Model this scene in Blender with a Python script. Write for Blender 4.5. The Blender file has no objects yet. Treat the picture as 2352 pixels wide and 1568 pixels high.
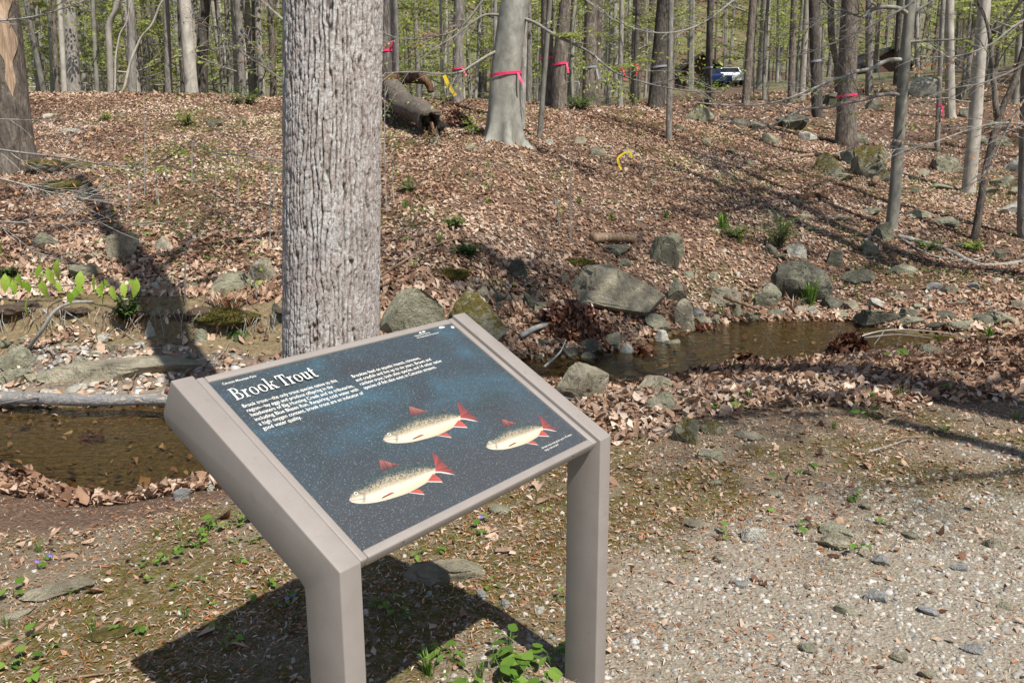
import bpy, bmesh, math, random
import numpy as np
from mathutils import Matrix, Vector

# ------------------------------------------------------------------ camera, sky, sun, exposure
S = bpy.context.scene
COL = S.collection
ROWS = np.array([[0.61145146, -0.79127586, -0.00310061],
                 [-0.17841665, -0.13405023, -0.97478102],
                 [0.77090506, 0.59658448, -0.223142]])          # right, down, forward in the sign's own axes
CS = np.array([-0.97418646, -1.17398875, 0.79504934])            # camera seen from the sign's front corner
HC = 0.805                                                       # height of the sign's front corner
ANG = math.radians(52.26459)
RZ = np.array([[math.cos(ANG), -math.sin(ANG), 0], [math.sin(ANG), math.cos(ANG), 0], [0, 0, 1]])
CAM = np.array([0, 0, CS[2] + HC])
RW = ROWS @ RZ.T
FPX = 3178.3 / 1.632653                                          # focal length in 2352-wide pixels
cam = bpy.data.cameras.new('camera')
cam.lens = 29.796
cam.sensor_width = 36
cam.clip_start = 0.05
cam.clip_end = 2000
cam_ob = bpy.data.objects.new('camera', cam)
COL.objects.link(cam_ob)
M = Matrix.Identity(4)
for i in range(3):
    M[i][0] = RW[0][i]; M[i][1] = -RW[1][i]; M[i][2] = -RW[2][i]; M[i][3] = CAM[i]
cam_ob.matrix_world = M
S.camera = cam_ob

SUN_EL = math.radians(55.5)
SHADOW_AZ = math.radians(127.5)
SH = np.array([math.cos(SHADOW_AZ), math.sin(SHADOW_AZ)])
world = bpy.data.worlds.new('World')
S.world = world
world.use_nodes = True
wn = world.node_tree.nodes
wl = world.node_tree.links
sky = wn.new('ShaderNodeTexSky')
sky.sky_type = 'NISHITA'
sky.sun_disc = False
sky.sun_elevation = SUN_EL
sky.sun_rotation = math.atan2(-SH[0], -SH[1])
wl.new(sky.outputs[0], wn['Background'].inputs[0])
wn['Background'].inputs[1].default_value = 0.085
sun = bpy.data.lights.new('sun', 'SUN')
sun.energy = 5.0
sun.angle = math.radians(0.55)
sun.color = (1.0, 0.955, 0.89)
sun_ob = bpy.data.objects.new('sun', sun)
COL.objects.link(sun_ob)
sdir = Vector((SH[0] * math.cos(SUN_EL), SH[1] * math.cos(SUN_EL), -math.sin(SUN_EL)))
sun_ob.rotation_euler = sdir.to_track_quat('-Z', 'Y').to_euler()
sun_ob.location = (5, -6, 14)
S.view_settings.view_transform = 'Standard'
S.view_settings.look = 'None'
S.view_settings.exposure = 0.48
S.view_settings.gamma = 1.0
S.render.engine = 'CYCLES'
S.cycles.max_bounces = 6
S.cycles.diffuse_bounces = 3
S.cycles.glossy_bounces = 3
S.cycles.transparent_max_bounces = 8
S.cycles.use_denoising = True

rng = np.random.default_rng(11)
random.seed(11)

# ------------------------------------------------------------------ numpy helpers
def _hash(ix, iy, iz, seed):
    n = (ix * 374761393 + iy * 668265263 + iz * 2147483647 + seed * 1274126177) & 0xFFFFFFFF
    n = ((n ^ (n >> 13)) * 1274126177) & 0xFFFFFFFF
    n = (n ^ (n >> 16)) * 2246822519 & 0xFFFFFFFF
    n = n ^ (n >> 15)
    return (n & 0xFFFFFF) / float(0xFFFFFF)

def vnoise(x, y, z=0.0, seed=0):
    x = np.asarray(x, float); y = np.asarray(y, float); z = np.zeros_like(x) + z
    xi = np.floor(x).astype(np.int64); yi = np.floor(y).astype(np.int64); zi = np.floor(z).astype(np.int64)
    fx = x - xi; fy = y - yi; fz = z - zi
    fx = fx * fx * (3 - 2 * fx); fy = fy * fy * (3 - 2 * fy); fz = fz * fz * (3 - 2 * fz)
    def h(a, b, c): return _hash(xi + a, yi + b, zi + c, seed)
    c00 = h(0, 0, 0) * (1 - fx) + h(1, 0, 0) * fx; c10 = h(0, 1, 0) * (1 - fx) + h(1, 1, 0) * fx
    c01 = h(0, 0, 1) * (1 - fx) + h(1, 0, 1) * fx; c11 = h(0, 1, 1) * (1 - fx) + h(1, 1, 1) * fx
    return (c00 * (1 - fy) + c10 * fy) * (1 - fz) + (c01 * (1 - fy) + c11 * fy) * fz

def fbm(x, y, z=0.0, seed=0, octv=4):
    a = 0.5; s = 0.0; f = 1.0
    for o in range(octv):
        s = s + a * (vnoise(np.asarray(x) * f, np.asarray(y) * f, np.asarray(z) * f, seed + o * 17) - 0.5)
        a *= 0.5; f *= 2.03
    return s

def sstep(a, b, x):
    t = np.clip((np.asarray(x, float) - a) / (b - a), 0, 1)
    return t * t * (3 - 2 * t)

def ray(u, v):
    d = RW[0] * ((u - 1176) / FPX) + RW[1] * ((v - 784) / FPX) + RW[2]
    return d

def at_y(u, v, y):
    d = ray(u, v)
    return CAM + d * (y / d[1])

def at_z(u, v, z):
    d = ray(u, v)
    return CAM + d * ((z - CAM[2]) / d[2])

def px(y):                      # metres per 2352-wide pixel at depth y
    return y / FPX

# ------------------------------------------------------------------ materials
def newmat(name):
    m = bpy.data.materials.new(name)
    m.use_nodes = True
    nt = m.node_tree
    return m, nt, nt.nodes['Principled BSDF']

def nd(nt, t, **kw):
    n = nt.nodes.new(t)
    for k, v in kw.items():
        if k.startswith('i_'):
            n.inputs[int(k[2:])].default_value = v
        else:
            setattr(n, k, v)
    return n

def ramp(nt, src, stops):
    r = nt.nodes.new('ShaderNodeValToRGB')
    el = r.color_ramp.elements
    while len(el) < len(stops):
        el.new(0.5)
    for e, (p, c) in zip(el, stops):
        e.position = p
        e.color = (c[0], c[1], c[2], 1)
    nt.links.new(src, r.inputs[0])
    return r.outputs[0]

def mix(nt, fac, a, b, mode='MIX'):
    n = nt.nodes.new('ShaderNodeMix')
    n.data_type = 'RGBA'
    n.blend_type = mode
    for sock, val in ((n.inputs[0], fac), (n.inputs[6], a), (n.inputs[7], b)):
        if hasattr(val, 'is_linked') or hasattr(val, 'links'):
            nt.links.new(val, sock)
        elif isinstance(val, (int, float)):
            sock.default_value = val
        else:
            sock.default_value = (val[0], val[1], val[2], 1)
    return n.outputs[2]

def noise(nt, scale, detail=4, rough=0.6, vec=None, dist=0.0):
    n = nt.nodes.new('ShaderNodeTexNoise')
    n.inputs['Scale'].default_value = scale
    n.inputs['Detail'].default_value = detail
    n.inputs['Roughness'].default_value = rough
    n.inputs['Distortion'].default_value = dist
    if vec is not None:
        nt.links.new(vec, n.inputs['Vector'])
    return n.outputs[0]

def coord(nt, which='Object', scale=None):
    t = nt.nodes.new('ShaderNodeTexCoord')
    if scale is None:
        return t.outputs[which]
    mp = nt.nodes.new('ShaderNodeMapping')
    mp.inputs['Scale'].default_value = scale
    nt.links.new(t.outputs[which], mp.inputs[0])
    return mp.outputs[0]

def attr(nt, name, out=2):
    a = nt.nodes.new('ShaderNodeAttribute')
    a.attribute_name = name
    return a.outputs[out]

def math_(nt, op, a, b):
    n = nt.nodes.new('ShaderNodeMath')
    n.operation = op
    for s, v in ((n.inputs[0], a), (n.inputs[1], b)):
        if isinstance(v, (int, float)):
            s.default_value = v
        else:
            nt.links.new(v, s)
    return n.outputs[0]

def bump(nt, bsdf, h, strength=0.5, dist=0.02):
    b = nt.nodes.new('ShaderNodeBump')
    b.inputs['Strength'].default_value = strength
    b.inputs['Distance'].default_value = dist
    nt.links.new(h, b.inputs['Height'])
    nt.links.new(b.outputs[0], bsdf.inputs['Normal'])
    return b

def objrand(nt):
    return nt.nodes.new('ShaderNodeObjectInfo').outputs['Random']

MAT = {}

def simple(name, col, rough=0.7, var=0.25, scale=30, bumpd=0.0, spec=0.3):
    m, nt, b = newmat(name)
    n = noise(nt, scale, 5, 0.65, coord(nt))
    c = ramp(nt, n, [(0.3, [x * (1 - var) for x in col]), (0.7, [min(1, x * (1 + var)) for x in col])])
    nt.links.new(c, b.inputs['Base Color'])
    b.inputs['Roughness'].default_value = rough
    b.inputs['Specular IOR Level'].default_value = spec
    if bumpd:
        bump(nt, b, n, 0.6, bumpd)
    MAT[name] = m
    return m

def mat_ground():
    m, nt, b = newmat('ground_soil')
    P = coord(nt, 'Object')
    n1 = noise(nt, 1.3, 6, 0.65, P)
    n2 = noise(nt, 26, 6, 0.7, P)
    n3 = noise(nt, 110, 4, 0.7, P)
    vo = nd(nt, 'ShaderNodeTexVoronoi')
    vo.inputs['Scale'].default_value = 75
    nt.links.new(P, vo.inputs['Vector'])
    soil = ramp(nt, n2, [(0.25, (0.035, 0.022, 0.014)), (0.55, (0.085, 0.054, 0.035)), (0.8, (0.17, 0.118, 0.08))])
    leafy = ramp(nt, vo.outputs['Color'], [(0.1, (0.07, 0.04, 0.026)), (0.5, (0.17, 0.107, 0.073)), (0.9, (0.32, 0.225, 0.165))])
    leafy = mix(nt, 0.5, soil, leafy)
    grav = ramp(nt, vo.outputs['Color'], [(0.05, (0.14, 0.118, 0.09)), (0.5, (0.255, 0.222, 0.175)), (0.95, (0.37, 0.33, 0.27))])
    sand = ramp(nt, n3, [(0.3, (0.20, 0.17, 0.127)), (0.7, (0.39, 0.34, 0.265))])
    grav = mix(nt, 0.5, grav, sand)
    moss = ramp(nt, n3, [(0.3, (0.045, 0.038, 0.010)), (0.7, (0.15, 0.118, 0.032))])
    clay = ramp(nt, n2, [(0.3, (0.10, 0.072, 0.038)), (0.7, (0.255, 0.20, 0.115))])
    bed = ramp(nt, n2, [(0.28, (0.04, 0.030, 0.013)), (0.5, (0.105, 0.080, 0.035)), (0.74, (0.26, 0.20, 0.085))])
    dirt = ramp(nt, n3, [(0.3, (0.095, 0.073, 0.046)), (0.7, (0.275, 0.222, 0.155))])
    c = mix(nt, attr(nt, 'dirt'), leafy, dirt)
    c = mix(nt, attr(nt, 'gravel'), c, grav)
    c = mix(nt, attr(nt, 'clay'), c, clay)
    mm = math_(nt, 'MULTIPLY', attr(nt, 'moss'), ramp(nt, n2, [(0.38, (0, 0, 0)), (0.55, (1, 1, 1))]))
    c = mix(nt, mm, c, moss)
    c = mix(nt, attr(nt, 'bed'), c, bed)
    road = ramp(nt, n2, [(0.3, (0.06, 0.06, 0.062)), (0.7, (0.10, 0.10, 0.10))])
    c = mix(nt, attr(nt, 'green'), c, (0.15, 0.155, 0.08))
    nt.links.new(c, b.inputs['Base Color'])
    b.inputs['Roughness'].default_value = 0.9
    b.inputs['Specular IOR Level'].default_value = 0.15
    hh = math_(nt, 'ADD', n2, math_(nt, 'MULTIPLY', vo.outputs['Distance'], 0.5))
    bump(nt, b, hh, 0.7, 0.02)
    MAT['ground'] = m

def mat_leaf(name, stops, trans=0.0, rough=0.7, spec=0.25):
    m, nt, b = newmat(name)
    c = ramp(nt, attr(nt, 'rnd'), stops)
    n = noise(nt, 60, 3, 0.6, coord(nt))
    c = mix(nt, 0.35, c, ramp(nt, n, [(0.3, (0.5, 0.5, 0.5)), (0.7, (1.25, 1.25, 1.25))]), 'MULTIPLY')
    nt.links.new(c, b.inputs['Base Color'])
    b.inputs['Roughness'].default_value = rough
    b.inputs['Specular IOR Level'].default_value = spec
    if trans:
        tr = nt.nodes.new('ShaderNodeBsdfTranslucent')
        nt.links.new(c, tr.inputs[0])
        mx = nt.nodes.new('ShaderNodeMixShader')
        mx.inputs[0].default_value = trans
        nt.links.new(b.outputs[0], mx.inputs[1])
        nt.links.new(tr.outputs[0], mx.inputs[2])
        nt.links.new(mx.outputs[0], nt.nodes['Material Output'].inputs[0])
    MAT[name] = m

def mat_rock(name, lo, mid, hi, moss=0.0, lichen=0.3):
    m, nt, b = newmat(name)
    P = coord(nt, 'Object')
    add = nd(nt, 'ShaderNodeVectorMath', operation='ADD')
    oi = nt.nodes.new('ShaderNodeObjectInfo')
    nt.links.new(P, add.inputs[0])
    nt.links.new(oi.outputs['Location'], add.inputs[1])
    V = add.outputs[0]
    n1 = noise(nt, 5, 7, 0.62, V, 0.4)
    n2 = noise(nt, 34, 6, 0.7, V)
    n3 = noise(nt, 11, 5, 0.7, V, 0.8)
    c = ramp(nt, n1, [(0.3, lo), (0.5, mid), (0.72, hi)])
    c = mix(nt, 0.45, c, ramp(nt, n2, [(0.3, (0.55, 0.55, 0.55)), (0.7, (1.3, 1.3, 1.3))]), 'MULTIPLY')
    dk = ramp(nt, n3, [(0.60, (0, 0, 0)), (0.66, (1, 1, 1))])
    c = mix(nt, math_(nt, 'MULTIPLY', dk, lichen), c, (0.05, 0.052, 0.045))
    if moss:
        geo = nt.nodes.new('ShaderNodeNewGeometry')
        sep = nt.nodes.new('ShaderNodeSeparateXYZ')
        nt.links.new(geo.outputs['Normal'], sep.inputs[0])
        k = math_(nt, 'ADD', math_(nt, 'MULTIPLY', sep.outputs[2], 0.35), n3)
        mk = ramp(nt, k, [(0.78 - 0.3 * moss, (0, 0, 0)), (0.86 - 0.3 * moss, (1, 1, 1))])
        c = mix(nt, mk, c, ramp(nt, n2, [(0.3, (0.045, 0.04, 0.01)), (0.7, (0.16, 0.125, 0.03))]))
    nt.links.new(c, b.inputs['Base Color'])
    b.inputs['Roughness'].default_value = 0.82
    b.inputs['Specular IOR Level'].default_value = 0.25
    bump(nt, b, math_(nt, 'ADD', math_(nt, 'ADD', n2, n1), n3), 1.0, 0.035)
    MAT[name] = m

def mat_bark(name, lo, mid, hi, sx=14, sz=2.2, bd=0.03, smooth=False, lichen=0.0):
    m, nt, b = newmat(name)
    oi = nt.nodes.new('ShaderNodeObjectInfo')
    P = coord(nt, 'Object', (1, 1, sz / sx))
    add = nd(nt, 'ShaderNodeVectorMath', operation='ADD')
    nt.links.new(P, add.inputs[0]); nt.links.new(oi.outputs['Location'], add.inputs[1])
    V = add.outputs[0]
    n1 = noise(nt, sx, 6, 0.65, V, 0.6)
    n2 = noise(nt, 2.6, 4, 0.6, coord(nt, 'Object'))
    c = ramp(nt, n1, [(0.32, lo), (0.52, mid), (0.7, hi)])
    c = mix(nt, 0.5, c, ramp(nt, n2, [(0.3, (0.62, 0.62, 0.6)), (0.7, (1.25, 1.25, 1.22))]), 'MULTIPLY')
    tint = ramp(nt, oi.outputs['Random'], [(0.0, (0.72, 0.70, 0.68)), (0.5, (1.0, 0.98, 0.95)), (1.0, (1.3, 1.3, 1.28))])
    c = mix(nt, 1.0, c, tint, 'MULTIPLY')
    nt.links.new(c, b.inputs['Base Color'])
    b.inputs['Roughness'].default_value = 0.85 if not smooth else 0.65
    b.inputs['Specular IOR Level'].default_value = 0.2
    bump(nt, b, n1, 0.35 if smooth else 0.9, bd)
    MAT[name] = m

mat_ground()
mat_leaf('dead_leaf', [(0.0, (0.078, 0.037, 0.021)), (0.2, (0.20, 0.107, 0.063)), (0.48, (0.36, 0.225, 0.145)), (0.76, (0.475, 0.34, 0.24)), (1.0, (0.63, 0.51, 0.40))], 0.12)
mat_leaf('wet_leaf', [(0.0, (0.04, 0.014, 0.008)), (0.5, (0.12, 0.045, 0.022)), (1.0, (0.24, 0.12, 0.065))], 0.0, 0.35, 0.5)
mat_leaf('chip', [(0.0, (0.10, 0.05, 0.025)), (0.3, (0.40, 0.15, 0.05)), (0.5, (0.26, 0.16, 0.10)), (0.75, (0.40, 0.30, 0.21)), (1.0, (0.55, 0.47, 0.37))])
mat_leaf('pebble', [(0.0, (0.14, 0.138, 0.13)), (0.2, (0.25, 0.235, 0.205)), (0.5, (0.36, 0.332, 0.282)), (0.75, (0.44, 0.388, 0.305)), (0.92, (0.42, 0.42, 0.41)), (1.0, (0.58, 0.54, 0.47))], 0, 0.8)
mat_leaf('spring_leaf', [(0.0, (0.18, 0.22, 0.04)), (0.5, (0.33, 0.39, 0.085)), (1.0, (0.50, 0.54, 0.16))], 0.45, 0.6)
mat_leaf('near_leaf', [(0.0, (0.16, 0.27, 0.025)), (0.5, (0.27, 0.41, 0.05)), (1.0, (0.40, 0.52, 0.09))], 0.4, 0.5)
mat_leaf('dark_leaf', [(0.0, (0.018, 0.045, 0.010)), (0.5, (0.045, 0.095, 0.018)), (1.0, (0.09, 0.15, 0.03))], 0.2, 0.5)
mat_leaf('herb_leaf', [(0.0, (0.06, 0.13, 0.018)), (0.5, (0.115, 0.215, 0.03)), (1.0, (0.20, 0.31, 0.055))], 0.3, 0.5)
mat_leaf('moss_blade', [(0.0, (0.045, 0.04, 0.008)), (0.5, (0.12, 0.105, 0.022)), (1.0, (0.21, 0.185, 0.04))])
mat_leaf('dry_beech', [(0.0, (0.30, 0.13, 0.05)), (1.0, (0.50, 0.27, 0.12))], 0.2)
mat_rock('stone_green', (0.15, 0.145, 0.098), (0.27, 0.258, 0.178), (0.41, 0.385, 0.275), 0.0, 0.6)
mat_rock('stone_tan', (0.19, 0.165, 0.115), (0.32, 0.285, 0.20), (0.46, 0.42, 0.31), 0.0, 0.55)
mat_rock('stone_pale', (0.30, 0.285, 0.235), (0.44, 0.425, 0.355), (0.58, 0.56, 0.48), 0.0, 0.25)
mat_rock('stone_dark', (0.06, 0.058, 0.043), (0.135, 0.13, 0.095), (0.27, 0.258, 0.19), 0.0, 0.6)
mat_rock('stone_moss', (0.12, 0.12, 0.085), (0.22, 0.21, 0.15), (0.34, 0.32, 0.235), 0.55, 0.4)
mat_rock('stone_blue', (0.18, 0.178, 0.168), (0.29, 0.286, 0.272), (0.41, 0.405, 0.39), 0.0, 0.15)
mat_rock('stone_warm', (0.24, 0.14, 0.095), (0.36, 0.235, 0.165), (0.47, 0.33, 0.24), 0.0, 0.1)
mat_bark('bark_brown', (0.07, 0.057, 0.047), (0.165, 0.139, 0.117), (0.285, 0.248, 0.215), 22, 6.0, 0.05)
mat_bark('bark_grey', (0.145, 0.132, 0.118), (0.255, 0.238, 0.214), (0.38, 0.36, 0.33), 20, 6.0, 0.03)
mat_bark('bark_beech', (0.135, 0.13, 0.112), (0.225, 0.22, 0.192), (0.31, 0.302, 0.268), 6, 3.5, 0.008, True)
mat_bark('bark_pale', (0.28, 0.26, 0.225), (0.40, 0.375, 0.33), (0.52, 0.49, 0.44), 8, 3.0, 0.006, True)
mat_bark('bark_dark', (0.05, 0.044, 0.039), (0.115, 0.102, 0.09), (0.20, 0.18, 0.16), 22, 6.0, 0.05)
mat_bark('dead_wood', (0.15, 0.10, 0.065), (0.27, 0.19, 0.13), (0.42, 0.33, 0.25), 22, 3, 0.02)
mat_bark('twig_grey', (0.17, 0.163, 0.152), (0.28, 0.27, 0.252), (0.40, 0.388, 0.368), 20, 6, 0.003, True)
mat_bark('rotten_wood', (0.05, 0.026, 0.014), (0.13, 0.07, 0.04), (0.26, 0.16, 0.10), 24, 3, 0.03)

def mat_peel():
    m, nt, b = newmat('peeling_bark')
    P = coord(nt)
    n1 = noise(nt, 7, 4, 0.6, coord(nt, 'Object', (1, 3, 3)), 0.5)
    n2 = noise(nt, 60, 5, 0.7, P)
    c = mix(nt, ramp(nt, n1, [(0.60, (0, 0, 0)), (0.62, (1, 1, 1))]), ramp(nt, n2, [(0.3, (0.13, 0.125, 0.118)), (0.7, (0.30, 0.292, 0.278))]), ramp(nt, n2, [(0.3, (0.38, 0.29, 0.20)), (0.7, (0.55, 0.45, 0.34))]))
    nt.links.new(c, b.inputs['Base Color'])
    b.inputs['Roughness'].default_value = 0.8
    bump(nt, b, math_(nt, 'ADD', n2, n1), 0.8, 0.02)
    MAT['peeling_bark'] = m
mat_peel()
simple('dark_soil', (0.07, 0.05, 0.033), 0.95, 0.5, 25, 0.03)
def mat_main_bark():
    m, nt, b = newmat('main_bark')
    P = coord(nt, 'Object')
    n1 = noise(nt, 90, 6, 0.7, P)
    n2 = noise(nt, 5, 4, 0.6, coord(nt, 'Object', (1, 1, 0.5)))
    n3 = noise(nt, 46, 5, 0.7, coord(nt, 'Object', (1, 1, 0.25)))
    outer = ramp(nt, n1, [(0.3, (0.29, 0.245, 0.22)), (0.7, (0.52, 0.465, 0.43))])
    lich = ramp(nt, math_(nt, 'ADD', math_(nt, 'MULTIPLY', n2, 0.45), math_(nt, 'MULTIPLY', n3, 0.85)), [(0.63, (0, 0, 0)), (0.72, (1, 1, 1))])
    outer = mix(nt, math_(nt, 'MULTIPLY', lich, 0.8), outer, ramp(nt, n1, [(0.3, (0.50, 0.485, 0.455)), (0.7, (0.70, 0.69, 0.665))]))
    inner = ramp(nt, n1, [(0.3, (0.07, 0.05, 0.038)), (0.7, (0.14, 0.105, 0.083))])
    c = mix(nt, attr(nt, 'plate'), inner, outer)
    nt.links.new(c, b.inputs['Base Color'])
    b.inputs['Roughness'].default_value = 0.85
    b.inputs['Specular IOR Level'].default_value = 0.2
    nb = noise(nt, 150, 4, 0.75, coord(nt, 'Object', (1, 1, 0.45)))
    bump(nt, b, math_(nt, 'ADD', n1, nb), 0.9, 0.007)
    MAT['main_bark'] = m
mat_main_bark()

def mat_water():
    m, nt, b = newmat('stream_water')
    nt.nodes.remove(b)
    P = coord(nt, 'Object')
    w1 = noise(nt, 7, 3, 0.5, coord(nt, 'Object', (1, 2.2, 1)), 0.3)
    w2 = noise(nt, 40, 2, 0.5, P, 0.2)
    h = math_(nt, 'ADD', math_(nt, 'MULTIPLY', w1, 1.0), math_(nt, 'MULTIPLY', w2, 0.12))
    bn = nt.nodes.new('ShaderNodeBump')
    bn.inputs['Strength'].default_value = 0.4
    bn.inputs['Distance'].default_value = 0.03
    nt.links.new(h, bn.inputs['Height'])
    gl = nt.nodes.new('ShaderNodeBsdfGlossy')
    gl.inputs['Roughness'].default_value = 0.03
    nt.links.new(bn.outputs[0], gl.inputs['Normal'])
    tr = nt.nodes.new('ShaderNodeBsdfTransparent')
    tr.inputs[0].default_value = (0.66, 0.59, 0.43, 1)
    fr = nt.nodes.new('ShaderNodeFresnel')
    fr.inputs[0].default_value = 1.33
    nt.links.new(bn.outputs[0], fr.inputs['Normal'])
    mx = nt.nodes.new('ShaderNodeMixShader')
    nt.links.new(fr.outputs[0], mx.inputs[0])
    nt.links.new(tr.outputs[0], mx.inputs[1])
    nt.links.new(gl.outputs[0], mx.inputs[2])
    nt.links.new(mx.outputs[0], nt.nodes['Material Output'].inputs[0])
    MAT['water'] = m
mat_water()

# ------------------------------------------------------------------ mesh helpers
def mesh_from(name, V, F, mat=None, attrs=None, smooth=False, mats=None, midx=None):
    V = np.asarray(V, np.float32)
    me = bpy.data.meshes.new(name)
    if isinstance(F, np.ndarray):
        nf, k = F.shape
        me.vertices.add(len(V)); me.vertices.foreach_set('co', V.ravel())
        me.loops.add(nf * k); me.loops.foreach_set('vertex_index', F.astype(np.int32).ravel())
        me.polygons.add(nf); me.polygons.foreach_set('loop_start', np.arange(0, nf * k, k, dtype=np.int32))
        me.update(calc_edges=True)
        me.validate()
    else:
        me.from_pydata(V.tolist(), [], [list(map(int, f)) for f in F])
        me.update()
    for k, a in (attrs or {}).items():
        at = me.attributes.new(k, 'FLOAT', 'POINT')
        at.data.foreach_set('value', np.asarray(a, np.float32))
    for mm in (mats or ([mat] if mat else [])):
        me.materials.append(MAT[mm] if isinstance(mm, str) else mm)
    if midx is not None:
        me.polygons.foreach_set('material_index', np.asarray(midx, np.int32))
    if smooth:
        me.polygons.foreach_set('use_smooth', np.ones(len(me.polygons), bool))
    me.update()
    return me

def ob(name, me, parent=None, loc=None, **tags):
    o = bpy.data.objects.new(name, me)
    COL.objects.link(o)
    if loc is not None:
        o.location = [float(c) for c in loc]
    if parent is not None:
        o.parent = parent
    for k, v in tags.items():
        o[k] = v
    return o

def thing(name, label, cat, loc, group=None):
    o = ob(name, None, None, loc, label=label, category=cat)
    if group:
        o['group'] = group
    return o

class MB:
    """collects vertices and faces of one piece"""
    def __init__(s):
        s.v = []; s.f = []; s.m = []; s.r = []; s.n = 0
    def add(s, V, F, mi=0, r=0.5):
        V = np.asarray(V, float).reshape(-1, 3)
        s.v.append(V)
        for f in F:
            s.f.append(tuple(int(i) + s.n for i in f))
            s.m.append(mi)
        s.r.append(np.full(len(V), r) if np.isscalar(r) else np.asarray(r))
        s.n += len(V)
    def tube(s, P, R, sides=6, mi=0, cap=True, r=0.5, squash=None):
        P = np.asarray(P, float); R = np.zeros(len(P)) + R
        T = np.gradient(P, axis=0)
        T /= np.linalg.norm(T, axis=1)[:, None] + 1e-9
        ref = np.array([0, 0, 1.0]) if abs(T[0][2]) < 0.9 else np.array([1.0, 0, 0])
        a = np.cross(T, ref); a /= np.linalg.norm(a, axis=1)[:, None] + 1e-9
        b = np.cross(T, a)
        th = np.linspace(0, 2 * math.pi, sides, endpoint=False)
        V = P[:, None, :] + R[:, None, None] * (np.cos(th)[None, :, None] * a[:, None, :] + np.sin(th)[None, :, None] * b[:, None, :])
        n = len(P)
        F = []
        for i in range(n - 1):
            for j in range(sides):
                k = (j + 1) % sides
                F.append((i * sides + j, i * sides + k, (i + 1) * sides + k, (i + 1) * sides + j))
        if cap:
            F.append(tuple(range(sides))[::-1])
            F.append(tuple((n - 1) * sides + j for j in range(sides)))
        s.add(V.reshape(-1, 3), F, mi, r)
    def mesh(s, name, mats, smooth=False):
        V = np.concatenate(s.v)
        me = bpy.data.meshes.new(name)
        me.from_pydata(V.tolist(), [], s.f)
        for mm in mats:
            me.materials.append(MAT[mm] if isinstance(mm, str) else mm)
        me.polygons.foreach_set('material_index', np.asarray(s.m, np.int32))
        if smooth:
            me.polygons.foreach_set('use_smooth', np.ones(len(s.f), bool))
        at = me.attributes.new('rnd', 'FLOAT', 'POINT')
        at.data.foreach_set('value', np.concatenate(s.r).astype(np.float32))
        me.update()
        return me

def spline(pts, n):
    """smooth curve through points"""
    P = np.asarray(pts, float)
    if len(P) < 3:
        t = np.linspace(0, 1, n)[:, None]
        return P[0] * (1 - t) + P[-1] * t
    Q = np.vstack([2 * P[0] - P[1], P, 2 * P[-1] - P[-2]])
    out = []
    m = len(P) - 1
    for t in np.linspace(0, m, n):
        i = min(int(t), m - 1); f = t - i
        p0, p1, p2, p3 = Q[i], Q[i + 1], Q[i + 2], Q[i + 3]
        out.append(0.5 * ((2 * p1) + (-p0 + p2) * f + (2 * p0 - 5 * p1 + 4 * p2 - p3) * f * f + (-p0 + 3 * p1 - 3 * p2 + p3) * f ** 3))
    return np.array(out)

# ------------------------------------------------------------------ terrain
ZW = -0.33
near_px = [(-500, 1010), (-200, 1040), (0, 1075), (100, 1110), (180, 1146), (290, 1150), (400, 1125), (480, 1105), (620, 1040), (850, 960), (1050, 900), (1250, 880), (1350, 890), (1480, 884), (1600, 856), (1700, 842), (1900, 832), (2050, 814), (2150, 794), (2300, 788), (2600, 796)]
far_px = [(-500, 925), (-200, 930), (0, 935), (300, 930), (390, 920), (520, 905), (650, 890), (850, 870), (1050, 840), (1180, 828), (1300, 812), (1440, 800), (1560, 762), (1650, 742), (1750, 735), (1950, 738), (2100, 765), (2230, 772), (2600, 780)]
near_w = np.array([at_z(u, v, ZW)[:2] for u, v in near_px])
far_w = np.array([at_z(u, v, ZW)[:2] for u, v in far_px])
POLY = np.vstack([near_w, far_w[::-1]])

def poly_sd(x, y):
    """signed distance to the stream outline, negative inside"""
    x = np.asarray(x, float); y = np.asarray(y, float)
    d = np.full(x.shape, 1e9); ins = np.zeros(x.shape, bool)
    n = len(POLY)
    for i in range(n):
        ax, ay = POLY[i]; bx, by = POLY[(i + 1) % n]
        ex, ey = bx - ax, by - ay
        t = np.clip(((x - ax) * ex + (y - ay) * ey) / (ex * ex + ey * ey + 1e-12), 0, 1)
        d = np.minimum(d, np.hypot(x - ax - t * ex, y - ay - t * ey))
        c = ((ay > y) != (by > y)) & (x < (bx - ax) * (y - ay) / (by - ay + 1e-12) + ax)
        ins ^= c
    return np.where(ins, -d, d)

ctrl = []
def cy(u, v, y):
    ctrl.append(at_y(u, v, y))
for u in (-900, -450, -100, 100, 300, 480):
    cy(u, 684, 7.75); cy(u, 600, 8.8); cy(u, 450, 11.0); cy(u, 330, 14.6); cy(u, 219 if u < 200 else 222, 18.8)
for u in (640, 780):
    cy(u, 700, 7.7); cy(u, 560, 9.4); cy(u, 400, 12.2); cy(u, 300, 15.8); cy(u, 226, 19.5)
    pass
for u in (1000, 1130):
    ctrl.append(at_z(u, 800, -0.2)); cy(u, 650, 8.2 if u < 1100 else 8.75); cy(u, 500, 10.0 if u < 1100 else 10.5); cy(u, 400, 11.7); cy(u, 318, 13.8); cy(u, 240, 18.0)
cy(1300, 700, 8.7); cy(1300, 560, 10.3); cy(1300, 450, 12.1); cy(1300, 350, 14.6); cy(1300, 256, 18.5)
cy(1500, 700, 9.4); cy(1500, 560, 10.8); cy(1500, 450, 12.4); cy(1500, 350, 15.2); cy(1500, 262, 19.5)
cy(1750, 640, 10.4); cy(1750, 540, 11.8); cy(1750, 430, 14.0); cy(1750, 340, 17.5); cy(1750, 262, 22.5)
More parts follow.
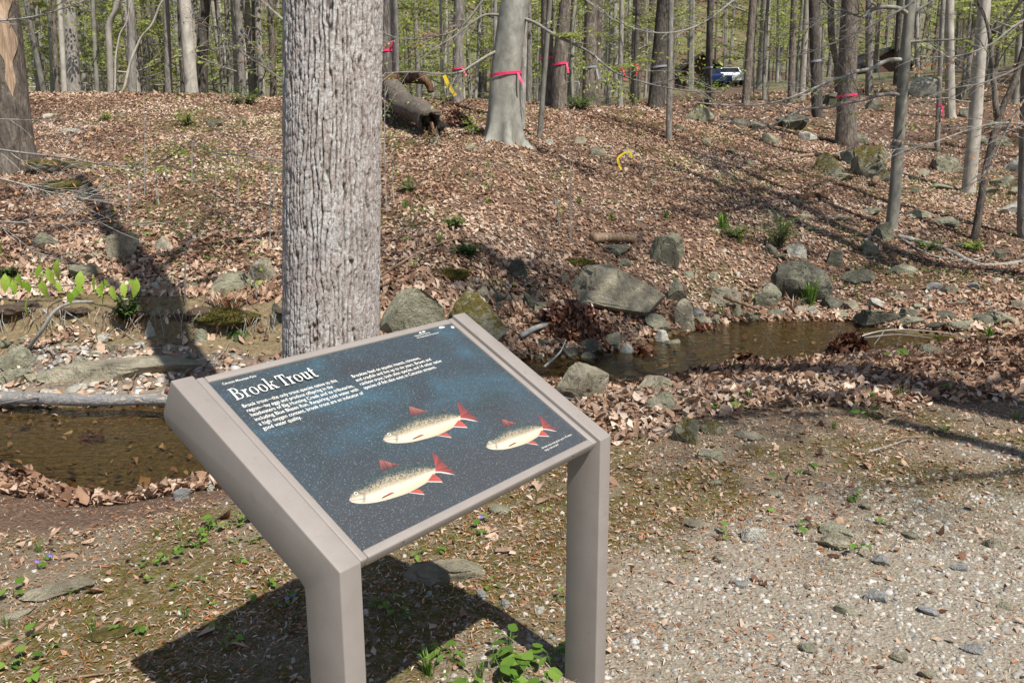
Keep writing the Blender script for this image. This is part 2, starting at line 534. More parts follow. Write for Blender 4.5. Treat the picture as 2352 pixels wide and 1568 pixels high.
cy(2000, 650, 10.7); cy(2000, 530, 12.5); cy(2000, 420, 15.0); cy(2000, 330, 19.0); cy(2000, 250, 26); cy(2000, 208, 32)
for u in (2340, 2900):
    cy(u, 660, 10.6); cy(u, 530, 12.9); cy(u, 400, 16.5); cy(u, 300, 22); cy(u, 222, 30)
for x in (-7, -4, -1.5, 1.0, 4, 8, 13):
    for y in (-8, -4, -1, 1.2, 2.4, 3.4):
        ctrl.append(np.array([x, y, 0.0]))
for x, y in ((0.4, 4.4), (1.5, 5.0), (2.6, 5.4), (4, 5.6), (6, 5.6), (9, 5.5)):
    ctrl.append(np.array([x, y, -0.01]))
for x, y in ((1.2, 6.1), (2.2, 6.5), (3.4, 6.6), (5.0, 6.9), (8, 7)):
    ctrl.append(np.array([x, y, -0.14]))
for (x, y), k in zip(near_w[3:9], range(9)):
    ctrl.append(np.array([x + 0.15, y - 0.55, -0.14]))
for p in near_w:
    ctrl.append(np.array([p[0], p[1], ZW + 0.02]))
for p in far_w:
    ctrl.append(np.array([p[0], p[1], ZW + 0.02]))
for p in ((-12, 27, 2.6), (-5, 27, 2.5), (0, 27, 2.5), (5, 27, 2.9), (11, 29, 3.3), (-30, 30, 2.8), (-16, 42, 2.7), (-5, 42, 2.9), (4, 42, 3.5),
          (14, 44, 4.6), (26, 46, 5.6), (45, 46, 6.5), (-45, 45, 3.2), (-25, 62, 3.6), (0, 62, 4.6), (15, 62, 5.6), (32, 62, 6.8), (60, 60, 8),
          (-60, 60, 4), (16, 76, 6.5), (34, 78, 7.6), (0, 85, 7.5), (-60, 85, 8), (50, 90, 10), (110, 85, 14), (-110, 80, 8), (-90, 125, 24), (0, 125, 24), (90, 125, 27),
          (200, 125, 30), (-200, 125, 26), (-200, 180, 48), (-90, 180, 48), (0, 180, 48), (90, 180, 50), (200, 180, 52), (330, 190, 54), (-330, 190, 50),
          (-30, 8, 0.4), (-30, 16, 1.8), (30, 9, 0.0), (30, 16, 0.9), (40, 0, 0.0), (-40, 0, 0.0), (0, -40, 0), (60, 25, 3), (-60, 25, 2.6)):
    ctrl.append(np.array(p, float))
CT = np.array(ctrl)
_K = np.sqrt(((CT[:, None, :2] - CT[None, :, :2]) ** 2).sum(-1) + 0.04)
_n = len(CT)
_A = np.zeros((_n + 3, _n + 3))
_A[:_n, :_n] = _K + 0.006 * np.eye(_n)
_A[:_n, _n] = 1; _A[:_n, _n + 1:] = CT[:, :2]
_A[_n, :_n] = 1; _A[_n + 1:, :_n] = CT[:, :2].T
_W = np.linalg.lstsq(_A, np.r_[CT[:, 2], 0, 0, 0], rcond=None)[0]

def gz(x, y, fine=True):
    x = np.atleast_1d(np.asarray(x, float)); y = np.atleast_1d(np.asarray(y, float))
    sh = x.shape
    xf = x.ravel(); yf = y.ravel()
    z = np.empty(len(xf))
    for a in range(0, len(xf), 40000):
        b = slice(a, a + 40000)
        k = np.sqrt((xf[b, None] - CT[None, :, 0]) ** 2 + (yf[b, None] - CT[None, :, 1]) ** 2 + 0.04)
        z[b] = k @ _W[:_n] + _W[_n] + _W[_n + 1] * xf[b] + _W[_n + 2] * yf[b]
    bl = (yf > 5) & (yf < 9) & (xf < -0.9)                      # cut bank and gravel bar left of the big tree
    if bl.any():
        xb, yb = xf[bl], yf[bl]
        fe = np.interp(xb, far_w[:, 0], far_w[:, 1])
        wob = 0.25 * fbm(xb * 1.3, yb * 0.4, 0, 61, 3)
        low = np.where(yb > fe, ZW + 0.02 + 0.19 * np.clip((yb - fe) / (7.35 - fe), 0, 1.3), z[bl])
        k = sstep(7.40, 7.72, yb + wob)
        fade = sstep(-0.9, -1.6, xb)
        z[bl] = z[bl] * (1 - fade) + (low * (1 - k) + np.maximum(z[bl], low) * k) * fade
    near = (yf > 2) & (yf < 13) & (np.abs(xf) < 14)
    if near.any():
        sd = poly_sd(xf[near], yf[near])
        zz = z[near]
        out = np.maximum(zz, ZW + np.minimum(0.015 + 0.22 * np.maximum(sd, 0), 0.35))
        inn = np.minimum(zz, ZW - np.minimum(0.01 + 0.2 * np.maximum(-sd, 0), 0.09))
        z[near] = np.where(sd > 0, out, inn)
    if fine:
        amp = sstep(4.5, 7.5, yf)
        z = z + 0.012 * fbm(xf * 1.7, yf * 1.7, 0, 3, 3) * 2
        z = z + amp * 0.07 * fbm(xf * 0.9, yf * 0.9, 0, 5, 3) * 2 * (1 - 0.8 * (yf < 8.5) * (yf > 5) * (xf > -0.5))
        z = z + sstep(22, 40, yf) * 0.8 * fbm(xf * 0.12, yf * 0.12, 0, 9, 3)
    return z.reshape(sh)

def hit(u, v, lift=0.0):
    """where the view ray of a photo pixel meets the ground"""
    d = ray(u, v)
    t = np.geomspace(1.2, 190, 220)
    for _ in range(3):
        P = CAM[None] + d[None] * t[:, None]
        below = P[:, 2] < gz(P[:, 0], P[:, 1])
        if not below.any():
            return P[-1]
        i = max(int(np.argmax(below)), 1)
        t = np.linspace(t[i - 1], t[i], 24)
    q = P[i]
    q[2] = gz(q[0], q[1])[0]
    return q

# zones on the ground, from outlines traced on the flat foreground
def wline(pts, z=0.0):
    P = np.array([at_z(u, v, z)[:2] for u, v in pts])
    return P[np.argsort(P[:, 0])]
GRAV = wline([(700, 1720), (900, 1610), (1060, 1500), (1230, 1420), (1400, 1330), (1600, 1265), (1900, 1205), (2150, 1150), (2352, 1105), (2700, 1060)])
LEAF = wline([(1300, 1010), (1420, 1035), (1560, 1000), (1720, 985), (1900, 968), (2100, 955), (2352, 935), (2700, 920)], -0.06)
LEAFL = wline([(-300, 1210), (0, 1235), (150, 1225), (300, 1190), (420, 1180), (520, 1165), (650, 1130), (900, 1060), (1150, 1040), (1300, 1010)], -0.06)
LALL = np.vstack([LEAFL[:-1], LEAF]); LALL = LALL[np.argsort(LALL[:, 0])]

def zones(x, y):
    w = fbm(x * 1.6, y * 1.6, 0, 21, 4)
    gl = np.interp(x, GRAV[:, 0], GRAV[:, 1])
    grav = sstep(0.45, -0.55, y - gl + 1.5 * w)
    grav = np.where(x < GRAV[0, 0] - 0.1, 0, grav)
    ll = np.interp(x, LALL[:, 0], LALL[:, 1])
    leaf = sstep(-0.22, 0.15, y - ll + 0.6 * w)
    sd = poly_sd(x, y)
    bed = sstep(0.03, -0.05, sd) * (y < 14)
    ff = np.interp(x, far_w[:, 0], far_w[:, 1])
    bar = ((y > ff) & (y < 7.2 + 0.4 * w) & (x < -1.0)).astype(float) * (y < 9)
    clay = ((y >= 7.15 + 0.3 * w) & (y < 7.76 + 0.3 * w) & (x < -1.2)).astype(float) * sstep(0.0, 0.1, 0.16 + fbm(x * 1.5, y * 1.5, 0, 31, 3))
    leaf = leaf * (1 - 0.93 * bar) * (1 - 0.95 * clay) * (1 - 0.97 * bed)
    mossn = fbm(x * 2.1, y * 2.1, 0, 41, 4)
    moss = sstep(-0.07, 0.08, mossn) * (y < 6.2)
    moss = moss * (1 - 0.85 * grav * sstep(-1.0, 0.1, gl - y - 0.5)) * (1 - leaf)
    moss = moss + 0.6 * sstep(0.08, 0.2, fbm(x * 0.8, y * 0.8, 0, 43, 4)) * (y > 7.7) * (y < 22)
    return dict(gravel=np.clip(grav * 0.85 + bar * 0.35, 0, 1), leaf=leaf, bed=bed, clay=clay, moss=np.clip(moss, 0, 1), bar=bar, sd=sd)

rows = [-9.0]
while rows[-1] < 195:
    y = rows[-1]
    rows.append(y + 0.04 * max(1.0, abs(y) / 6.0 if y > 0 else (0.6 - y) * 4) * (1.0 if y < 12 else 1.35))
rows = np.array(rows)
tt = np.linspace(-1, 1, 340)
cols = 2.5 * np.sinh(2 * tt) / math.sinh(2)
GX = cols[None, :] * (np.maximum(rows, 0)[:, None] * 0.9 + 4)
GY = np.repeat(rows[:, None], len(cols), 1)
GZ = gz(GX, GY)
Z = zones(GX.ravel(), GY.ravel())
# rough micro relief of the clay bank
GZf = GZ.ravel() + (Z['clay'] > 0.1) * (0.18 * fbm(GX.ravel() * 4, GY.ravel() * 7, GZ.ravel() * 6, 77, 4))
nr, nc = GX.shape
idx = np.arange(nr * nc).reshape(nr, nc)
GF = np.stack([idx[:-1, :-1].ravel(), idx[:-1, 1:].ravel(), idx[1:, 1:].ravel(), idx[1:, :-1].ravel()], 1)
green = sstep(-0.12, 0.12, fbm(GX.ravel() * 0.25, GY.ravel() * 0.25, 0, 51, 4)) * sstep(24, 40, GY.ravel()) * 0.85
dirt = (GY.ravel() < 6.5) * (1 - Z['leaf'])
me = mesh_from('ground', np.stack([GX.ravel(), GY.ravel(), GZf], 1), GF, 'ground',
               dict(gravel=Z['gravel'], bed=Z['bed'], clay=Z['clay'], moss=Z['moss'], green=green, dirt=dirt), True)
ob('ground', me, kind='structure')

# water sheet, a little wider than the bed so the banks cut its outline
wv = []; wf = []
NS = 60
na = np.array([spline(near_w, NS)]).reshape(-1, 2); fa = np.array([spline(far_w, NS)]).reshape(-1, 2)
for i in range(NS):
    dirn = (fa[i] - na[i]) / (np.linalg.norm(fa[i] - na[i]) + 1e-9)
    for k in range(7):
        t = k / 6
        p = (na[i] - dirn * 0.12) * (1 - t) + (fa[i] + dirn * 0.12) * t
        wv.append((p[0], p[1], ZW))
for i in range(NS - 1):
    for k in range(6):
        a = i * 7 + k
        wf.append((a, a + 7, a + 8, a + 1))
me = mesh_from('stream_water', wv, wf, 'water', None, True)
ob('stream_water', me, kind='structure')

# ------------------------------------------------------------------ the sign
PW, LS, TH, DD, DP = 0.0553896, 0.61575, math.radians(28.319), 0.11214, 0.112275
def sw(p):
    p = np.asarray(p, float)
    q = RZ @ (p - np.array([CS[0], CS[1], 0]))
    return np.array([q[0], q[1], q[2] + HC])
SIGN_M = Matrix.Translation(Vector((float(sw((0, 0, 0))[0]), float(sw((0, 0, 0))[1]), 0))) @ Matrix.Rotation(ANG, 4, 'Z')

def mat_sign():
    m, nt, b = newmat('taupe_paint')
    P = coord(nt)
    n1 = noise(nt, 9, 5, 0.6, P)
    n2 = noise(nt, 160, 3, 0.6, P)
    n3 = noise(nt, 30, 6, 0.75, P, 0.5)
    c = ramp(nt, n1, [(0.3, (0.225, 0.198, 0.176)), (0.7, (0.262, 0.234, 0.212))])
    sp = ramp(nt, n2, [(0.66, (0, 0, 0)), (0.72, (1, 1, 1))])
    c = mix(nt, math_(nt, 'MULTIPLY', sp, 0.22), c, (0.34, 0.32, 0.29))
    dt = ramp(nt, n3, [(0.60, (0, 0, 0)), (0.72, (1, 1, 1))])
    c = mix(nt, math_(nt, 'MULTIPLY', dt, 0.42), c, (0.13, 0.112, 0.095))
    nt.links.new(c, b.inputs['Base Color'])
    b.inputs['Roughness'].default_value = 0.5
    b.inputs['Specular IOR Level'].default_value = 0.4
    bump(nt, b, n2, 0.08, 0.002)
    MAT['taupe'] = m
mat_sign()

def mat_panel():
    m, nt, b = newmat('panel_print')
    P = coord(nt)
    n1 = noise(nt, 4.2, 4, 0.6, coord(nt, 'Object', (1.0, 1.7, 1)), 0.7)
    n2 = noise(nt, 9, 4, 0.6, P, 0.5)
    n3 = noise(nt, 420, 2, 0.5, coord(nt, 'Object', (0.45, 1, 1)))
    n4 = noise(nt, 260, 2, 0.5, P)
    c = ramp(nt, n1, [(0.34, (0.040, 0.045, 0.050)), (0.52, (0.042, 0.060, 0.072)), (0.68, (0.045, 0.088, 0.115))])
    c = mix(nt, math_(nt, 'MULTIPLY', ramp(nt, n2, [(0.5, (0, 0, 0)), (0.7, (1, 1, 1))]), 0.6), c, (0.036, 0.048, 0.047))
    sep = nd(nt, 'ShaderNodeSeparateXYZ'); nt.links.new(P, sep.inputs[0])
    low = ramp(nt, math_(nt, 'ADD', sep.outputs[1], math_(nt, 'MULTIPLY', n2, 0.25)), [(0.22, (1, 1, 1)), (0.42, (0, 0, 0))])
    c = mix(nt, math_(nt, 'MULTIPLY', low, 0.85), c, (0.052, 0.055, 0.059))
    sc = ramp(nt, n3, [(0.60, (0, 0, 0)), (0.70, (1, 1, 1))])
    c = mix(nt, math_(nt, 'MULTIPLY', sc, 0.34), c, (0.36, 0.38, 0.39))
    s2 = ramp(nt, n4, [(0.70, (0, 0, 0)), (0.75, (1, 1, 1))])
    c = mix(nt, math_(nt, 'MULTIPLY', s2, 0.30), c, (0.5, 0.52, 0.52))
    nt.links.new(c, b.inputs['Base Color'])
    b.inputs['Roughness'].default_value = 0.33
    b.inputs['Specular IOR Level'].default_value = 0.35
    bump(nt, b, n3, 0.35, 0.0006)
    MAT['panel'] = m
mat_panel()
simple('print_white', (0.66, 0.64, 0.58), 0.5, 0.12, 300)
m, nt, b = newmat('fish_print')
c_ = nt.nodes.new('ShaderNodeAttribute'); c_.attribute_name = 'col'
nt.links.new(mix(nt, 0.25, c_.outputs[0], ramp(nt, noise(nt, 420, 3, 0.6, coord(nt)), [(0.35, (0.55, 0.55, 0.55)), (0.7, (1.2, 1.2, 1.2))]), 'MULTIPLY'), b.inputs['Base Color'])
b.inputs['Roughness'].default_value = 0.35
MAT['fish'] = m

sign = thing('wayside_sign', 'tilted brook trout information sign on two taupe metal posts', 'sign', (0, 0, 0))
sign.matrix_world = SIGN_M
cT, sT = math.cos(TH), math.sin(TH)

def bevel_mesh(name, bm, off, seg=3, mat='taupe'):
    bmesh.ops.recalc_face_normals(bm, faces=bm.faces)
    es = [e for e in bm.edges if len(e.link_faces) == 2 and e.calc_face_angle(0) > 0.3]
    bmesh.ops.bevel(bm, geom=es, offset=off, segments=seg, affect='EDGES', profile=0.5)
    me = bpy.data.meshes.new(name)
    bm.to_mesh(me); bm.free()
    me.materials.append(MAT[mat])
    me.polygons.foreach_set('use_smooth', np.ones(len(me.polygons), bool))
    me.set_sharp_from_angle(angle=math.radians(40))
    return me

def post(x0):
    A = (LS * cT, HC + LS * sT)
    Epos = np.array([A[0] + DD * sT, A[1] - DD * cT])
    tj = (DP - DD * sT) / cT
    J = np.array([DP, HC + tj * sT - DD * cT])
    n_end = np.array([-sT, cT]); n_und = np.array([-cT, -sT])
    rr = 0.022
    arc = [Epos + n_end * rr * (1 - s) ** 1.0 * (1 if s < 1 else 0) + n_und * rr * s for s in (0, 1)]
    c0 = Epos + n_end * rr + n_und * rr
    arc = [c0 + (-n_und) * rr * math.cos(q) + (-n_end) * rr * math.sin(q) for q in np.linspace(0, math.pi / 2, 6)]
    jf = [J + np.array([cT, sT]) * 0.016, J + np.array([0.0015, -0.003]) * 1.0, J + np.array([0, -0.018])]
    prof = [(0, -0.3), (0, HC), A] + [tuple(q) for q in arc] + [tuple(q) for q in jf] + [(DP, -0.3)]
    bm = bmesh.new()
    vs = [bm.verts.new((x0, p[0], p[1])) for p in prof]
    f = bm.faces.new(vs)
    r = bmesh.ops.extrude_face_region(bm, geom=[f])
    for v in [g for g in r['geom'] if isinstance(g, bmesh.types.BMVert)]:
        v.co.x += PW
    return bevel_mesh('post', bm, 0.0035)
ob('post', post(0.0), sign)
ob('post', post(1.0 - PW), sign)

FR = Matrix(((1, 0, 0, 0), (0, cT, -sT, 0), (0, sT, cT, HC), (0, 0, 0, 1)))     # panel plane: x, up the slope, normal
frame = ob('frame', None, sign)
frame.matrix_local = FR
def rail(x0, x1, t0, t1, z0=-0.034, z1=-0.0045):
    bm = bmesh.new()
    bmesh.ops.create_cube(bm, size=1)
    for v in bm.verts:
        v.co = ((x0 + x1) / 2 + v.co.x * (x1 - x0), (t0 + t1) / 2 + v.co.y * (t1 - t0), (z0 + z1) / 2 + v.co.z * (z1 - z0))
    return bevel_mesh('rail', bm, 0.0045, 3)
RX0, RX1, RT0, RT1 = PW + 0.003, 1 - PW - 0.007, 0.0035, 0.609
ob('rail', rail(RX0 + 0.0215, RX1 - 0.0215, RT0, RT0 + 0.022), frame)
ob('rail', rail(RX0 + 0.0215, RX1 - 0.0215, RT1 - 0.021, RT1), frame)
ob('rail', rail(RX0, RX0 + 0.021, RT0, RT1), frame)
ob('rail', rail(RX1 - 0.021, RX1, RT0, RT1), frame)
ob('rail_joint', rail(RX1, 1 - PW, RT0 + 0.004, RT1 - 0.004, -0.03, -0.012), frame)
for x, t in ((0.18, 0.0033), (0.82, 0.0033)):
    mb = MB()
    mb.tube([(x, t + 0.003, -0.012), (x, t - 0.0012, -0.012)], 0.0022, 8)
    ob('screw', mb.mesh('screw', ['bark_dark']), frame)
panel = ob('panel', mesh_from('panel', [(RX0 + 0.015, 0.018, -0.010), (RX1 - 0.015, 0.018, -0.010), (RX1 - 0.015, 0.596, -0.010), (RX0 + 0.015, 0.596, -0.010),
                                        (RX0 + 0.015, 0.018, -0.016), (RX1 - 0.015, 0.018, -0.016), (RX1 - 0.015, 0.596, -0.016), (RX0 + 0.015, 0.596, -0.016)],
                                       [(0, 1, 2, 3), (7, 6, 5, 4), (0, 4, 5, 1), (1, 5, 6, 2), (2, 6, 7, 3), (3, 7, 4, 0)], 'panel'), sign)
panel.matrix_local = FR
ZP = -0.0097

# serif title letters drawn as strokes
def title_mesh(x0, t0, cap, width):
    mb = MB(); st = 0.15; hl = 0.055
    kz = [0]
    def poly(P):
        kz[0] += 1
        P = np.asarray(P, float)
        mb.add(np.c_[P, np.full(len(P), 0.00003 * kz[0])], [tuple(range(len(P)))])
    def rect(x, y, w, h): poly([(x, y), (x + w, y), (x + w, y + h), (x, y + h)])
    def serif(x, y, w, up=False):
        rect(x, y - (hl if up else 0), w, hl)
    def bowl(cx, cy, rx, ry, a0, a1, tmax, tmin, n=22):
        th = np.radians(np.linspace(a0, a1, n))
        th_t = tmin + (tmax - tmin) * np.cos(th) ** 2
        o = np.c_[cx + rx * np.cos(th), cy + ry * np.sin(th)]
        i = np.c_[cx + (rx - th_t) * np.cos(th), cy + (ry - tmin * 0.9) * np.sin(th)]
        for k in range(n - 1):
            poly([o[k], o[k + 1], i[k + 1], i[k]])
    xh = 0.66
    cur = 0.0
    def B(x):
        rect(x + 0.08, 0, st, 1); serif(x, 0, 0.3); serif(x, 1, 0.3, True)
        bowl(x + 0.30, 0.75, 0.30, 0.25, -90, 90, 0.14, hl); bowl(x + 0.32, 0.26, 0.36, 0.26, -90, 90, 0.15, hl)
        rect(x + 0.2, 1 - hl, 0.12, hl); rect(x + 0.2, 0.49, 0.12, hl); rect(x + 0.2, 0, 0.12, hl)
        return 0.76
    def r(x):
        rect(x + 0.09, 0, st, xh); serif(x, 0, 0.34); serif(x, xh, 0.2, True)
        bowl(x + 0.36, xh - 0.22, 0.17, 0.22, 55, 170, 0.1, 0.1)
        return 0.50
    def o(x):
        bowl(x + 0.32, 0.33, 0.31, 0.345, 0, 360, 0.15, hl, 40)
        return 0.70
    def k(x):
        rect(x + 0.08, 0, st, 1.04); serif(x, 0, 0.32); serif(x, 1.04, 0.2, True)
        poly([(x + 0.22, 0.24), (x + 0.5, xh - 0.03), (x + 0.6, xh - 0.03), (x + 0.22, 0.33)][::-1])
        poly([(x + 0.30, 0.36), (x + 0.41, 0.45), (x + 0.70, 0.02), (x + 0.52, 0.02)][::-1])
        serif(x + 0.45, 0, 0.3); serif(x + 0.40, xh, 0.28, True)
        return 0.76
    def T(x):
        rect(x + 0.29, 0, st + 0.01, 1); serif(x + 0.18, 0, 0.38); rect(x, 1 - 0.075, 0.74, 0.075)
        poly([(x, 1), (x, 0.72), (x + 0.05, 0.72), (x + 0.1, 1)]); poly([(x + 0.74, 1), (x + 0.64, 1), (x + 0.69, 0.72), (x + 0.74, 0.72)])
        return 0.74
    def u(x):
        rect(x + 0.09, 0.2, st, xh - 0.2); serif(x, xh, 0.2, True); rect(x + 0.46, 0, st, xh); serif(x + 0.37, xh, 0.2, True); serif(x + 0.5, 0, 0.2)
        bowl(x + 0.29, 0.22, 0.2, 0.24, 180, 325, 0.14, 0.09)
        return 0.74
    def t(x):
        rect(x + 0.11, 0.16, st, 0.74); rect(x, xh - 0.065, 0.42, 0.065); poly([(x, xh - 0.05), (x + 0.26, 0.9), (x + 0.11, xh - 0.05)][::-1])
        bowl(x + 0.33, 0.18, 0.22, 0.2, 185, 300, 0.12, 0.08)
        return 0.46
    for ch in ['B', 'r', 'o', 'o', 'k', ' ', 'T', 'r', 'o', 'u', 't']:
        if ch == ' ':
            cur += 0.26
        else:
            cur += dict(B=B, r=r, o=o, k=k, T=T, u=u, t=t)[ch](cur)
    me = mb.mesh('title_text', ['print_white'])
    co = np.empty(len(me.vertices) * 3); me.vertices.foreach_get('co', co); co = co.reshape(-1, 3)
    co[:, 0] = x0 + co[:, 0] * width / cur; co[:, 1] = t0 + co[:, 1] * cap; co[:, 2] += ZP
    me.vertices.foreach_set('co', co.ravel()); me.update()
    return me
ob('title_text', title_mesh(0.108, 0.5145, 0.0395, 0.236), panel)

def text_line(name, s, x, t, cap, width, bold=0.0, parent=panel, shear=0.0):
    cu = bpy.data.curves.new(name, 'FONT')
    cu.body = s; cu.size = 1; cu.offset = bold; cu.shear = shear
    o = bpy.data.objects.new(name, cu)
    COL.objects.link(o)
    bpy.context.view_layer.update()
    w = o.dimensions.x
    me = bpy.data.meshes.new_from_object(o)
    bpy.data.objects.remove(o)
    co = np.empty(len(me.vertices) * 3); me.vertices.foreach_get('co', co); co = co.reshape(-1, 3)
    co[:, 0] = x + co[:, 0] * width / w; co[:, 1] = t + co[:, 1] * cap / 0.72; co[:, 2] = ZP
    me.vertices.foreach_set('co', co.ravel())
    me.materials.clear(); me.materials.append(MAT['print_white']); me.update()
    return ob(name, me, parent)
BODY = ['Brook trout\u2014the only trout species native to this', 'region\u2014lay eggs and produce offspring in the', 'headwaters of Big Hunting Creek and its tributaries,',
        'including Blue Blazes Run. Requiring cold water with', 'a high oxygen content, brook trout are an indicator of', 'good water quality.']
BW = [0.276, 0.250, 0.305, 0.308, 0.312, 0.106]
for i, (s, w) in enumerate(zip(BODY, BW)):
    text_line('body_text', s, 0.1075, 0.4865 - i * 0.0162, 0.0112, w, 0.006)
B2 = ['Brookies feed on aquatic insects, minnows,', 'and crayfish and live up to six years. Brown and', 'rainbow trout, both alien species, and 14 other native', 'species of fish also exist in Catoctin streams.']
for i, (s, w) in enumerate(zip(B2, (0.249, 0.279, 0.306, 0.268))):
    text_line('body_text', s, 0.4335, 0.4845 - i * 0.0162, 0.0112, w, 0.006)
text_line('park_text', 'Catoctin Mountain Park', 0.108, 0.5715, 0.0075, 0.092, 0.006, shear=0.15)
text_line('agency_text', 'National Park Service', 0.745, 0.573, 0.0058, 0.062, 0.004)
text_line('agency_text', 'U.S. Department of the Interior', 0.745, 0.564, 0.0058, 0.094, 0.004)
text_line('caption_text', 'Brook trout may grow up to 10 inches', 0.749, 0.0605, 0.0062, 0.138, 0.002)
text_line('caption_text', 'long in this stream.', 0.749, 0.0505, 0.0062, 0.062, 0.002)

# the three painted trout, flat print with their own colours
FB = np.array([(0.1502, 0.1525), (0.1676, 0.1656), (0.1916, 0.1739), (0.2132, 0.1789), (0.2346, 0.1832), (0.2556, 0.1866), (0.2844, 0.1901), (0.309, 0.1882), (0.3317, 0.1835), (0.3575, 0.1775), (0.3749, 0.1705), (0.3933, 0.16), (0.4067, 0.1482), (0.4109, 0.1419)])
FL = np.array([(0.148, 0.1498), (0.1511, 0.1413), (0.1657, 0.1303), (0.1917, 0.1202), (0.212, 0.1153), (0.2277, 0.1127), (0.2572, 0.1091), (0.2851, 0.1069), (0.3168, 0.1081), (0.3557, 0.1119), (0.373, 0.1173), (0.3885, 0.123), (0.3994, 0.1279)])
def fish(ox, ot, sc):
    B = spline(FB, 150); L = spline(FL, 150)
    n = 44
    s = np.linspace(0, 1, n)[None, :, None]
    G = L[:, None, :] * (1 - s) + B[:, None, :] * s
    u = np.repeat(np.linspace(0, 1, 150)[:, None], n, 1); v = np.repeat(np.linspace(0, 1, n)[None], 150, 0)
    x, y = G[..., 0], G[..., 1]
    cream = np.array([0.62, 0.52, 0.38]); pale = np.array([0.55, 0.52, 0.43]); tan = np.array([0.23, 0.175, 0.105]); dark = np.array([0.034, 0.052, 0.056])
    def lerp(a, b, f): return a + (b - a) * f[..., None]
    c = lerp(np.broadcast_to(cream, G.shape[:2] + (3,)), np.broadcast_to(pale, G.shape[:2] + (3,)), sstep(0.1, 0.45, v))
    verm = np.abs(fbm(x * 260, y * 260, 0, 5, 2)) * 6
    c = lerp(c, np.broadcast_to(np.array([0.36, 0.31, 0.21]), c.shape), 0.75 * sstep(0.30, 0.50, v + 0.04 * (verm < 0.5)))
    c = lerp(c, np.broadcast_to(tan, c.shape), np.clip(sstep(0.36, 0.56, v) * (0.35 + 0.5 * (verm < 0.5)), 0, 1))
    c = lerp(c, np.broadcast_to(dark, c.shape), np.clip(sstep(0.55, 0.84, v + 0.12 * (verm < 0.45)) * (0.86 + 0.14 * (verm < 0.6)), 0, 1))
    head = sstep(0.17, 0.10, u)
    c = lerp(c, np.broadcast_to(np.array([0.36, 0.30, 0.24]), c.shape), head * 0.45 * sstep(0.15, 0.4, v) * sstep(0.95, 0.6, v))
    spot_ = (vnoise(x * 330, y * 330, 0, 15) > 0.80) * sstep(0.2, 0.35, v) * sstep(0.75, 0.6, v) * (u > 0.2)
    c = lerp(c, np.broadcast_to(np.array([0.50, 0.42, 0.26]), c.shape), spot_ * 0.6)
    c = lerp(c, np.broadcast_to(np.array([0.55, 0.36, 0.22]), c.shape), 0.4 * sstep(0.35, 0.15, v) * sstep(0.3, 0.7, u))
    c = c * (0.82 + 0.18 * sstep(0.0, 0.15, v))[..., None]
    gill = np.exp(-((u - 0.185 - 0.02 * np.sin(v * 3)) / 0.012) ** 2) * sstep(0.02, 0.1, v) * sstep(0.72, 0.5, v)
    c = lerp(c, np.broadcast_to(np.array([0.20, 0.17, 0.15]), c.shape), gill * 0.75)
    mouth = np.exp(-((y - (0.1475 - 0.30 * (x - 0.152))) / 0.0012) ** 2) * sstep(0.19, 0.18, x)
    c = lerp(c, np.broadcast_to(np.array([0.12, 0.07, 0.06]), c.shape), mouth * 0.8)
    edge = sstep(0.06, 0.0, v) * 0.0
    V = np.c_[G.reshape(-1, 2), np.zeros(G.shape[0] * G.shape[1])]
    i = np.arange(150 * n).reshape(150, n)
    F = [tuple(int(w_) for w_ in q) for q in np.stack([i[:-1, :-1].ravel(), i[1:, :-1].ravel(), i[1:, 1:].ravel(), i[:-1, 1:].ravel()], 1)]
    cols_ = [c.reshape(-1, 3)]
    Vs = [V]; cnt = len(V); lay = [0]
    def poly(P, col0, col1=None, z=1):
        nonlocal cnt
        P = np.asarray(P, float)
        cen = P.mean(0)
        Q = np.vstack([P, cen])
        lay[0] += 1
        Vs.append(np.c_[Q, np.full(len(Q), 0.00004 * lay[0])])
        cc = np.array([col0] * len(P) + [col1 or col0])
        cols_.append(cc)
        for k in range(len(P)):
            F.append((cnt + k, cnt + (k + 1) % len(P), cnt + len(P)))
        cnt += len(Q)
    red = np.array((0.40, 0.085, 0.07)); wht = np.array((0.50, 0.47, 0.42)); pan = np.array((0.036, 0.046, 0.054))
    def fin(base0, base1, tips, cin, cout, ray=0.4, edge=None, n=30, m=8):
        """fan of fin rays from a base line to an outer curve"""
        nonlocal cnt
        lay[0] += 1
        T_ = spline(np.array(tips), n)
        B_ = np.array(base0)[None] * (1 - np.linspace(0, 1, n)[:, None]) + np.array(base1)[None] * np.linspace(0, 1, n)[:, None]
        k_ = np.linspace(0, 1, m)[None, :, None]
        Q = B_[:, None] * (1 - k_) + T_[:, None] * k_
        rr_ = np.array([random.uniform(1 - ray, 1) for _ in range(n)])[:, None, None]
        cc = (np.array(cin)[None, None] * (1 - k_) + np.array(cout)[None, None] * k_) * rr_
        if edge is not None:
            cc[:edge] = wht
        Vs.append(np.c_[Q.reshape(-1, 2), np.full(n * m, 0.00004 * lay[0])])
        cols_.append(cc.reshape(-1, 3))
        ii = np.arange(n * m).reshape(n, m) + cnt
        for q in np.stack([ii[:-1, :-1].ravel(), ii[1:, :-1].ravel(), ii[1:, 1:].ravel(), ii[:-1, 1:].ravel()], 1):
            F.append(tuple(int(w_) for w_ in q))
        cnt += n * m
    fin((0.2733, 0.186), (0.3284, 0.184), [(0.2946, 0.2178), (0.3019, 0.2146), (0.3150, 0.2000), (0.3300, 0.1860)], (0.09, 0.05, 0.05), (0.36, 0.13, 0.11), 0.55)
    fin((0.4109, 0.142), (0.3989, 0.1300), [(0.4392, 0.1842), (0.4430, 0.1700), (0.4405, 0.1450), (0.4420, 0.1200), (0.4470, 0.1020)], red * 0.95, pan * 0.6 + red * 0.4, 0.45)
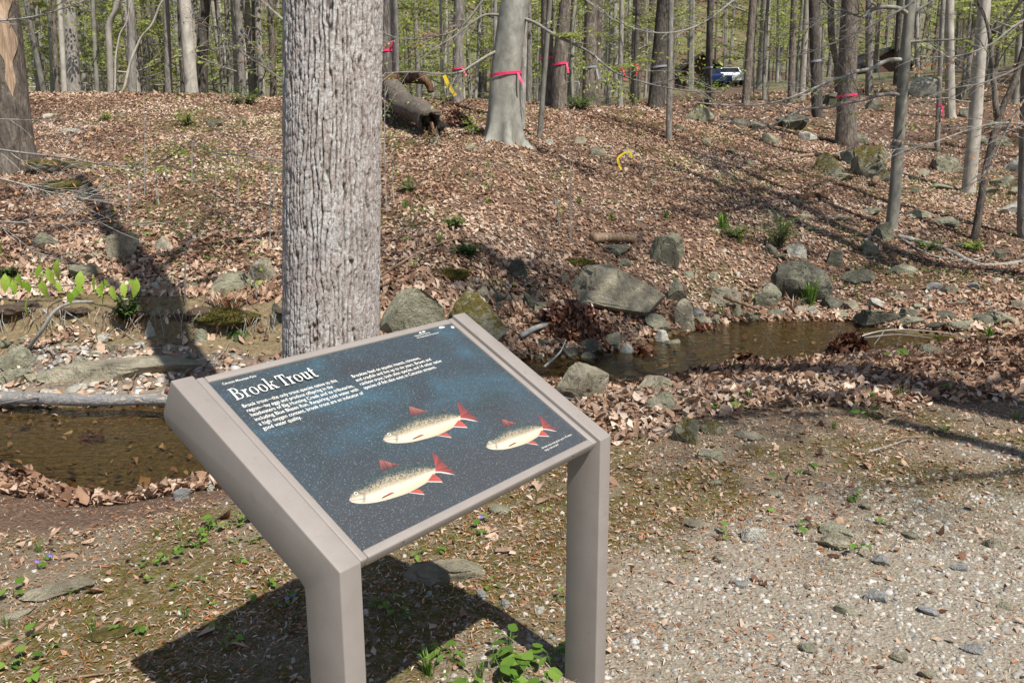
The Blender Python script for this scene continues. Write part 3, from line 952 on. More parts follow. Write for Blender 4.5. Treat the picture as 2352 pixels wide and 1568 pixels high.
    poly([(0.3983, 0.1305), (0.412, 0.1236), (0.4264, 0.1127), (0.4395, 0.0985), (0.4222, 0.1097), (0.4079, 0.1206), (0.3951, 0.1266)], tuple(wht))
    fin((0.2168, 0.1205), (0.2240, 0.1240), [(0.2560, 0.1210), (0.2575, 0.1230), (0.2500, 0.1262)], (0.10, 0.03, 0.03), (0.42, 0.12, 0.09), 0.4)
    fin((0.2869, 0.1075), (0.3100, 0.1065), [(0.3190, 0.0842), (0.3215, 0.0935), (0.3195, 0.1040)], red, red * 1.15, 0.35, 5)
    fin((0.3535, 0.1125), (0.3860, 0.1260), [(0.3895, 0.0944), (0.3925, 0.1080), (0.3890, 0.1262)], red, red * 1.2, 0.35, 4)
    fin((0.3700, 0.172), (0.3760, 0.1695), [(0.3790, 0.1730), (0.3815, 0.1690), (0.3790, 0.1675)], (0.05, 0.06, 0.06), (0.25, 0.14, 0.11), 0.3, None, 8, 4)
    th = np.linspace(0, 2 * math.pi, 16, endpoint=False)
    poly(np.c_[0.1748 + 0.0047 * np.cos(th), 0.1589 + 0.0047 * np.sin(th)], (0.62, 0.58, 0.5))
    poly(np.c_[0.1748 + 0.0024 * np.cos(th), 0.1589 + 0.0024 * np.sin(th)], (0.012, 0.012, 0.012))
    V = np.concatenate(Vs); C = np.concatenate(cols_)
    V[:, 0] = ox + (V[:, 0] - 0.15) * sc; V[:, 1] = ot + (V[:, 1] - 0.1525) * sc; V[:, 2] += ZP - 0.00008
    me = mesh_from('trout_print', V, F, 'fish')
    at = me.color_attributes.new('col', 'FLOAT_COLOR', 'POINT')
    at.data.foreach_set('color', np.c_[C, np.ones(len(C))].astype(np.float32).ravel())
    return ob('trout_print', me, panel)
fish(0.150, 0.1515, 1.0)
fish(0.353, 0.270, 1.03)
fish(0.596, 0.137, 0.89)
# bird droppings on the panel, flat irregular spots
def spot(x, t, w, h):
    th = np.linspace(0, 2 * math.pi, 14, endpoint=False)
    rr = 1 + 0.3 * np.array([random.uniform(-1, 1) for _ in th])
    V = np.c_[x + w * np.cos(th) * rr, t + h * np.sin(th) * rr, np.full(14, ZP + 0.0002)]
    V = np.vstack([V, (x, t, ZP + 0.0012)])
    ob('dropping', mesh_from('dropping', V, [(k, (k + 1) % 14, 14) for k in range(14)], 'print_white'), panel)
for q in ((0.868, 0.584, 0.011, 0.004), (0.906, 0.5735, 0.006, 0.0055), (0.79, 0.584, 0.006, 0.003), (0.775, 0.584, 0.005, 0.003)):
    spot(*q)

# ------------------------------------------------------------------ rocks
_ico = {}
def ico(sub):
    if sub not in _ico:
        bm = bmesh.new()
        bmesh.ops.create_icosphere(bm, subdivisions=sub, radius=1)
        bm.verts.ensure_lookup_table()
        V = np.array([v.co[:] for v in bm.verts]); F = np.array([[v.index for v in f.verts] for f in bm.faces])
        bm.free()
        _ico[sub] = (V, F)
    return _ico[sub]

def rock_mesh(w, d, h, seed, sub=4, cuts=12, rough=0.06, shape='block', mat='stone_green', tilt=0.0):
    r = np.random.default_rng(seed)
    V, F = ico(sub)
    p = V.copy()
    if shape == 'block':
        p = np.sign(p) * np.abs(p) ** 0.62
    elif shape == 'slab':
        p = np.sign(p) * np.abs(p) ** np.array([0.75, 0.75, 0.5])
    for k in range(cuts):
        n = r.normal(size=3)
        if shape == 'point':
            n[2] = abs(n[2]) * 0.6 + 0.3
        n /= np.linalg.norm(n)
        hgt = r.uniform(0.42, 0.80)
        q = p @ n - hgt
        p = p - np.where(q > 0, q, 0)[:, None] * n * 0.96
    p = p * np.array([1, 1, 1.0])
    nz = fbm(p[:, 0] * 2.3 + seed, p[:, 1] * 2.3, p[:, 2] * 2.3, seed, 4)
    n2 = fbm(p[:, 0] * 9 + seed, p[:, 1] * 9, p[:, 2] * 9, seed + 5, 3)
    n3_ = np.abs(fbm(p[:, 0] * 4 + seed, p[:, 1] * 4, p[:, 2] * 7, seed + 9, 3))
    p = p * (1 + rough * 1.7 * nz + rough * 1.3 * n2 - rough * 1.6 * sstep(0.05, 0.0, n3_))[:, None]
    lo, hi = p.min(0), p.max(0)
    p = (p - (lo + hi) / 2) / ((hi - lo) / 2)
    if shape == 'point':
        k = (p[:, 2] + 1) / 2
        p[:, :2] *= (1.05 - 0.75 * k)[:, None]
    p = p * np.array([w / 2, d / 2, h * 0.72])
    if tilt:
        c, s_ = math.cos(tilt), math.sin(tilt)
        x, z = p[:, 0].copy(), p[:, 2].copy()
        p[:, 0] = c * x - s_ * z; p[:, 2] = s_ * x + c * z
    p[:, 2] += h * 0.28
    me = mesh_from('rock', p, F, mat, None, True)
    me.set_sharp_from_angle(angle=math.radians(24))
    return me

ORD = {}
def ordinal(n):
    return f"{n}{'th' if 10 <= n % 100 <= 20 else {1: 'st', 2: 'nd', 3: 'rd'}.get(n % 10, 'th')}"

def rock(u, vb, w, h, mat='stone_green', label=None, shape='block', group=None, name='rock', tilt=0.0, dr=0.8, cat='rock', cuts=13, z=None, rough=0.07):
    q = hit(u, vb) if z is None else at_z(u, vb, z)
    k = px(math.hypot(q[1], q[2] - CAM[2])) * 1.0
    W, H = w * k, h * k
    D = W * dr
    H = max(H * 0.93, 0.02)
    seed = int(u * 7 + vb * 13) % 99991
    sub = 4 if w > 55 else 3
    me = rock_mesh(W, D, H, seed, sub, cuts, rough, shape, mat, tilt)
    d = ray(u, vb); hd = np.array([d[0], d[1]]) / math.hypot(d[0], d[1])
    x, y = q[0] + hd[0] * D * 0.42, q[1] + hd[1] * D * 0.42
    zz = min(q[2], float(gz(x, y)[0])) if z is None else z
    zz = q[2] * 0.6 + zz * 0.4
    o = ob(name, me, None, (x, y, zz), category=cat)
    o.rotation_euler.z = -math.atan2(hd[0], hd[1])
    if label:
        o['label'] = label
    else:
        ORD.setdefault(group, []).append((u, o))
    if group:
        o['group'] = group
    return o

G_, T_, P_, D_, M_, B_, W_ = 'stone_green', 'stone_tan', 'stone_pale', 'stone_dark', 'stone_moss', 'stone_blue', 'stone_warm'
rock(285, 596, 72, 66, T_, 'round pitted boulder on the leafy bank inside the long trunk shadow', 'round')
rock(376, 580, 64, 40, T_, 'low pointed tan rock among leaves right of the round pitted boulder', 'point')
rock(101, 568, 70, 36, G_, 'broad flat greenish rock half buried in leaves at far left', 'round')
rock(220, 600, 54, 20, T_, 'flat tan slab in the trunk shadow below the round boulder', 'slab')
rock(195, 643, 64, 38, G_, 'grey wedge rock just above the hanging green beech leaves', 'block')
rock(532, 680, 100, 56, G_, 'large blocky grey rock at the bank edge above the moss mound', 'block', cuts=12)
rock(606, 652, 68, 66, T_, 'upright tan rock leaning beside the big ridged trunk', 'block')
rock(637, 745, 30, 52, D_, 'narrow dark rock wedged against the left side of the big trunk', 'block')
rock(346, 776, 34, 44, P_, 'white pointed triangular stone standing below the clay bank', 'point', cuts=11, dr=0.35)
rock(945, 800, 160, 150, G_, 'rounded lichen-grey boulder cracked off behind the sign beside the trunk', 'round', dr=0.7, cuts=13)
rock(1092, 800, 158, 136, M_, 'mossy boulder with yellow moss cap just above the top corner of the sign', 'round', dr=0.7, cuts=14)
rock(1412, 722, 240, 112, T_, 'largest tan boulder, sloping and smooth, above the stream', 'block', cuts=13, dr=0.6, rough=0.04)
rock(1522, 615, 92, 86, G_, 'tall blocky boulder with hollow underside above the largest tan boulder', 'block', cuts=12)
rock(1409, 590, 86, 26, D_, 'dark flat slab lying under the rotten log chunk', 'slab')
rock(1266, 738, 82, 50, T_, 'brown flat-topped rock at left of the largest tan boulder', 'block', cuts=12)
rock(1190, 640, 46, 50, D_, 'dark green rock standing alone on the leaf slope above the stream', 'round')
rock(1296, 652, 30, 36, T_, 'small upright pale rock at the left shoulder of the largest tan boulder', 'point')
rock(1555, 696, 44, 62, G_, 'grey rock tucked against the right end of the largest tan boulder', 'block')
rock(1570, 758, 52, 74, T_, 'upright rounded tan stone at the water edge', 'round')
rock(1510, 762, 58, 42, G_, 'grey rock at the water edge below the largest tan boulder', 'block')
rock(1838, 695, 140, 106, D_, 'big dark-stained boulder with pale patches above the right pool', 'block', cuts=13)
rock(1830, 592, 48, 36, P_, 'pale angular rock perched just above the big dark-stained boulder', 'block')
rock(1754, 708, 76, 60, G_, 'rounded green-grey rock left of the big dark-stained boulder', 'round')
rock(1663, 710, 74, 50, T_, 'low tan rock with a stick leaning over it', 'round')
rock(1692, 730, 42, 34, G_, 'small pointed grey rock at the head of the pool', 'point')
rock(2021, 752, 122, 38, D_, 'long dark slab lying at the far edge of the right pool', 'slab', dr=0.4)
rock(1958, 714, 50, 24, T_, 'flat tan stone behind the long dark slab', 'slab')
rock(2021, 712, 60, 24, P_, 'bright flat pale stone behind the long dark slab', 'slab')
rock(1907, 712, 46, 36, D_, 'dark angular stone beside the big dark-stained boulder', 'block')
rock(1338, 925, 124, 92, T_, 'brown wet boulder on the near bank right of the sign', 'round', cuts=12, rough=0.05)
rock(1513, 906, 92, 40, T_, 'flat-topped tan rock at the near edge of the stream', 'block')
rock(1516, 950, 78, 44, G_, 'tilted grey-green slab half under leaves on the near bank', 'slab', tilt=0.2)
rock(1568, 1018, 72, 62, M_, 'mossy knob of rock in the leaves right of the sign', 'round')
rock(1638, 1000, 62, 30, M_, 'low mossy stone beside the mossy knob', 'round')
rock(1719, 1012, 64, 18, T_, 'flat tan stone with moss at the edge of the leaf litter', 'slab')
rock(1632, 1062, 70, 30, G_, 'low grey stone where moss and gravel meet', 'round')
rock(2146, 820, 80, 30, G_, 'weathered ribbed grey stone at the near end of the pool', 'round', dr=0.5)
rock(1993, 410, 82, 80, M_, 'tall rounded boulder dappled with shade below the ribboned oak', 'round', cuts=13)
rock(1899, 398, 66, 50, M_, 'leaning mossy rock left of the tall dappled boulder', 'block', tilt=0.3)
rock(1948, 374, 40, 34, G_, 'square grey rock touching the foot of the ribboned oak', 'block')
rock(2027, 420, 46, 30, M_, 'low mossy rock at right of the tall dappled boulder', 'round')
rock(1919, 413, 76, 15, G_, 'flat slab in leaves below the leaning mossy rock', 'slab')
rock(1815, 297, 72, 40, D_, 'dark layered rock with an overhang on the upper slope', 'slab', tilt=-0.3)
rock(1852, 324, 48, 24, P_, 'pale flat-faced rock below the dark layered rock', 'slab', tilt=0.2)
rock(1771, 330, 42, 26, G_, 'grey rock left below the dark layered rock', 'block')
rock(1607, 282, 68, 42, G_, 'pale rounded boulder on the crest in front of the dark cabin', 'round')
rock(2119, 222, 70, 46, P_, 'lichen-white rock outcrop on the upper right slope', 'block')
rock(2203, 228, 42, 38, G_, 'grey outcrop rock between the pale trunks at upper right', 'block')
rock(1910, 246, 50, 32, D_, 'dark rock behind the ribboned oak on the crest', 'block')
rock(2001, 252, 40, 24, D_, 'low dark rock right of the ribboned oak on the crest', 'round')
rock(1973, 330, 38, 24, G_, 'small grey rock beside the ribboned oak trunk', 'round')
rock(2172, 398, 74, 42, G_, 'broad mossy rock left of the pale beech on the right slope', 'round')
rock(2330, 398, 76, 58, P_, 'jagged pale rock pile stone at the right edge', 'block')
rock(2319, 492, 54, 30, P_, 'pale rounded stone at the right edge below the jagged rock', 'round')
rock(2028, 552, 50, 44, G_, 'square grey rock at the foot of the slender beech with pale limbs', 'block')
rock(1976, 652, 84, 38, D_, 'long dark slab pointing downhill below the slender beech', 'slab', tilt=-0.35)
rock(1916, 614, 40, 44, D_, 'dark upright slab at the top of the long dark downhill slab', 'block', tilt=-0.3)
rock(2072, 632, 74, 26, G_, 'flat grey slab in the leaves right of the long dark downhill slab', 'slab', tilt=-0.15)
rock(2304, 752, 90, 34, G_, 'flat grey slab at right edge beside the water', 'slab', tilt=-0.15)
rock(198, 465, 62, 42, D_, 'shaded boulder in the trunk shadow high on the left bank', 'block')
rock(138, 398, 150, 34, M_, 'long mossy hump beside the foot of the big left tree', 'round', dr=0.4)
rock(494, 292, 42, 22, M_, 'smooth round green rock high on the left slope', 'round')
rock(1019, 1342, 180, 46, T_, 'half buried crusty rock with moss under the sign', 'round', dr=0.55, cuts=11)
rock(134, 1374, 150, 26, T_, 'pale crusty half buried rock in the left foreground', 'round', dr=0.5, cuts=11)
rock(248, 1472, 100, 10, M_, 'flat worn rock showing through moss in the left foreground', 'round', dr=0.6)
rock(47, 1420, 66, 12, T_, 'small worn rock at the lower left corner', 'round', dr=0.6)
rock(1106, 1376, 26, 18, B_, 'small blue-grey broken stone under the sign', 'block')
rock(1147, 1180, 50, 20, G_, 'flat grey stone behind the sign right leg', 'round')
rock(1157, 1274, 42, 14, W_, 'flat orange-tan stone under the sign', 'round')
rock(420, 1146, 40, 24, B_, 'clear whitish stone at the water edge left of the sign', 'round')
rock(485, 1128, 24, 32, P_, 'pale streaked stone at the water edge touching the sign arm', 'point')
rock(1816, 1110, 28, 24, W_, 'pinkish brown stone standing on the mossy path edge', 'block')
rock(300, 884, 380, 52, T_, 'broad flat bedrock slab beside the left pool', 'slab', name='bedrock_slab', dr=0.36, cuts=9, rough=0.03, z=-0.265)
for u, v, w, h, m_ in ((40, 850, 66, 42, G_), (37, 812, 30, 16, G_), (45, 880, 62, 24, G_), (183, 843, 44, 18, T_), (79, 880, 34, 16, T_), (106, 878, 34, 16, G_), (391, 808, 32, 14, T_),
                       (443, 832, 30, 16, G_), (76, 830, 28, 14, P_), (242, 789, 34, 18, P_), (257, 808, 38, 13, T_), (235, 806, 26, 12, P_), (120, 812, 32, 12, P_), (8, 800, 30, 16, G_), (150, 800, 28, 10, T_),
                       (10, 846, 34, 22, G_), (140, 838, 30, 12, P_), (16, 880, 36, 18, G_), (464, 790, 32, 26, G_), (358, 722, 32, 12, T_), (215, 822, 30, 12, T_), (320, 800, 26, 10, P_), (60, 790, 28, 12, T_), (180, 872, 30, 10, G_)):
    rock(u, v, w * 1.1, h * 1.4, m_, None, 'slab', 'flat stones on the gravel bar by the left pool', 'stone', cat='stone')
for u, v, w, h, m_ in ((1110, 693, 38, 36, T_), (1143, 696, 30, 22, D_), (1138, 712, 28, 20, D_), (1182, 726, 54, 30, D_), (1217, 708, 34, 34, D_), (1216, 750, 36, 40, P_), (1335, 722, 44, 36, G_), (1352, 628, 32, 20, G_), (1432, 614, 38, 20, G_),
                       (1520, 790, 48, 32, P_), (1404, 802, 44, 36, G_), (1298, 824, 64, 28, D_), (1355, 810, 44, 26, D_), (1355, 838, 44, 30, D_), (1441, 822, 44, 36, P_), (1250, 800, 40, 24, D_), (1603, 730, 26, 24, B_), (1637, 644, 28, 22, G_), (1470, 735, 30, 20, T_), (1580, 640, 26, 18, G_),
                       (2088, 734, 52, 24, D_), (2169, 737, 44, 22, D_), (1996, 584, 42, 32, G_), (2293, 597, 30, 26, G_), (2146, 668, 34, 20, B_), (2176, 680, 38, 24, D_), (2236, 664, 34, 17, B_), (2337, 712, 44, 22, T_), (2253, 747, 48, 24, D_), (2110, 715, 36, 18, G_), (2210, 705, 30, 18, T_), (2130, 690, 24, 14, P_), (1790, 600, 30, 20, D_), (1768, 585, 36, 26, D_), (1880, 640, 24, 14, G_), (2060, 690, 26, 14, T_),
                       (349, 668, 44, 20, P_), (447, 664, 34, 18, G_), (590, 664, 24, 13, T_), (262, 648, 42, 12, T_), (314, 672, 24, 12, B_)):
    rock(u, v, w, h, m_, None, 'block', 'loose stones along the stream banks', 'stone', cat='stone')
for u, v, w, h, m_ in ((1330, 330, 34, 16, G_), (1343, 338, 22, 10, G_), (1372, 360, 38, 26, G_), (1395, 342, 24, 9, T_), (1441, 362, 34, 20, G_), (1261, 334, 20, 14, P_), (1620, 330, 24, 14, G_), (2163, 436, 52, 14, G_), (1998, 494, 50, 18, G_), (2100, 502, 80, 20, G_), (2166, 520, 66, 22, G_), (2260, 446, 64, 16, G_),
                       (161, 306, 52, 12, P_), (114, 270, 40, 10, P_), (144, 474, 48, 10, P_), (585, 482, 40, 8, P_), (1720, 380, 26, 12, G_), (1680, 352, 30, 10, G_), (1560, 300, 24, 12, D_), (1700, 290, 44, 18, D_), (1740, 300, 36, 22, D_), (2060, 340, 30, 18, G_), (2250, 330, 40, 22, G_), (2290, 300, 44, 26, G_), (2230, 270, 50, 24, D_), (1500, 420, 20, 10, G_), (1850, 505, 34, 14, T_), (1930, 510, 40, 16, G_), (2200, 570, 26, 14, G_), (1000, 330, 26, 12, G_), (1080, 345, 34, 14, G_),
                       (2120, 405, 30, 18, G_), (2095, 440, 34, 14, M_), (1870, 430, 34, 10, G_), (1830, 470, 30, 12, G_), (1640, 420, 24, 10, G_), (2300, 430, 50, 30, G_), (2335, 450, 40, 24, G_), (2290, 340, 56, 30, G_)):
    rock(u, v, w, h, m_, None, 'round', 'weathered stones on the leafy slope', 'stone', cat='stone')
for u, v, w, h, m_ in ((1870, 1153, 52, 10, T_), (1729, 1246, 56, 30, P_), (1910, 1262, 76, 20, T_), (1920, 1232, 74, 16, G_), (2283, 1260, 46, 18, T_), (2011, 1382, 50, 22, B_), (2132, 1412, 44, 14, B_), (1942, 1413, 48, 16, G_), (1650, 1293, 38, 16, T_), (2021, 1298, 42, 16, B_), (2125, 1558, 36, 18, T_),
                       (1600, 1213, 60, 12, T_), (2090, 1238, 44, 12, G_), (1780, 1142, 40, 8, G_), (2200, 1310, 40, 12, B_), (1850, 1500, 44, 12, G_), (2230, 1500, 48, 16, B_), (2060, 1520, 42, 12, T_), (1700, 1350, 46, 12, B_), (2310, 1400, 36, 12, G_), (1990, 1170, 30, 8, T_), (1640, 1115, 34, 10, G_), (1160, 1395, 24, 10, B_), (1240, 1410, 22, 8, P_)):
    rock(u, v, w, h, m_, None, 'slab', 'flat stones set in the gravel path', 'stone', cat='stone')
for u, v, w, h, m_ in ((1240, 832, 34, 18, D_), (1275, 845, 40, 20, D_), (1320, 850, 34, 16, D_), (1395, 830, 30, 16, D_), (1420, 848, 36, 18, T_), (1460, 842, 34, 16, D_), (1480, 812, 40, 22, G_), (1505, 826, 30, 14, D_), (1540, 800, 44, 22, G_), (1560, 818, 30, 14, D_), (1590, 790, 34, 16, D_),
                       (1615, 752, 40, 20, G_), (1640, 740, 36, 18, T_), (1725, 735, 40, 18, G_), (1780, 728, 44, 20, G_), (1840, 720, 34, 16, T_), (1870, 724, 36, 20, P_), (1930, 732, 40, 16, G_), (2090, 752, 60, 22, G_), (2150, 757, 46, 18, D_), (2200, 762, 60, 22, G_), (1610, 850, 30, 12, D_), (1780, 845, 26, 10, D_), (1850, 838, 30, 10, D_), (1900, 826, 34, 12, D_), (1450, 870, 40, 18, D_), (1290, 880, 40, 22, D_), (1700, 800, 26, 8, D_), (1640, 790, 24, 8, D_)):
    rock(u, v, w, h, m_, None, 'block', 'wet stones in the shallow stream', 'stone', cat='stone')
DESC = {'wet stones in the shallow stream': 'wet stone in the shallow stream','flat stones on the gravel bar by the left pool': 'flat stone on the gravel bar by the left pool',
        'loose stones along the stream banks': 'loose stone along the stream bank',
        'weathered stones on the leafy slope': 'weathered stone on the far leafy slope',
        'flat stones set in the gravel path': 'flat stone set in the gravel path'}
for g, L in ORD.items():
    for n, (u, o) in enumerate(sorted(L, key=lambda a: a[0])):
        o['label'] = f"{DESC[g]}, {ordinal(n + 1)} counting from the left"
        o['group'] = g

# ------------------------------------------------------------------ the big ridged trunk
BT = at_y(760, 1085, 4.2); BT = np.array([BT[0], 4.2, float(gz(BT[0], 4.2)[0])])
RT = 0.2365
_tt = at_y(768, 0, 4.2); _tb = at_y(760, 830, 4.2)
LEANX = (_tt[0] - _tb[0]) / (_tt[2] - _tb[2])
BT[0] = _tb[0] - LEANX * (_tb[2] - BT[2])
def main_trunk():
    nA, nZ = 360, 480
    th = np.linspace(0, 2 * math.pi, nA, endpoint=False)
    zz = np.linspace(-0.3, 2.75, nZ)
    A, Zc = np.meshgrid(th, zz)
    C = 2 * math.pi * RT
    def ridges(na, warp, hz, seed, fz):
        n1_ = vnoise(np.cos(A) * 5 + 9, np.sin(A) * 5 + 9, Zc * fz, seed) - 0.5
        n2_ = vnoise(np.cos(A) * 13 + 9, np.sin(A) * 13 + 9, Zc * fz * 3, seed + 3) - 0.5
        n3_ = vnoise(np.cos(A) * 30 + 9, np.sin(A) * 30 + 9, Zc * fz * 9, seed + 6) - 0.5
        ca = A / (2 * math.pi) * na + warp * (n1_ + 0.6 * n2_ + 0.3 * n3_)
        ia = np.floor(ca).astype(int); fa_ = ca - ia
        ea = np.minimum(fa_, 1 - fa_)
        off = _hash(ia % na, np.zeros_like(ia), np.zeros_like(ia), seed + 50)
        cz = Zc / hz * (0.7 + 0.6 * off) + off * 7 + 0.5 * n2_ + 0.35 * (fa_ - 0.5) * (off - 0.5) * 4
        iz = np.floor(cz).astype(int); fz_ = cz - iz
        ez = np.minimum(fz_, 1 - fz_)
        idd = _hash(ia % na, iz, np.zeros_like(ia), seed)
        # some furrows close up so that ridges join
        nxt = np.where(fa_ > 0.5, ia + 1, ia)
        gap = _hash(nxt % na, np.floor(Zc / 0.16 + 3 * _hash(nxt % na, np.ones_like(ia), np.ones_like(ia), seed)).astype(int), np.zeros_like(ia), seed + 9)
        return ea, ez, idd, gap
    ea, ez, i1, gap = ridges(56, 1.35, 0.075, 3, 3.5)
    groove = sstep(0.03, 0.17, ea + 0.07 * (gap > 0.6))
    cross = sstep(0.0, 0.10, ez)
    e2a, e2z, i2, _g = ridges(92, 1.6, 0.03, 18, 6)
    fine = sstep(0.0, 0.18, e2a) * (0.5 + 0.5 * sstep(0, 0.15, e2z))
    plate = groove * (0.45 + 0.55 * cross)
    h = 0.0095 * groove + 0.004 * cross * groove + 0.003 * fine * groove + 0.004 * (i1 - 0.5) + 0.0015 * (i2 - 0.5)
    h += 0.004 * fbm(np.cos(A) * 14, np.sin(A) * 14, Zc * 30, 5, 3)
    hb = np.clip(Zc, 0, None)
    flare = 1 + 0.55 * np.exp(-hb / 0.13) * (0.7 + 0.5 * np.cos(5 * A + 0.7))
    R = (RT - 0.012 - 0.0075 * (hb - 0.6)) * flare + h + 0.004 * np.cos(3 * A + Zc)
    X = R * np.cos(A) + LEANX * Zc; Y = R * np.sin(A)
    V = np.stack([X, Y, Zc], -1).reshape(-1, 3)
    i = np.arange(nA * nZ).reshape(nZ, nA); j = np.roll(i, -1, 1)
    F = np.stack([i[:-1].ravel(), j[:-1].ravel(), j[1:].ravel(), i[1:].ravel()], 1)
    return mesh_from('trunk', V, F, 'main_bark', dict(plate=(0.15 + 0.85 * (plate * (0.55 + 0.45 * fine))).ravel()), True)
bt = thing('big_tree', 'big tree with deeply ridged whitish bark standing right behind the sign', 'tree', BT)
ob('trunk', main_trunk(), bt)

class Leaves:
    def __init__(s): s.c = []; s.d = []; s.n = []; s.l = []
    def add(s, c, d, n, l): s.c.append(c); s.d.append(d); s.n.append(n); s.l.append(l)
    def into(s, mb, mi, wid=0.5):
        if not s.c: return
        c = np.array(s.c); d = np.array(s.d); n = np.array(s.n); l = np.array(s.l)[:, None]
        d = d / (np.linalg.norm(d, axis=1)[:, None] + 1e-9)
        w = np.cross(d, n); w /= np.linalg.norm(w, axis=1)[:, None] + 1e-9
        V = np.stack([c, c + d * l * 0.5 + w * l * wid * 0.5, c + d * l, c + d * l * 0.5 - w * l * wid * 0.5], 1).reshape(-1, 3)
        k = len(c)
        mb.add(V, np.arange(4 * k).reshape(k, 4), mi, np.repeat(rng.random(k), 4))

def limb(mb, lv, p, d, L, r, R_, depth, leafy, sides=5, up=0.0, leaf_len=0.075, twig_mi=0):
    n = 6
    P = [np.array(p, float)]
    dd = np.array(d, float) / np.linalg.norm(d)
    for i in range(n):
        dd = dd + np.array([R_.uniform(-.16, .16), R_.uniform(-.16, .16), R_.uniform(-.10, .10) + up])
        dd /= np.linalg.norm(dd)
        P.append(P[-1] + dd * L / n)
    P = np.array(P)
    mb.tube(P, np.linspace(r, r * 0.25, n + 1), sides, twig_mi, cap=False)
    if depth > 0:
        for i in range(1, n + 1):
            for s in (-1, 1):
                if R_.random() < 0.75:
                    t = P[min(i, n)] - P[i - 1]; t /= np.linalg.norm(t)
                    side = np.cross(t, (0, 0, 1)); side /= np.linalg.norm(side) + 1e-9
                    nd_ = t * R_.uniform(0.5, 1) + side * s * R_.uniform(0.5, 1.0) + np.array([0, 0, R_.uniform(-.15, .25)])
                    limb(mb, lv, P[i], nd_, L * R_.uniform(0.3, 0.5), max(r * 0.45, 0.0025), R_, depth - 1, leafy, 3, up * 0.5, leaf_len, twig_mi)
    if leafy and depth == 0:
        for i in range(1, n + 1):
            if R_.random() < leafy:
                for s in (-1, 1):
                    t = P[i] - P[i - 1]
                    t /= np.linalg.norm(t)
                    side = np.cross(t, (0, 0, 1)); side /= np.linalg.norm(side) + 1e-9
                    lv.add(P[i] + side * 0.01 * s, t * 0.5 + side * s * 0.7 + np.array([0, 0, R_.uniform(-.9, .1)]), np.array([R_.uniform(-.5, .5), R_.uniform(-.5, .5), 1.0]), leaf_len * R_.uniform(0.7, 1.25))

def upper(seed, r0, z0, z1, nbr, blen, leafy, lean=(0, 0)):
    R_ = random.Random(seed)
    mb = MB(); lv = Leaves()
    zs = np.linspace(z0, z1, 9)
    P = np.c_[lean[0] * zs, lean[1] * zs, zs]
    mb.tube(P, np.linspace(r0, r0 * 0.45, 9), 14)
    for i in range(nbr):
        z = R_.uniform(z0 + 0.25 * (z1 - z0), z1); a = R_.uniform(0, 6.28)
        limb(mb, lv, (lean[0] * z, lean[1] * z, z), (math.cos(a), math.sin(a), R_.uniform(0.2, 0.8)), blen * R_.uniform(0.6, 1.2), r0 * 0.28, R_, 1, leafy)
    lv.into(mb, 1)
    return mb
mb = upper(5, RT * 0.93, 2.7, 15.5, 9, 3.6, 0.25, (LEANX, 0.0))
ob('crown', mb.mesh('crown', ['bark_grey', 'spring_leaf'], True), bt)

# ------------------------------------------------------------------ trees that the photograph shows one by one
def trunk_mesh(mb, P, R, sides=14, flare=0.9, roots=5, ph=0.0, fl_h=0.22):
    P = np.asarray(P, float); n = len(P)
    th = np.linspace(0, 2 * math.pi, sides, endpoint=False)
    h = P[:, 2] - P[0, 2]
    V = []
    for i in range(n):
        k = flare * math.exp(-max(h[i], 0) / fl_h)
        rr = R[i] * (1 + k * (0.55 + 0.6 * np.cos(roots * th + ph)) + 0.03 * np.cos(3 * th + h[i] * 2))
        V.append(np.c_[P[i, 0] + rr * np.cos(th), P[i, 1] + rr * np.sin(th), np.full(sides, P[i, 2])])
    F = []
    for i in range(n - 1):
        for j in range(sides):
            q = (j + 1) % sides
            F.append((i * sides + j, i * sides + q, (i + 1) * sides + q, (i + 1) * sides + j))
    mb.add(np.concatenate(V), F)

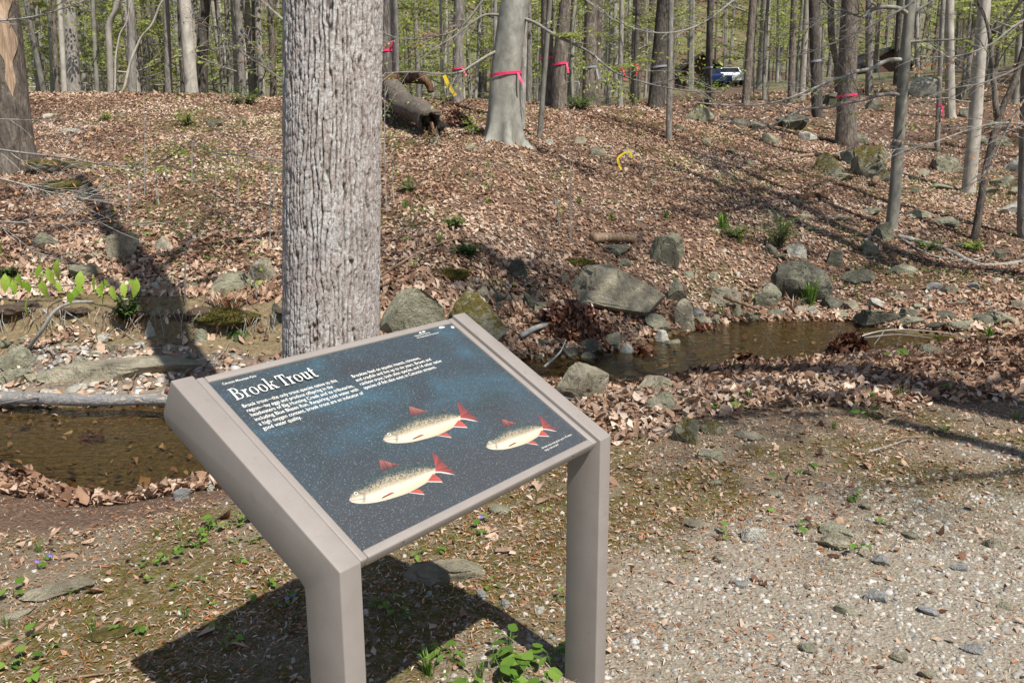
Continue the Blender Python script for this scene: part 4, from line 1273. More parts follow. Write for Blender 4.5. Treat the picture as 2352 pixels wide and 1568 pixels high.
TREES = {}
def tree(key, ub, vb, ut, wpx, bark, label, H=16, y=None, nbr=6, leafy=0.3, mid=None, limbs=(), flare=0.7, name='tree', group=None, zlow=2.5, blen=2.2, leaf='spring_leaf', sides=14, fl_h=0.2, roots=5, leaf_len=0.075):
    R_ = random.Random(hash_seed(key))
    b = hit(ub, vb) if y is None else at_y(ub, vb, y)
    if y is not None:
        b[2] = float(gz(b[0], b[1])[0])
    d = b[1]
    r = 0.5 * wpx * px(d)
    top = at_y(ut, 0, d)
    ctrlp = [b - [0, 0, 0.3]]
    if mid:
        ctrlp += [at_y(mu, mv, d) for mu, mv in mid]
    ctrlp.append(top)
    dirn = top - b
    hz = top[2] - b[2]
    ctrlp.append(top + np.array([dirn[0] / hz * 0.6, 0, 1.0]) * (H - hz) * 0.5)
    ctrlp.append(top + np.array([dirn[0] / hz * 0.4, 0, 1.0]) * (H - hz))
    C_ = np.array(ctrlp)
    zz_ = np.linspace(C_[0, 2], C_[-1, 2], 40)
    if mid:
        zz_ = np.unique(np.r_[np.linspace(C_[0, 2], C_[-3, 2], 30), np.linspace(C_[-3, 2], C_[-1, 2], 14)])
    xx_ = np.interp(zz_, C_[:, 2], C_[:, 0])
    ker = np.array([0.25, 0.5, 0.25])
    for _ in range(2 if mid else 4):
        xx_[1:-1] = np.convolve(xx_, ker, 'same')[1:-1]
    P = np.c_[xx_, np.full(len(zz_), d), zz_]
    low = np.array([b - [0, 0, 0.3], b + [0, 0, 0.0], b + [0, 0, 0.12]])
    low[2][0] += dirn[0] / hz * 0.12
    P = np.vstack([low[:2], P[P[:, 2] > b[2] + 0.1]])
    if P[2][2] - P[1][2] > 0.35:
        ins = np.array([P[1] * (1 - t) + P[2] * t for t in (0.12, 0.28, 0.5, 0.75)])
        P = np.vstack([P[:2], ins, P[2:]])
    hh = np.clip((P[:, 2] - b[2]) / H, 0, 1)
    R = r * (1.06 - 0.75 * hh)
    t = thing(name, label, 'tree', b, group)
    mb = MB()
    trunk_mesh(mb, P - b, R, sides, flare, roots, R_.uniform(0, 6), fl_h)
    ob('trunk', mb.mesh('trunk', [bark], True), t)
    for L in limbs:
        pts, r0, lf = L[0], L[1], L[2]
        dy = L[3] if len(L) > 3 else -0.5
        n = len(pts)
        Q = np.array([at_y(pu, pv, d + dy * i / (n - 1)) for i, (pu, pv) in enumerate(pts)]) - b
        Q = spline(Q, 3 * n)
        m2 = MB(); lv = Leaves()
        m2.tube(Q, np.linspace(r0, r0 * 0.22, len(Q)), 7, 0)
        for i in range(4, len(Q), 1):
            if R_.random() < 0.7:
                tt_ = Q[i] - Q[i - 1]; tt_ /= np.linalg.norm(tt_)
                s = R_.choice((-1, 1))
                dv = tt_ * 0.8 + np.array([R_.uniform(-.5, .5), R_.uniform(-.6, .2), s * R_.uniform(0.2, 0.7)])
                limb(m2, lv, Q[i], dv, R_.uniform(0.3, 1.0), r0 * 0.25, R_, 1 if R_.random() < 0.5 else 0, lf, 4, 0, 0.07)
        lv.into(m2, 1)
        ob('limb', m2.mesh('limb', [L[4] if len(L) > 4 else bark, leaf], True), t)
    if nbr:
        mb = MB(); lv = Leaves()
        for i in range(nbr):
            k = R_.uniform(zlow / H, 0.92)
            j = int(np.argmin(np.abs((P[:, 2] - b[2]) - k * H)))
            a = R_.uniform(0, 6.28)
            limb(mb, lv, P[j] - b, (math.cos(a), math.sin(a), R_.uniform(0.0, 0.6)), blen * R_.uniform(0.5, 1.2) * (1.1 - 0.5 * k), max(R[j] * 0.22, 0.008), R_, 1, leafy, 5, 0.0, leaf_len)
        lv.into(mb, 1)
        if mb.n:
            ob('crown', mb.mesh('crown', [bark, leaf], True), t)
    TREES[key] = (t, P, R, b)
    return t

def hash_seed(k):
    return sum((i + 1) * ord(c) for i, c in enumerate(str(k)))

tree('leftbig', 28, 392, -14, 96, 'bark_brown', 'big decaying tree with bare tan wood strip cut by the left edge', nbr=5, flare=0.45, fl_h=0.5, zlow=4, sides=24)
_t, _P, _R, _b = TREES['leftbig']
_V = []; _F = []
_zz = np.linspace(1.0, 3.6, 40)
for _i, _z in enumerate(_zz):
    _c = np.array([np.interp(_b[2] + _z, _P[:, 2], _P[:, 0]), _b[1]]) - _b[:2]; _r = np.interp(_b[2] + _z, _P[:, 2], _R) * 1.045 + 0.004
    _w = 0.35 * min(1, _i / 8) * (1 + 0.5 * math.sin(_i * 0.7))
    for _j, _a in enumerate(np.linspace(-0.75 - _w, -0.75 + _w, 6)):
        _V.append((_c[0] + _r * math.cos(_a), _c[1] + _r * math.sin(_a), _z))
_F = [(i * 6 + j, i * 6 + j + 1, i * 6 + j + 7, i * 6 + j + 6) for i in range(39) for j in range(5)]
ob('bare_wood', mesh_from('bare_wood', _V, _F, 'dead_wood', None, True), _t, label='tan bare wood strip without bark')
tree('l1', 130, 222, 122, 11, 'bark_brown', 'slim dark trunk behind the crest, beside the decaying left tree', y=23)
tree('l2', 147, 222, 137, 11, 'bark_pale', 'slim tan trunk on the crest right of a dark slim trunk', y=21)
tree('l3', 168, 221, 158, 29, 'bark_grey', 'stout grey trunk on the left crest', y=23, nbr=4, zlow=5)
tree('l4', 253, 217, 266, 13, 'bark_pale', 'tan trunk with an S-shaped kink near the top of the picture', y=20.5, mid=[(252, 120), (248, 62), (256, 38), (268, 25)], nbr=3, zlow=6, flare=0.2)
tree('l5', 273, 217, 372, 6, 'bark_pale', 'thin pale sapling leaning right and bent over on the left crest', y=20.3, mid=[(300, 140), (330, 72), (346, 68)], nbr=3, H=7, flare=0.1, zlow=4)
tree('l6', 260, 212, 300, 4, 'bark_pale', 'very thin pale sapling arching beside the kinked tan trunk', y=20.3, mid=[(265, 130), (277, 68), (290, 62)], nbr=2, H=6.6, flare=0.1, zlow=4)
tree('l7', 302, 218, 300, 17, 'bark_grey', 'straight grey trunk between the leaning sapling and a pale pole', y=22, nbr=4, zlow=4)
tree('l8', 384, 206, 381, 15, 'bark_grey', 'straight grey pole left of the stout pale trunk', y=24, nbr=4, zlow=4)
tree('l9', 440, 208, 424, 27, 'bark_pale', 'stout pale tan trunk lit by sun on the left crest', y=23, nbr=3, zlow=6)
tree('l10', 418, 208, 412, 12, 'bark_dark', 'dark trunk tucked behind the stout pale tan trunk', y=26, nbr=3)
tree('l11', 456, 190, 472, 24, 'bark_dark', 'dark grey trunk leaning left at its foot behind the small hemlock', y=27, nbr=4, mid=[(466, 70)])
tree('l12', 523, 190, 520, 11, 'bark_grey', 'thin grey trunk left of the big ridged trunk', y=28)
tree('l13', 545, 195, 538, 18, 'bark_grey', 'mid grey trunk halfway between hemlock and the big ridged trunk', y=26)
tree('l14', 590, 195, 585, 16, 'bark_grey', 'grey trunk two left of the big ridged trunk', y=28)
tree('l15', 625, 195, 622, 14, 'bark_brown', 'brown trunk nearest the left side of the big ridged trunk', y=27)
tree('m1', 889, 216, 884, 24, 'bark_dark', 'dark trunk with pink ribbon at the right side of the big ridged trunk', y=19, nbr=4, zlow=4)
tree('m2', 908, 212, 905, 18, 'bark_grey', 'grey trunk beside the dark ribboned trunk behind the fallen log', y=20, nbr=4)
tree('m3', 1050, 228, 1055, 24, 'bark_grey', 'straight pale grey trunk with pink ribbon between fallen log and beech', y=18.5, nbr=6, leafy=0.5)
BL1 = ([(1145, 116), (1120, 128), (1086, 149), (1059, 165), (1019, 170), (952, 165), (885, 168)], 0.026, 0.15, -1.5)
BL2 = ([(1150, 35), (1113, 35), (1080, 55), (1039, 87), (999, 111), (950, 150)], 0.024, 0.15, -1.2)
BL3 = ([(1194, 40), (1231, 54), (1274, 81), (1308, 97), (1355, 121), (1382, 144), (1422, 171), (1483, 191), (1568, 208), (1660, 214)], 0.03, 0.55, -1.8)
tree('beech', 1155, 318, 1182, 64, 'bark_beech', 'big smooth grey beech with flared roots and pink ribbon', mid=[(1158, 200), (1164, 150)], nbr=4, zlow=5, flare=1.5, fl_h=0.26, limbs=[BL1, BL2, BL3], sides=36, roots=6)
tree('m4', 1198, 292, 1206, 14, 'bark_grey', 'slim pole standing just right of the big beech', nbr=4, flare=0.2, zlow=4)
tree('m5', 1135, 225, 1138, 9, 'bark_grey', 'slim pole with pink ribbon just left of the big beech', y=19.5, nbr=5, leafy=0.5)
tree('m6', 1236, 318, 1264, 11, 'bark_beech', 'slender smooth sapling leaning right between beech and ribboned pair', nbr=4, flare=0.2, zlow=3.5)
tree('m7', 1260, 234, 1256, 27, 'bark_brown', 'left trunk of the ribboned pair right of the beech', y=19.5, nbr=5, leafy=0.5)
tree('m8', 1284, 252, 1303, 32, 'bark_brown', 'right leaning trunk of the ribboned pair right of the beech', y=19, nbr=5, mid=[(1286, 150)], leafy=0.5)
tree('m9', 1353, 238, 1358, 30, 'bark_brown', 'twin brown trunk with faint grey band right of the ribboned pair', y=23, nbr=5, leafy=0.5)
tree('m10', 1371, 238, 1376, 16, 'bark_brown', 'thinner half of the twin brown trunk', y=23.3, nbr=3)
tree('m11', 1425, 230, 1428, 11, 'bark_grey', 'slim grey trunk near the red ribbon in mid forest', y=26, leafy=0.6)
tree('m12', 1458, 233, 1465, 10, 'bark_dark', 'thin dark trunk with red ribbon in mid forest', y=24, leafy=0.6)
tree('m13', 1505, 238, 1526, 34, 'bark_dark', 'stout dark trunk left of the straight slim pole and cabin', y=24, nbr=5, leafy=0.5)
tree('m14', 1537, 320, 1541, 13, 'bark_grey', 'straight slim pole rising from the middle of the leafy slope', nbr=3, flare=0.25, zlow=4.5)
tree('m15', 1627, 232, 1632, 15, 'bark_dark', 'dark straight trunk in front of the first cabin', y=25, nbr=5, leafy=0.4)
tree('m16', 1713, 224, 1730, 17, 'bark_brown', 'brown trunk between the two cabins', y=26, nbr=5)
tree('r1', 1818, 226, 1824, 15, 'bark_brown', 'brown trunk left of a white-barked trunk', y=27)
tree('r2', 1841, 222, 1854, 14, 'bark_pale', 'white-barked leaning trunk in the right forest', y=28)
tree('r3', 1882, 252, 1868, 23, 'bark_dark', 'dark trunk with pale band left of the ribboned oak', y=22.5, nbr=5)
tree('r4', 1928, 200, 1908, 15, 'bark_brown', 'curved brown trunk behind the ribboned oak', y=30, mid=[(1924, 150), (1910, 90)])
tree('oak', 1943, 335, 1952, 40, 'bark_brown', 'tall ribboned oak among boulders on the right slope', nbr=5, flare=0.8, fl_h=0.3, sides=20, zlow=4)
tree('r5', 1998, 230, 1996, 16, 'bark_grey', 'grey trunk right of the ribboned oak', y=29)
LA = ([(2072, 138), (2038, 139), (2001, 158), (1964, 165), (1934, 178), (1907, 185), (1880, 198), (1847, 212), (1780, 235), (1690, 243), (1600, 236)], 0.032, 0.05, -1.6, 'twig_grey')
LB = ([(2068, 220), (2048, 215), (2015, 220), (1981, 230), (1937, 238), (1904, 247), (1860, 249), (1823, 260), (1790, 279), (1756, 292), (1669, 309)], 0.028, 0.05, -1.4, 'twig_grey')
LC = ([(2089, 37), (2065, 20), (2021, 17), (1995, 27), (1984, 39), (1964, 34), (1941, 25), (1911, 20), (1880, -6)], 0.035, 0.0, -0.8)
LD = ([(2089, 40), (2110, 22), (2140, 4), (2180, -20)], 0.03, 0.0, 0.4)
LE = ([(2078, 98), (2120, 95), (2170, 92), (2225, 88), (2300, 60)], 0.02, 0.05, -0.6)
tree('slender', 2046, 526, 2092, 25, 'bark_beech', 'slender smooth beech with long pale limbs reaching left', mid=[(2056, 440), (2066, 300), (2076, 170), (2086, 60)], nbr=2, zlow=5, flare=0.55, fl_h=0.16, limbs=[LA, LB, LC, LD, LE], sides=18)
tree('r6', 2154, 345, 2166, 10, 'bark_grey', 'thin pole with pink ribbon between slender beech and pale beech', nbr=4, flare=0.3, zlow=3)
LF = ([(2236, 235), (2205, 232), (2170, 225), (2140, 232), (2100, 250)], 0.014, 0.05, -0.4, 'twig_grey')
tree('palebeech', 2224, 443, 2262, 28, 'bark_pale', 'bright pale beech trunk leaning right on the right slope', mid=[(2238, 300), (2250, 130)], nbr=4, flare=0.4, fl_h=0.15, limbs=[LF], sides=18, zlow=3.5)
FK = ([(2290, 270), (2282, 180), (2274, 90), (2262, 40), (2240, 0)], 0.045, 0.0, 0.3)
FK2 = ([(2280, 75), (2310, 50), (2340, 10), (2360, -20)], 0.03, 0.0, 0.0)
tree('fork', 2236, 552, 2385, 16, 'bark_brown', 'dark forked sapling leaning right near the right edge', mid=[(2262, 400), (2290, 275), (2330, 190)], nbr=2, flare=0.3, zlow=3, limbs=[FK, FK2], H=8)
tree('edge', 2352, 545, 2362, 22, 'bark_grey', 'grey trunk cut off by the right edge', nbr=2, zlow=4)
tree('r7', 2188, 245, 2180, 20, 'bark_pale', 'pale trunk behind the bright pale beech', y=24)
tree('r8', 2110, 190, 2105, 10, 'bark_grey', 'thin grey trunk in front of the second cabin', y=34)
tree('r9', 2060, 190, 2066, 12, 'bark_dark', 'dark trunk in front of the second cabin', y=35)

# the trees to the right of and behind the viewpoint that shade the slope
OFF = [(15.0, 12.4, 0.18), (17.0, 16.0, 0.2), (19.0, 12.5, 0.2)]
for (su, sv, st) in ((1060, 545, 9.5), (985, 470, 10.5), (1900, 500, 6.0), (1500, 365, 9.0), (2100, 985, 4.6)):
    q_ = hit(su, sv)
    OFF.append((q_[0] - SH[0] * st, q_[1] - SH[1] * st, 0.17 if sv < 600 else 0.09))
mbs = []
for s in range(3):
    mb = upper(40 + s, 1.0, -0.1, 14.0, 0, 1, 0)
    R_ = random.Random(60 + s); mb = MB(); lv = Leaves()
    zs = np.linspace(-0.1, 14, 12)
    trunk_mesh(mb, np.c_[0.1 * np.sin(zs * 0.4 + s), 0.1 * np.cos(zs * 0.3), zs], 0.18 * (1.05 - 0.045 * zs), 12, 0.6)
    for i in range(11):
        z = R_.uniform(5.5, 13.5); a = R_.uniform(0, 6.28)
        limb(mb, lv, (0.1 * math.sin(z * 0.4 + s), 0.1 * math.cos(z * 0.3), z), (math.cos(a), math.sin(a), R_.uniform(0.2, 0.9)), R_.uniform(1.6, 3.6), 0.045, R_, 2, 0.06, 5)
    lv.into(mb, 1)
    mbs.append(mb.mesh('trunk', ['bark_grey', 'spring_leaf'], True))
for i, (x, y, r) in enumerate(OFF):
    t = thing('tree', 'leafing tree out of frame that throws long shade across the ground', 'tree', (x, y, float(gz(x, y)[0])), 'shade trees outside the picture')
    o = ob('trunk', mbs[i % 3], t); o.rotation_euler.z = i * 1.3; o.scale = (r / 0.18, r / 0.18, 1)

# ------------------------------------------------------------------ forest behind: prototypes, then copies
PROTO = []
def proto(seed, r, H, nlow, leafy, bark, blen, lean, leaf_len=0.125):
    R_ = random.Random(seed)
    mt = MB(); mc = MB(); lv = Leaves()
    zs = np.r_[-0.3, 0, 0.15, 0.4, np.linspace(0.9, H, 12)]
    P = np.c_[lean[0] * zs + 0.12 * np.sin(zs * 0.5 + seed), lean[1] * zs + 0.12 * np.cos(zs * 0.4 + seed), zs]
    R = r * (1.05 - 0.7 * np.clip(zs / H, 0, 1))
    trunk_mesh(mt, P, R, 10, 0.6)
    for i in range(nlow):
        z = R_.uniform(1.2, H * 0.75)
        j = int(np.argmin(np.abs(zs - z))); a = R_.uniform(0, 6.28)
        limb(mc, lv, P[j], (math.cos(a), math.sin(a), R_.uniform(-0.05, 0.5)), blen * R_.uniform(0.6, 1.3), max(R[j] * 0.2, 0.008), R_, 1, leafy, 4, 0, leaf_len)
    lv.into(mc, 1, 0.6)
    PROTO.append((mt.mesh('trunk', [bark], True), mc.mesh('crown', [bark, 'spring_leaf'], True)))
proto(1, 0.20, 20, 9, 0.45, 'bark_grey', 2.6, (0.01, 0))
proto(2, 0.26, 22, 7, 0.35, 'bark_brown', 2.4, (-0.012, 0))
proto(3, 0.10, 14, 14, 0.75, 'bark_grey', 1.9, (0.03, 0))
proto(4, 0.08, 12, 16, 0.9, 'bark_beech', 1.9, (-0.03, 0.02))
proto(5, 0.13, 16, 11, 0.6, 'bark_pale', 2.1, (0.02, 0))
proto(6, 0.22, 20, 8, 0.4, 'bark_dark', 2.5, (0.0, 0))
proto(7, 0.05, 8, 16, 0.95, 'bark_beech', 1.6, (0.05, 0.0))
proto(8, 0.15, 18, 9, 0.5, 'bark_grey', 2.2, (-0.02, 0))
FOREST_LABEL = {0: 'tall grey trunk in the forest behind the crest', 1: 'tall brown trunk in the forest behind the crest', 2: 'slim grey leafing tree in the forest behind', 3: 'slim sapling with fresh leaves in the forest behind',
                4: 'pale slim trunk in the forest behind', 5: 'dark trunk in the forest behind the crest', 6: 'young leafy beech sapling in the forest behind', 7: 'grey trunk of middling size in the forest behind'}
FR_ = random.Random(77)
placed = []
FOR_L = {}
tries = 0
while len(placed) < 250 and tries < 9000:
    tries += 1
    y = 23 + 50 * FR_.random() ** 1.15
    x = FR_.uniform(-0.72, 0.72) * y
    if y < 27 and x > 1:
        continue
    uu = 1176 + x / y * FPX
    if (1520 < uu < 1700 or 1930 < uu < 2130) and y < 73 and FR_.random() < 0.9:
        continue
    if any((x - a) ** 2 + (y - b) ** 2 < 1.3 for a, b in placed):
        continue
    placed.append((x, y))
    k = FR_.choice((0, 1, 2, 2, 3, 3, 3, 4, 5, 6, 6, 7)) if y > 34 else FR_.choice((2, 3, 3, 4, 6, 6, 6))
    s = FR_.uniform(0.75, 1.2)
    t = thing('tree', FOREST_LABEL[k], 'tree', (x, y, float(gz(x, y)[0])), f'forest trees: {FOREST_LABEL[k]}')
    FOR_L.setdefault(k, []).append((uu, t))
    a = FR_.uniform(0, 6.28)
    for me, nm in zip(PROTO[k], ('trunk', 'crown')):
        o = ob(nm, me, t)
        o.rotation_euler = (FR_.uniform(-.02, .02), FR_.uniform(-.04, .04), a) if nm == 'x' else (0, 0, a)
        o.scale = (s, s, s)

for k, L in FOR_L.items():
    for n_, (uu, t) in enumerate(sorted(L, key=lambda a: a[0])):
        t['label'] = f'{FOREST_LABEL[k]}, {ordinal(n_ + 1)} of its kind from the left'

# far wood on the hill: reads as one mass
def far_wood():
    n = 750
    y = 66 + 95 * rng.random(n); x = (rng.random(n) - 0.5) * 2 * 0.75 * y
    z = gz(x, y)
    mb = MB()
    lc = []
    for i in range(n):
        H = rng.uniform(12, 20); r = rng.uniform(0.09, 0.26)
        th = np.linspace(0, 2 * math.pi, 5, endpoint=False)
        lx = rng.normal() * 0.5
        V = np.vstack([np.c_[x[i] + r * np.cos(th), y[i] + r * np.sin(th), np.full(5, z[i] - 0.4)], np.c_[x[i] + lx + r * 0.4 * np.cos(th), y[i] + r * 0.4 * np.sin(th), np.full(5, z[i] + H)]])
        mb.add(V, [(j, (j + 1) % 5, 5 + (j + 1) % 5, 5 + j) for j in range(5)], int(rng.random() < 0.5))
        m = 95
        a = rng.random(m) * 6.28; q = rng.random(m) ** 0.5 * 2.6
        zz = z[i] + rng.uniform(0.8, H, m)
        lc.append(np.c_[x[i] + q * np.cos(a), y[i] + q * np.sin(a), zz])
    c = np.concatenate(lc); k = len(c)
    d = rng.normal(size=(k, 3)); d /= np.linalg.norm(d, axis=1)[:, None]
    w = np.cross(d, rng.normal(size=(k, 3))); w /= np.linalg.norm(w, axis=1)[:, None]
    L = rng.uniform(0.22, 0.55, (k, 1))
    V = np.stack([c - d * L / 2, c + w * L * 0.3, c + d * L / 2, c - w * L * 0.3], 1).reshape(-1, 3)
    mb.add(V, np.arange(4 * k).reshape(k, 4), 2, np.repeat(rng.random(k), 4))
    return mb.mesh('distant_wood', ['bark_grey', 'bark_brown', 'spring_leaf'])
ob('distant_wood', far_wood(), kind='stuff', label='far leafing wood covering the hill behind', category='wood')

# ------------------------------------------------------------------ leaf litter, chips, pebbles (uncountable ground cover)
_sx = np.arange(-28, 28, 0.2); _sy = np.arange(0, 40, 0.2)
_SG = gz(*np.meshgrid(_sx, _sy), False)
_gy, _gx = np.gradient(_SG, 0.2)
def slope(x, y):
    i = np.clip(((y - _sy[0]) / 0.2).astype(int), 0, len(_sy) - 1); j = np.clip(((x - _sx[0]) / 0.2).astype(int), 0, len(_sx) - 1)
    return _gx[i, j], _gy[i, j]

def leaf_batch(x, y, z, L, lift, tilt, detail, wr=(0.36, 0.62), curl=0.5):
    n = len(x)
    if detail == 2:
        sx = np.array([0, .18, .18, .18, .42, .42, .42, .70, .70, .70, 1.0]); sy = np.array([0, -.36, 0, .36, -.5, 0, .5, -.36, 0, .36, 0])
        F0 = np.array([(0, 1, 2), (0, 2, 3), (1, 4, 5), (1, 5, 2), (2, 5, 6), (2, 6, 3), (4, 7, 8), (4, 8, 5), (5, 8, 9), (5, 9, 6), (7, 10, 8), (8, 10, 9)])
    elif detail:
        sx = np.array([0, .28, .28, .28, .62, .62, .62, 1.0]); sy = np.array([0, -.5, 0, .5, -.42, 0, .42, 0])
        F0 = np.array([(0, 1, 2), (0, 2, 3), (1, 4, 5), (1, 5, 2), (2, 5, 6), (2, 6, 3), (4, 7, 5), (5, 7, 6)])
    else:
        sx = np.array([0, .45, .45, .45, 1.0]); sy = np.array([0, -.5, .0, .5, 0])
        F0 = np.array([(0, 1, 2), (0, 2, 3), (1, 4, 2), (2, 4, 3)])
    W = rng.uniform(*wr, n)[:, None]
    fold = rng.normal(0.0, 0.35, n)[:, None]; cu = rng.normal(0.1, curl, n)[:, None]; tw = rng.normal(0, 0.25, n)[:, None]
    X = (sx[None] - 0.5) * np.ones((n, 1)); Y = sy[None] * W * (1 + 0.25 * rng.normal(size=(n, len(sx))))
    Zl = np.abs(sy)[None] * W * fold + cu * (sx[None] - 0.5) ** 2 + tw * X * sy[None]
    P = np.stack([X, Y, Zl], -1) * L[:, None, None]
    a = rng.random(n) * 2 * math.pi
    tx = rng.normal(0, tilt, n); ty = rng.normal(0, tilt, n)
    ca, sa = np.cos(a), np.sin(a)
    # tilt about x then y, then yaw
    c, s = np.cos(tx)[:, None], np.sin(tx)[:, None]
    py = P[..., 1] * c - P[..., 2] * s; pz = P[..., 1] * s + P[..., 2] * c
    c, s = np.cos(ty)[:, None], np.sin(ty)[:, None]
    pxx = P[..., 0] * c + pz * s; pz = -P[..., 0] * s + pz * c
    qx = pxx * ca[:, None] - py * sa[:, None]; qy = pxx * sa[:, None] + py * ca[:, None]
    gx, gy = slope(x, y)
    gx = np.clip(gx, -1, 1); gy = np.clip(gy, -1, 1)
    pz = pz - pz.min(1)[:, None] * 0.7 + qx * gx[:, None] + qy * gy[:, None]
    V = np.stack([qx + x[:, None], qy + y[:, None], pz + (z + lift)[:, None]], -1).reshape(-1, 3)
    k = len(sx)
    F = (F0[None] + (np.arange(n) * k)[:, None, None]).reshape(-1, 3)
    rv = np.clip(rng.random(n) * 0.8 + 0.1 + 0.9 * fbm(x * 0.9, y * 0.9, 0, 101, 3), 0, 1)
    return V, F, np.repeat(rv, k)

def sample(n, y0, y1, half, expo):
    y = y0 + (y1 - y0) * rng.random(n) ** expo
    x = (rng.random(n) * 2 - 1) * (half * y + 1.2)
    return x, y

def litter(name, label, n, y0, y1, half, expo, Lr, detail, mat, mask, lift=(0, 0.02), tilt=0.32, curl=0.5):
    x, y = sample(n, y0, y1, half, expo)
    zn = zones(x, y)
    keep = rng.random(n) < mask(zn, x, y)
    x, y = x[keep], y[keep]
    z = gz(x, y)
    L = rng.uniform(*Lr, len(x)) * np.exp(rng.normal(0, 0.18, len(x)))
    V, F, r = leaf_batch(x, y, z, L, rng.uniform(*lift, len(x)), tilt, detail, curl=curl)
    me = mesh_from(name, V, F, mat, dict(rnd=r), True)
    ob(name, me, kind='stuff', label=label, category='leaf litter')
patch = lambda x, y: np.clip(0.9 + 1.6 * fbm(x * 0.8, y * 0.8, 0, 91, 4), 0.35, 1) * (1 - 0.4 * sstep(0.08, 0.2, fbm(x * 0.8, y * 0.8, 0, 43, 4)))
litter('hillside_leaves', 'brown fallen leaves covering the far hillside', 180000, 7.4, 19.5, 0.64, 0.78, (0.042, 0.078), False, 'dead_leaf', lambda q, x, y: q['leaf'] * patch(x, y))
litter('crest_leaves', 'fallen leaves on the crest and forest floor', 38000, 18.5, 36, 0.66, 0.9, (0.08, 0.13), False, 'dead_leaf', lambda q, x, y: 0.9)
litter('bank_leaves', 'brown fallen leaves heaped along the near stream bank', 42000, 4.0, 7.9, 0.62, 0.9, (0.042, 0.08), 2, 'dead_leaf', lambda q, x, y: q['leaf'], (0, 0.035), 0.45, 0.8)
litter('far_bank_leaves', 'fallen leaves lying between the far bank stones', 20000, 7.2, 9.6, 0.66, 1.0, (0.05, 0.085), True, 'dead_leaf', lambda q, x, y: q['leaf'] * 0.9, (0, 0.03), 0.42, 0.7)
litter('wet_leaves', 'dark wet leaves along the water line', 9000, 4.2, 10.2, 0.62, 1.0, (0.05, 0.09), False, 'wet_leaf', lambda q, x, y: np.exp(-((q['sd'] + 0.03) / 0.13) ** 2), (0, 0.012), 0.2)
litter('bar_leaves', 'dry leaves scattered over the gravel bar', 5000, 6.2, 7.9, 0.66, 1.0, (0.05, 0.09), True, 'dead_leaf', lambda q, x, y: 0.4 * q['bar'] + 0.07 * q['clay'], (0, 0.02), 0.4)
litter('path_leaves', 'torn leaf pieces scattered over the mossy foreground', 26000, 1.6, 6.0, 0.66, 0.8, (0.014, 0.04), False, 'dead_leaf', lambda q, x, y: (1 - q['leaf']) * (1 - q['bed']) * (0.75 - 0.6 * q['gravel']) * (0.35 + 0.65 * (y > 3.2)), (0, 0.008), 0.35)
litter('dry_leaves', 'few whole dry leaves lying on the mossy foreground', 900, 2.2, 6.0, 0.66, 0.8, (0.04, 0.08), True, 'dead_leaf', lambda q, x, y: (1 - q['leaf']) * (1 - q['bed']) * (0.4 - 0.37 * q['gravel']), (0, 0.01), 0.4, 0.8)

def chips():
    n = 190000
    x, y = sample(n, 1.5, 6.2, 0.66, 0.8)
    q = zones(x, y)
    cl = np.clip(0.55 + 2.2 * fbm(x * 3, y * 3, 0, 97, 3), 0.12, 1)
    keep = rng.random(n) < (1 - q['bed']) * (1 - 0.7 * q['leaf']) * (1 - 0.62 * q['gravel']) * cl
    x, y = x[keep], y[keep]; n = len(x)
    z = gz(x, y) + rng.uniform(0.001, 0.010, n)
    L = rng.uniform(0.010, 0.036, n); W = rng.uniform(0.0020, 0.0055, n)
    a = rng.random(n) * 6.28; t = rng.normal(0, 0.22, n)
    d = np.c_[np.cos(a) * np.cos(t), np.sin(a) * np.cos(t), np.sin(t)]; w = np.c_[-np.sin(a), np.cos(a), rng.normal(0, 0.5, n)]
    c = np.c_[x, y, z]
    b = np.c_[np.zeros(n), np.zeros(n), rng.uniform(0, 0.25, n) * L]
    V = np.stack([c - d * L[:, None] / 2, c + w * W[:, None] / 2 + b, c + d * L[:, None] / 2, c - w * W[:, None] / 2 + b], 1).reshape(-1, 3)
    ob('chip_litter', mesh_from('chip_litter', V, np.arange(4 * n).reshape(n, 4), 'chip', dict(rnd=np.repeat(rng.random(n), 4))), kind='stuff', label='orange bud scales and bark chips strewn over the ground', category='litter')
chips()

def moss_tufts():
    n = 110000
    x, y = sample(n, 1.5, 6.2, 0.66, 0.75)
    q = zones(x, y)
    m = fbm(x * 9, y * 9, 0, 99, 3)
    keep = rng.random(n) < q['moss'] * sstep(-0.08, 0.1, m)
    x, y = x[keep], y[keep]; n = len(x)
    z = gz(x, y)
    a = rng.random(n) * 6.28; L = rng.uniform(0.004, 0.012, n); w = 0.0022
    c = np.c_[x, y, z - 0.001]
    tip = c + np.c_[rng.normal(0, 0.5, n) * L, rng.normal(0, 0.5, n) * L, L]
    s = np.c_[np.cos(a), np.sin(a), np.zeros(n)] * w
    V = np.stack([c - s, c + s, tip], 1).reshape(-1, 3)
    ob('moss_carpet', mesh_from('moss_carpet', V, np.arange(3 * n).reshape(n, 3), 'moss_blade', dict(rnd=np.repeat(rng.random(n), 3))), kind='stuff', label='olive moss growing over the foreground soil', category='moss')
moss_tufts()

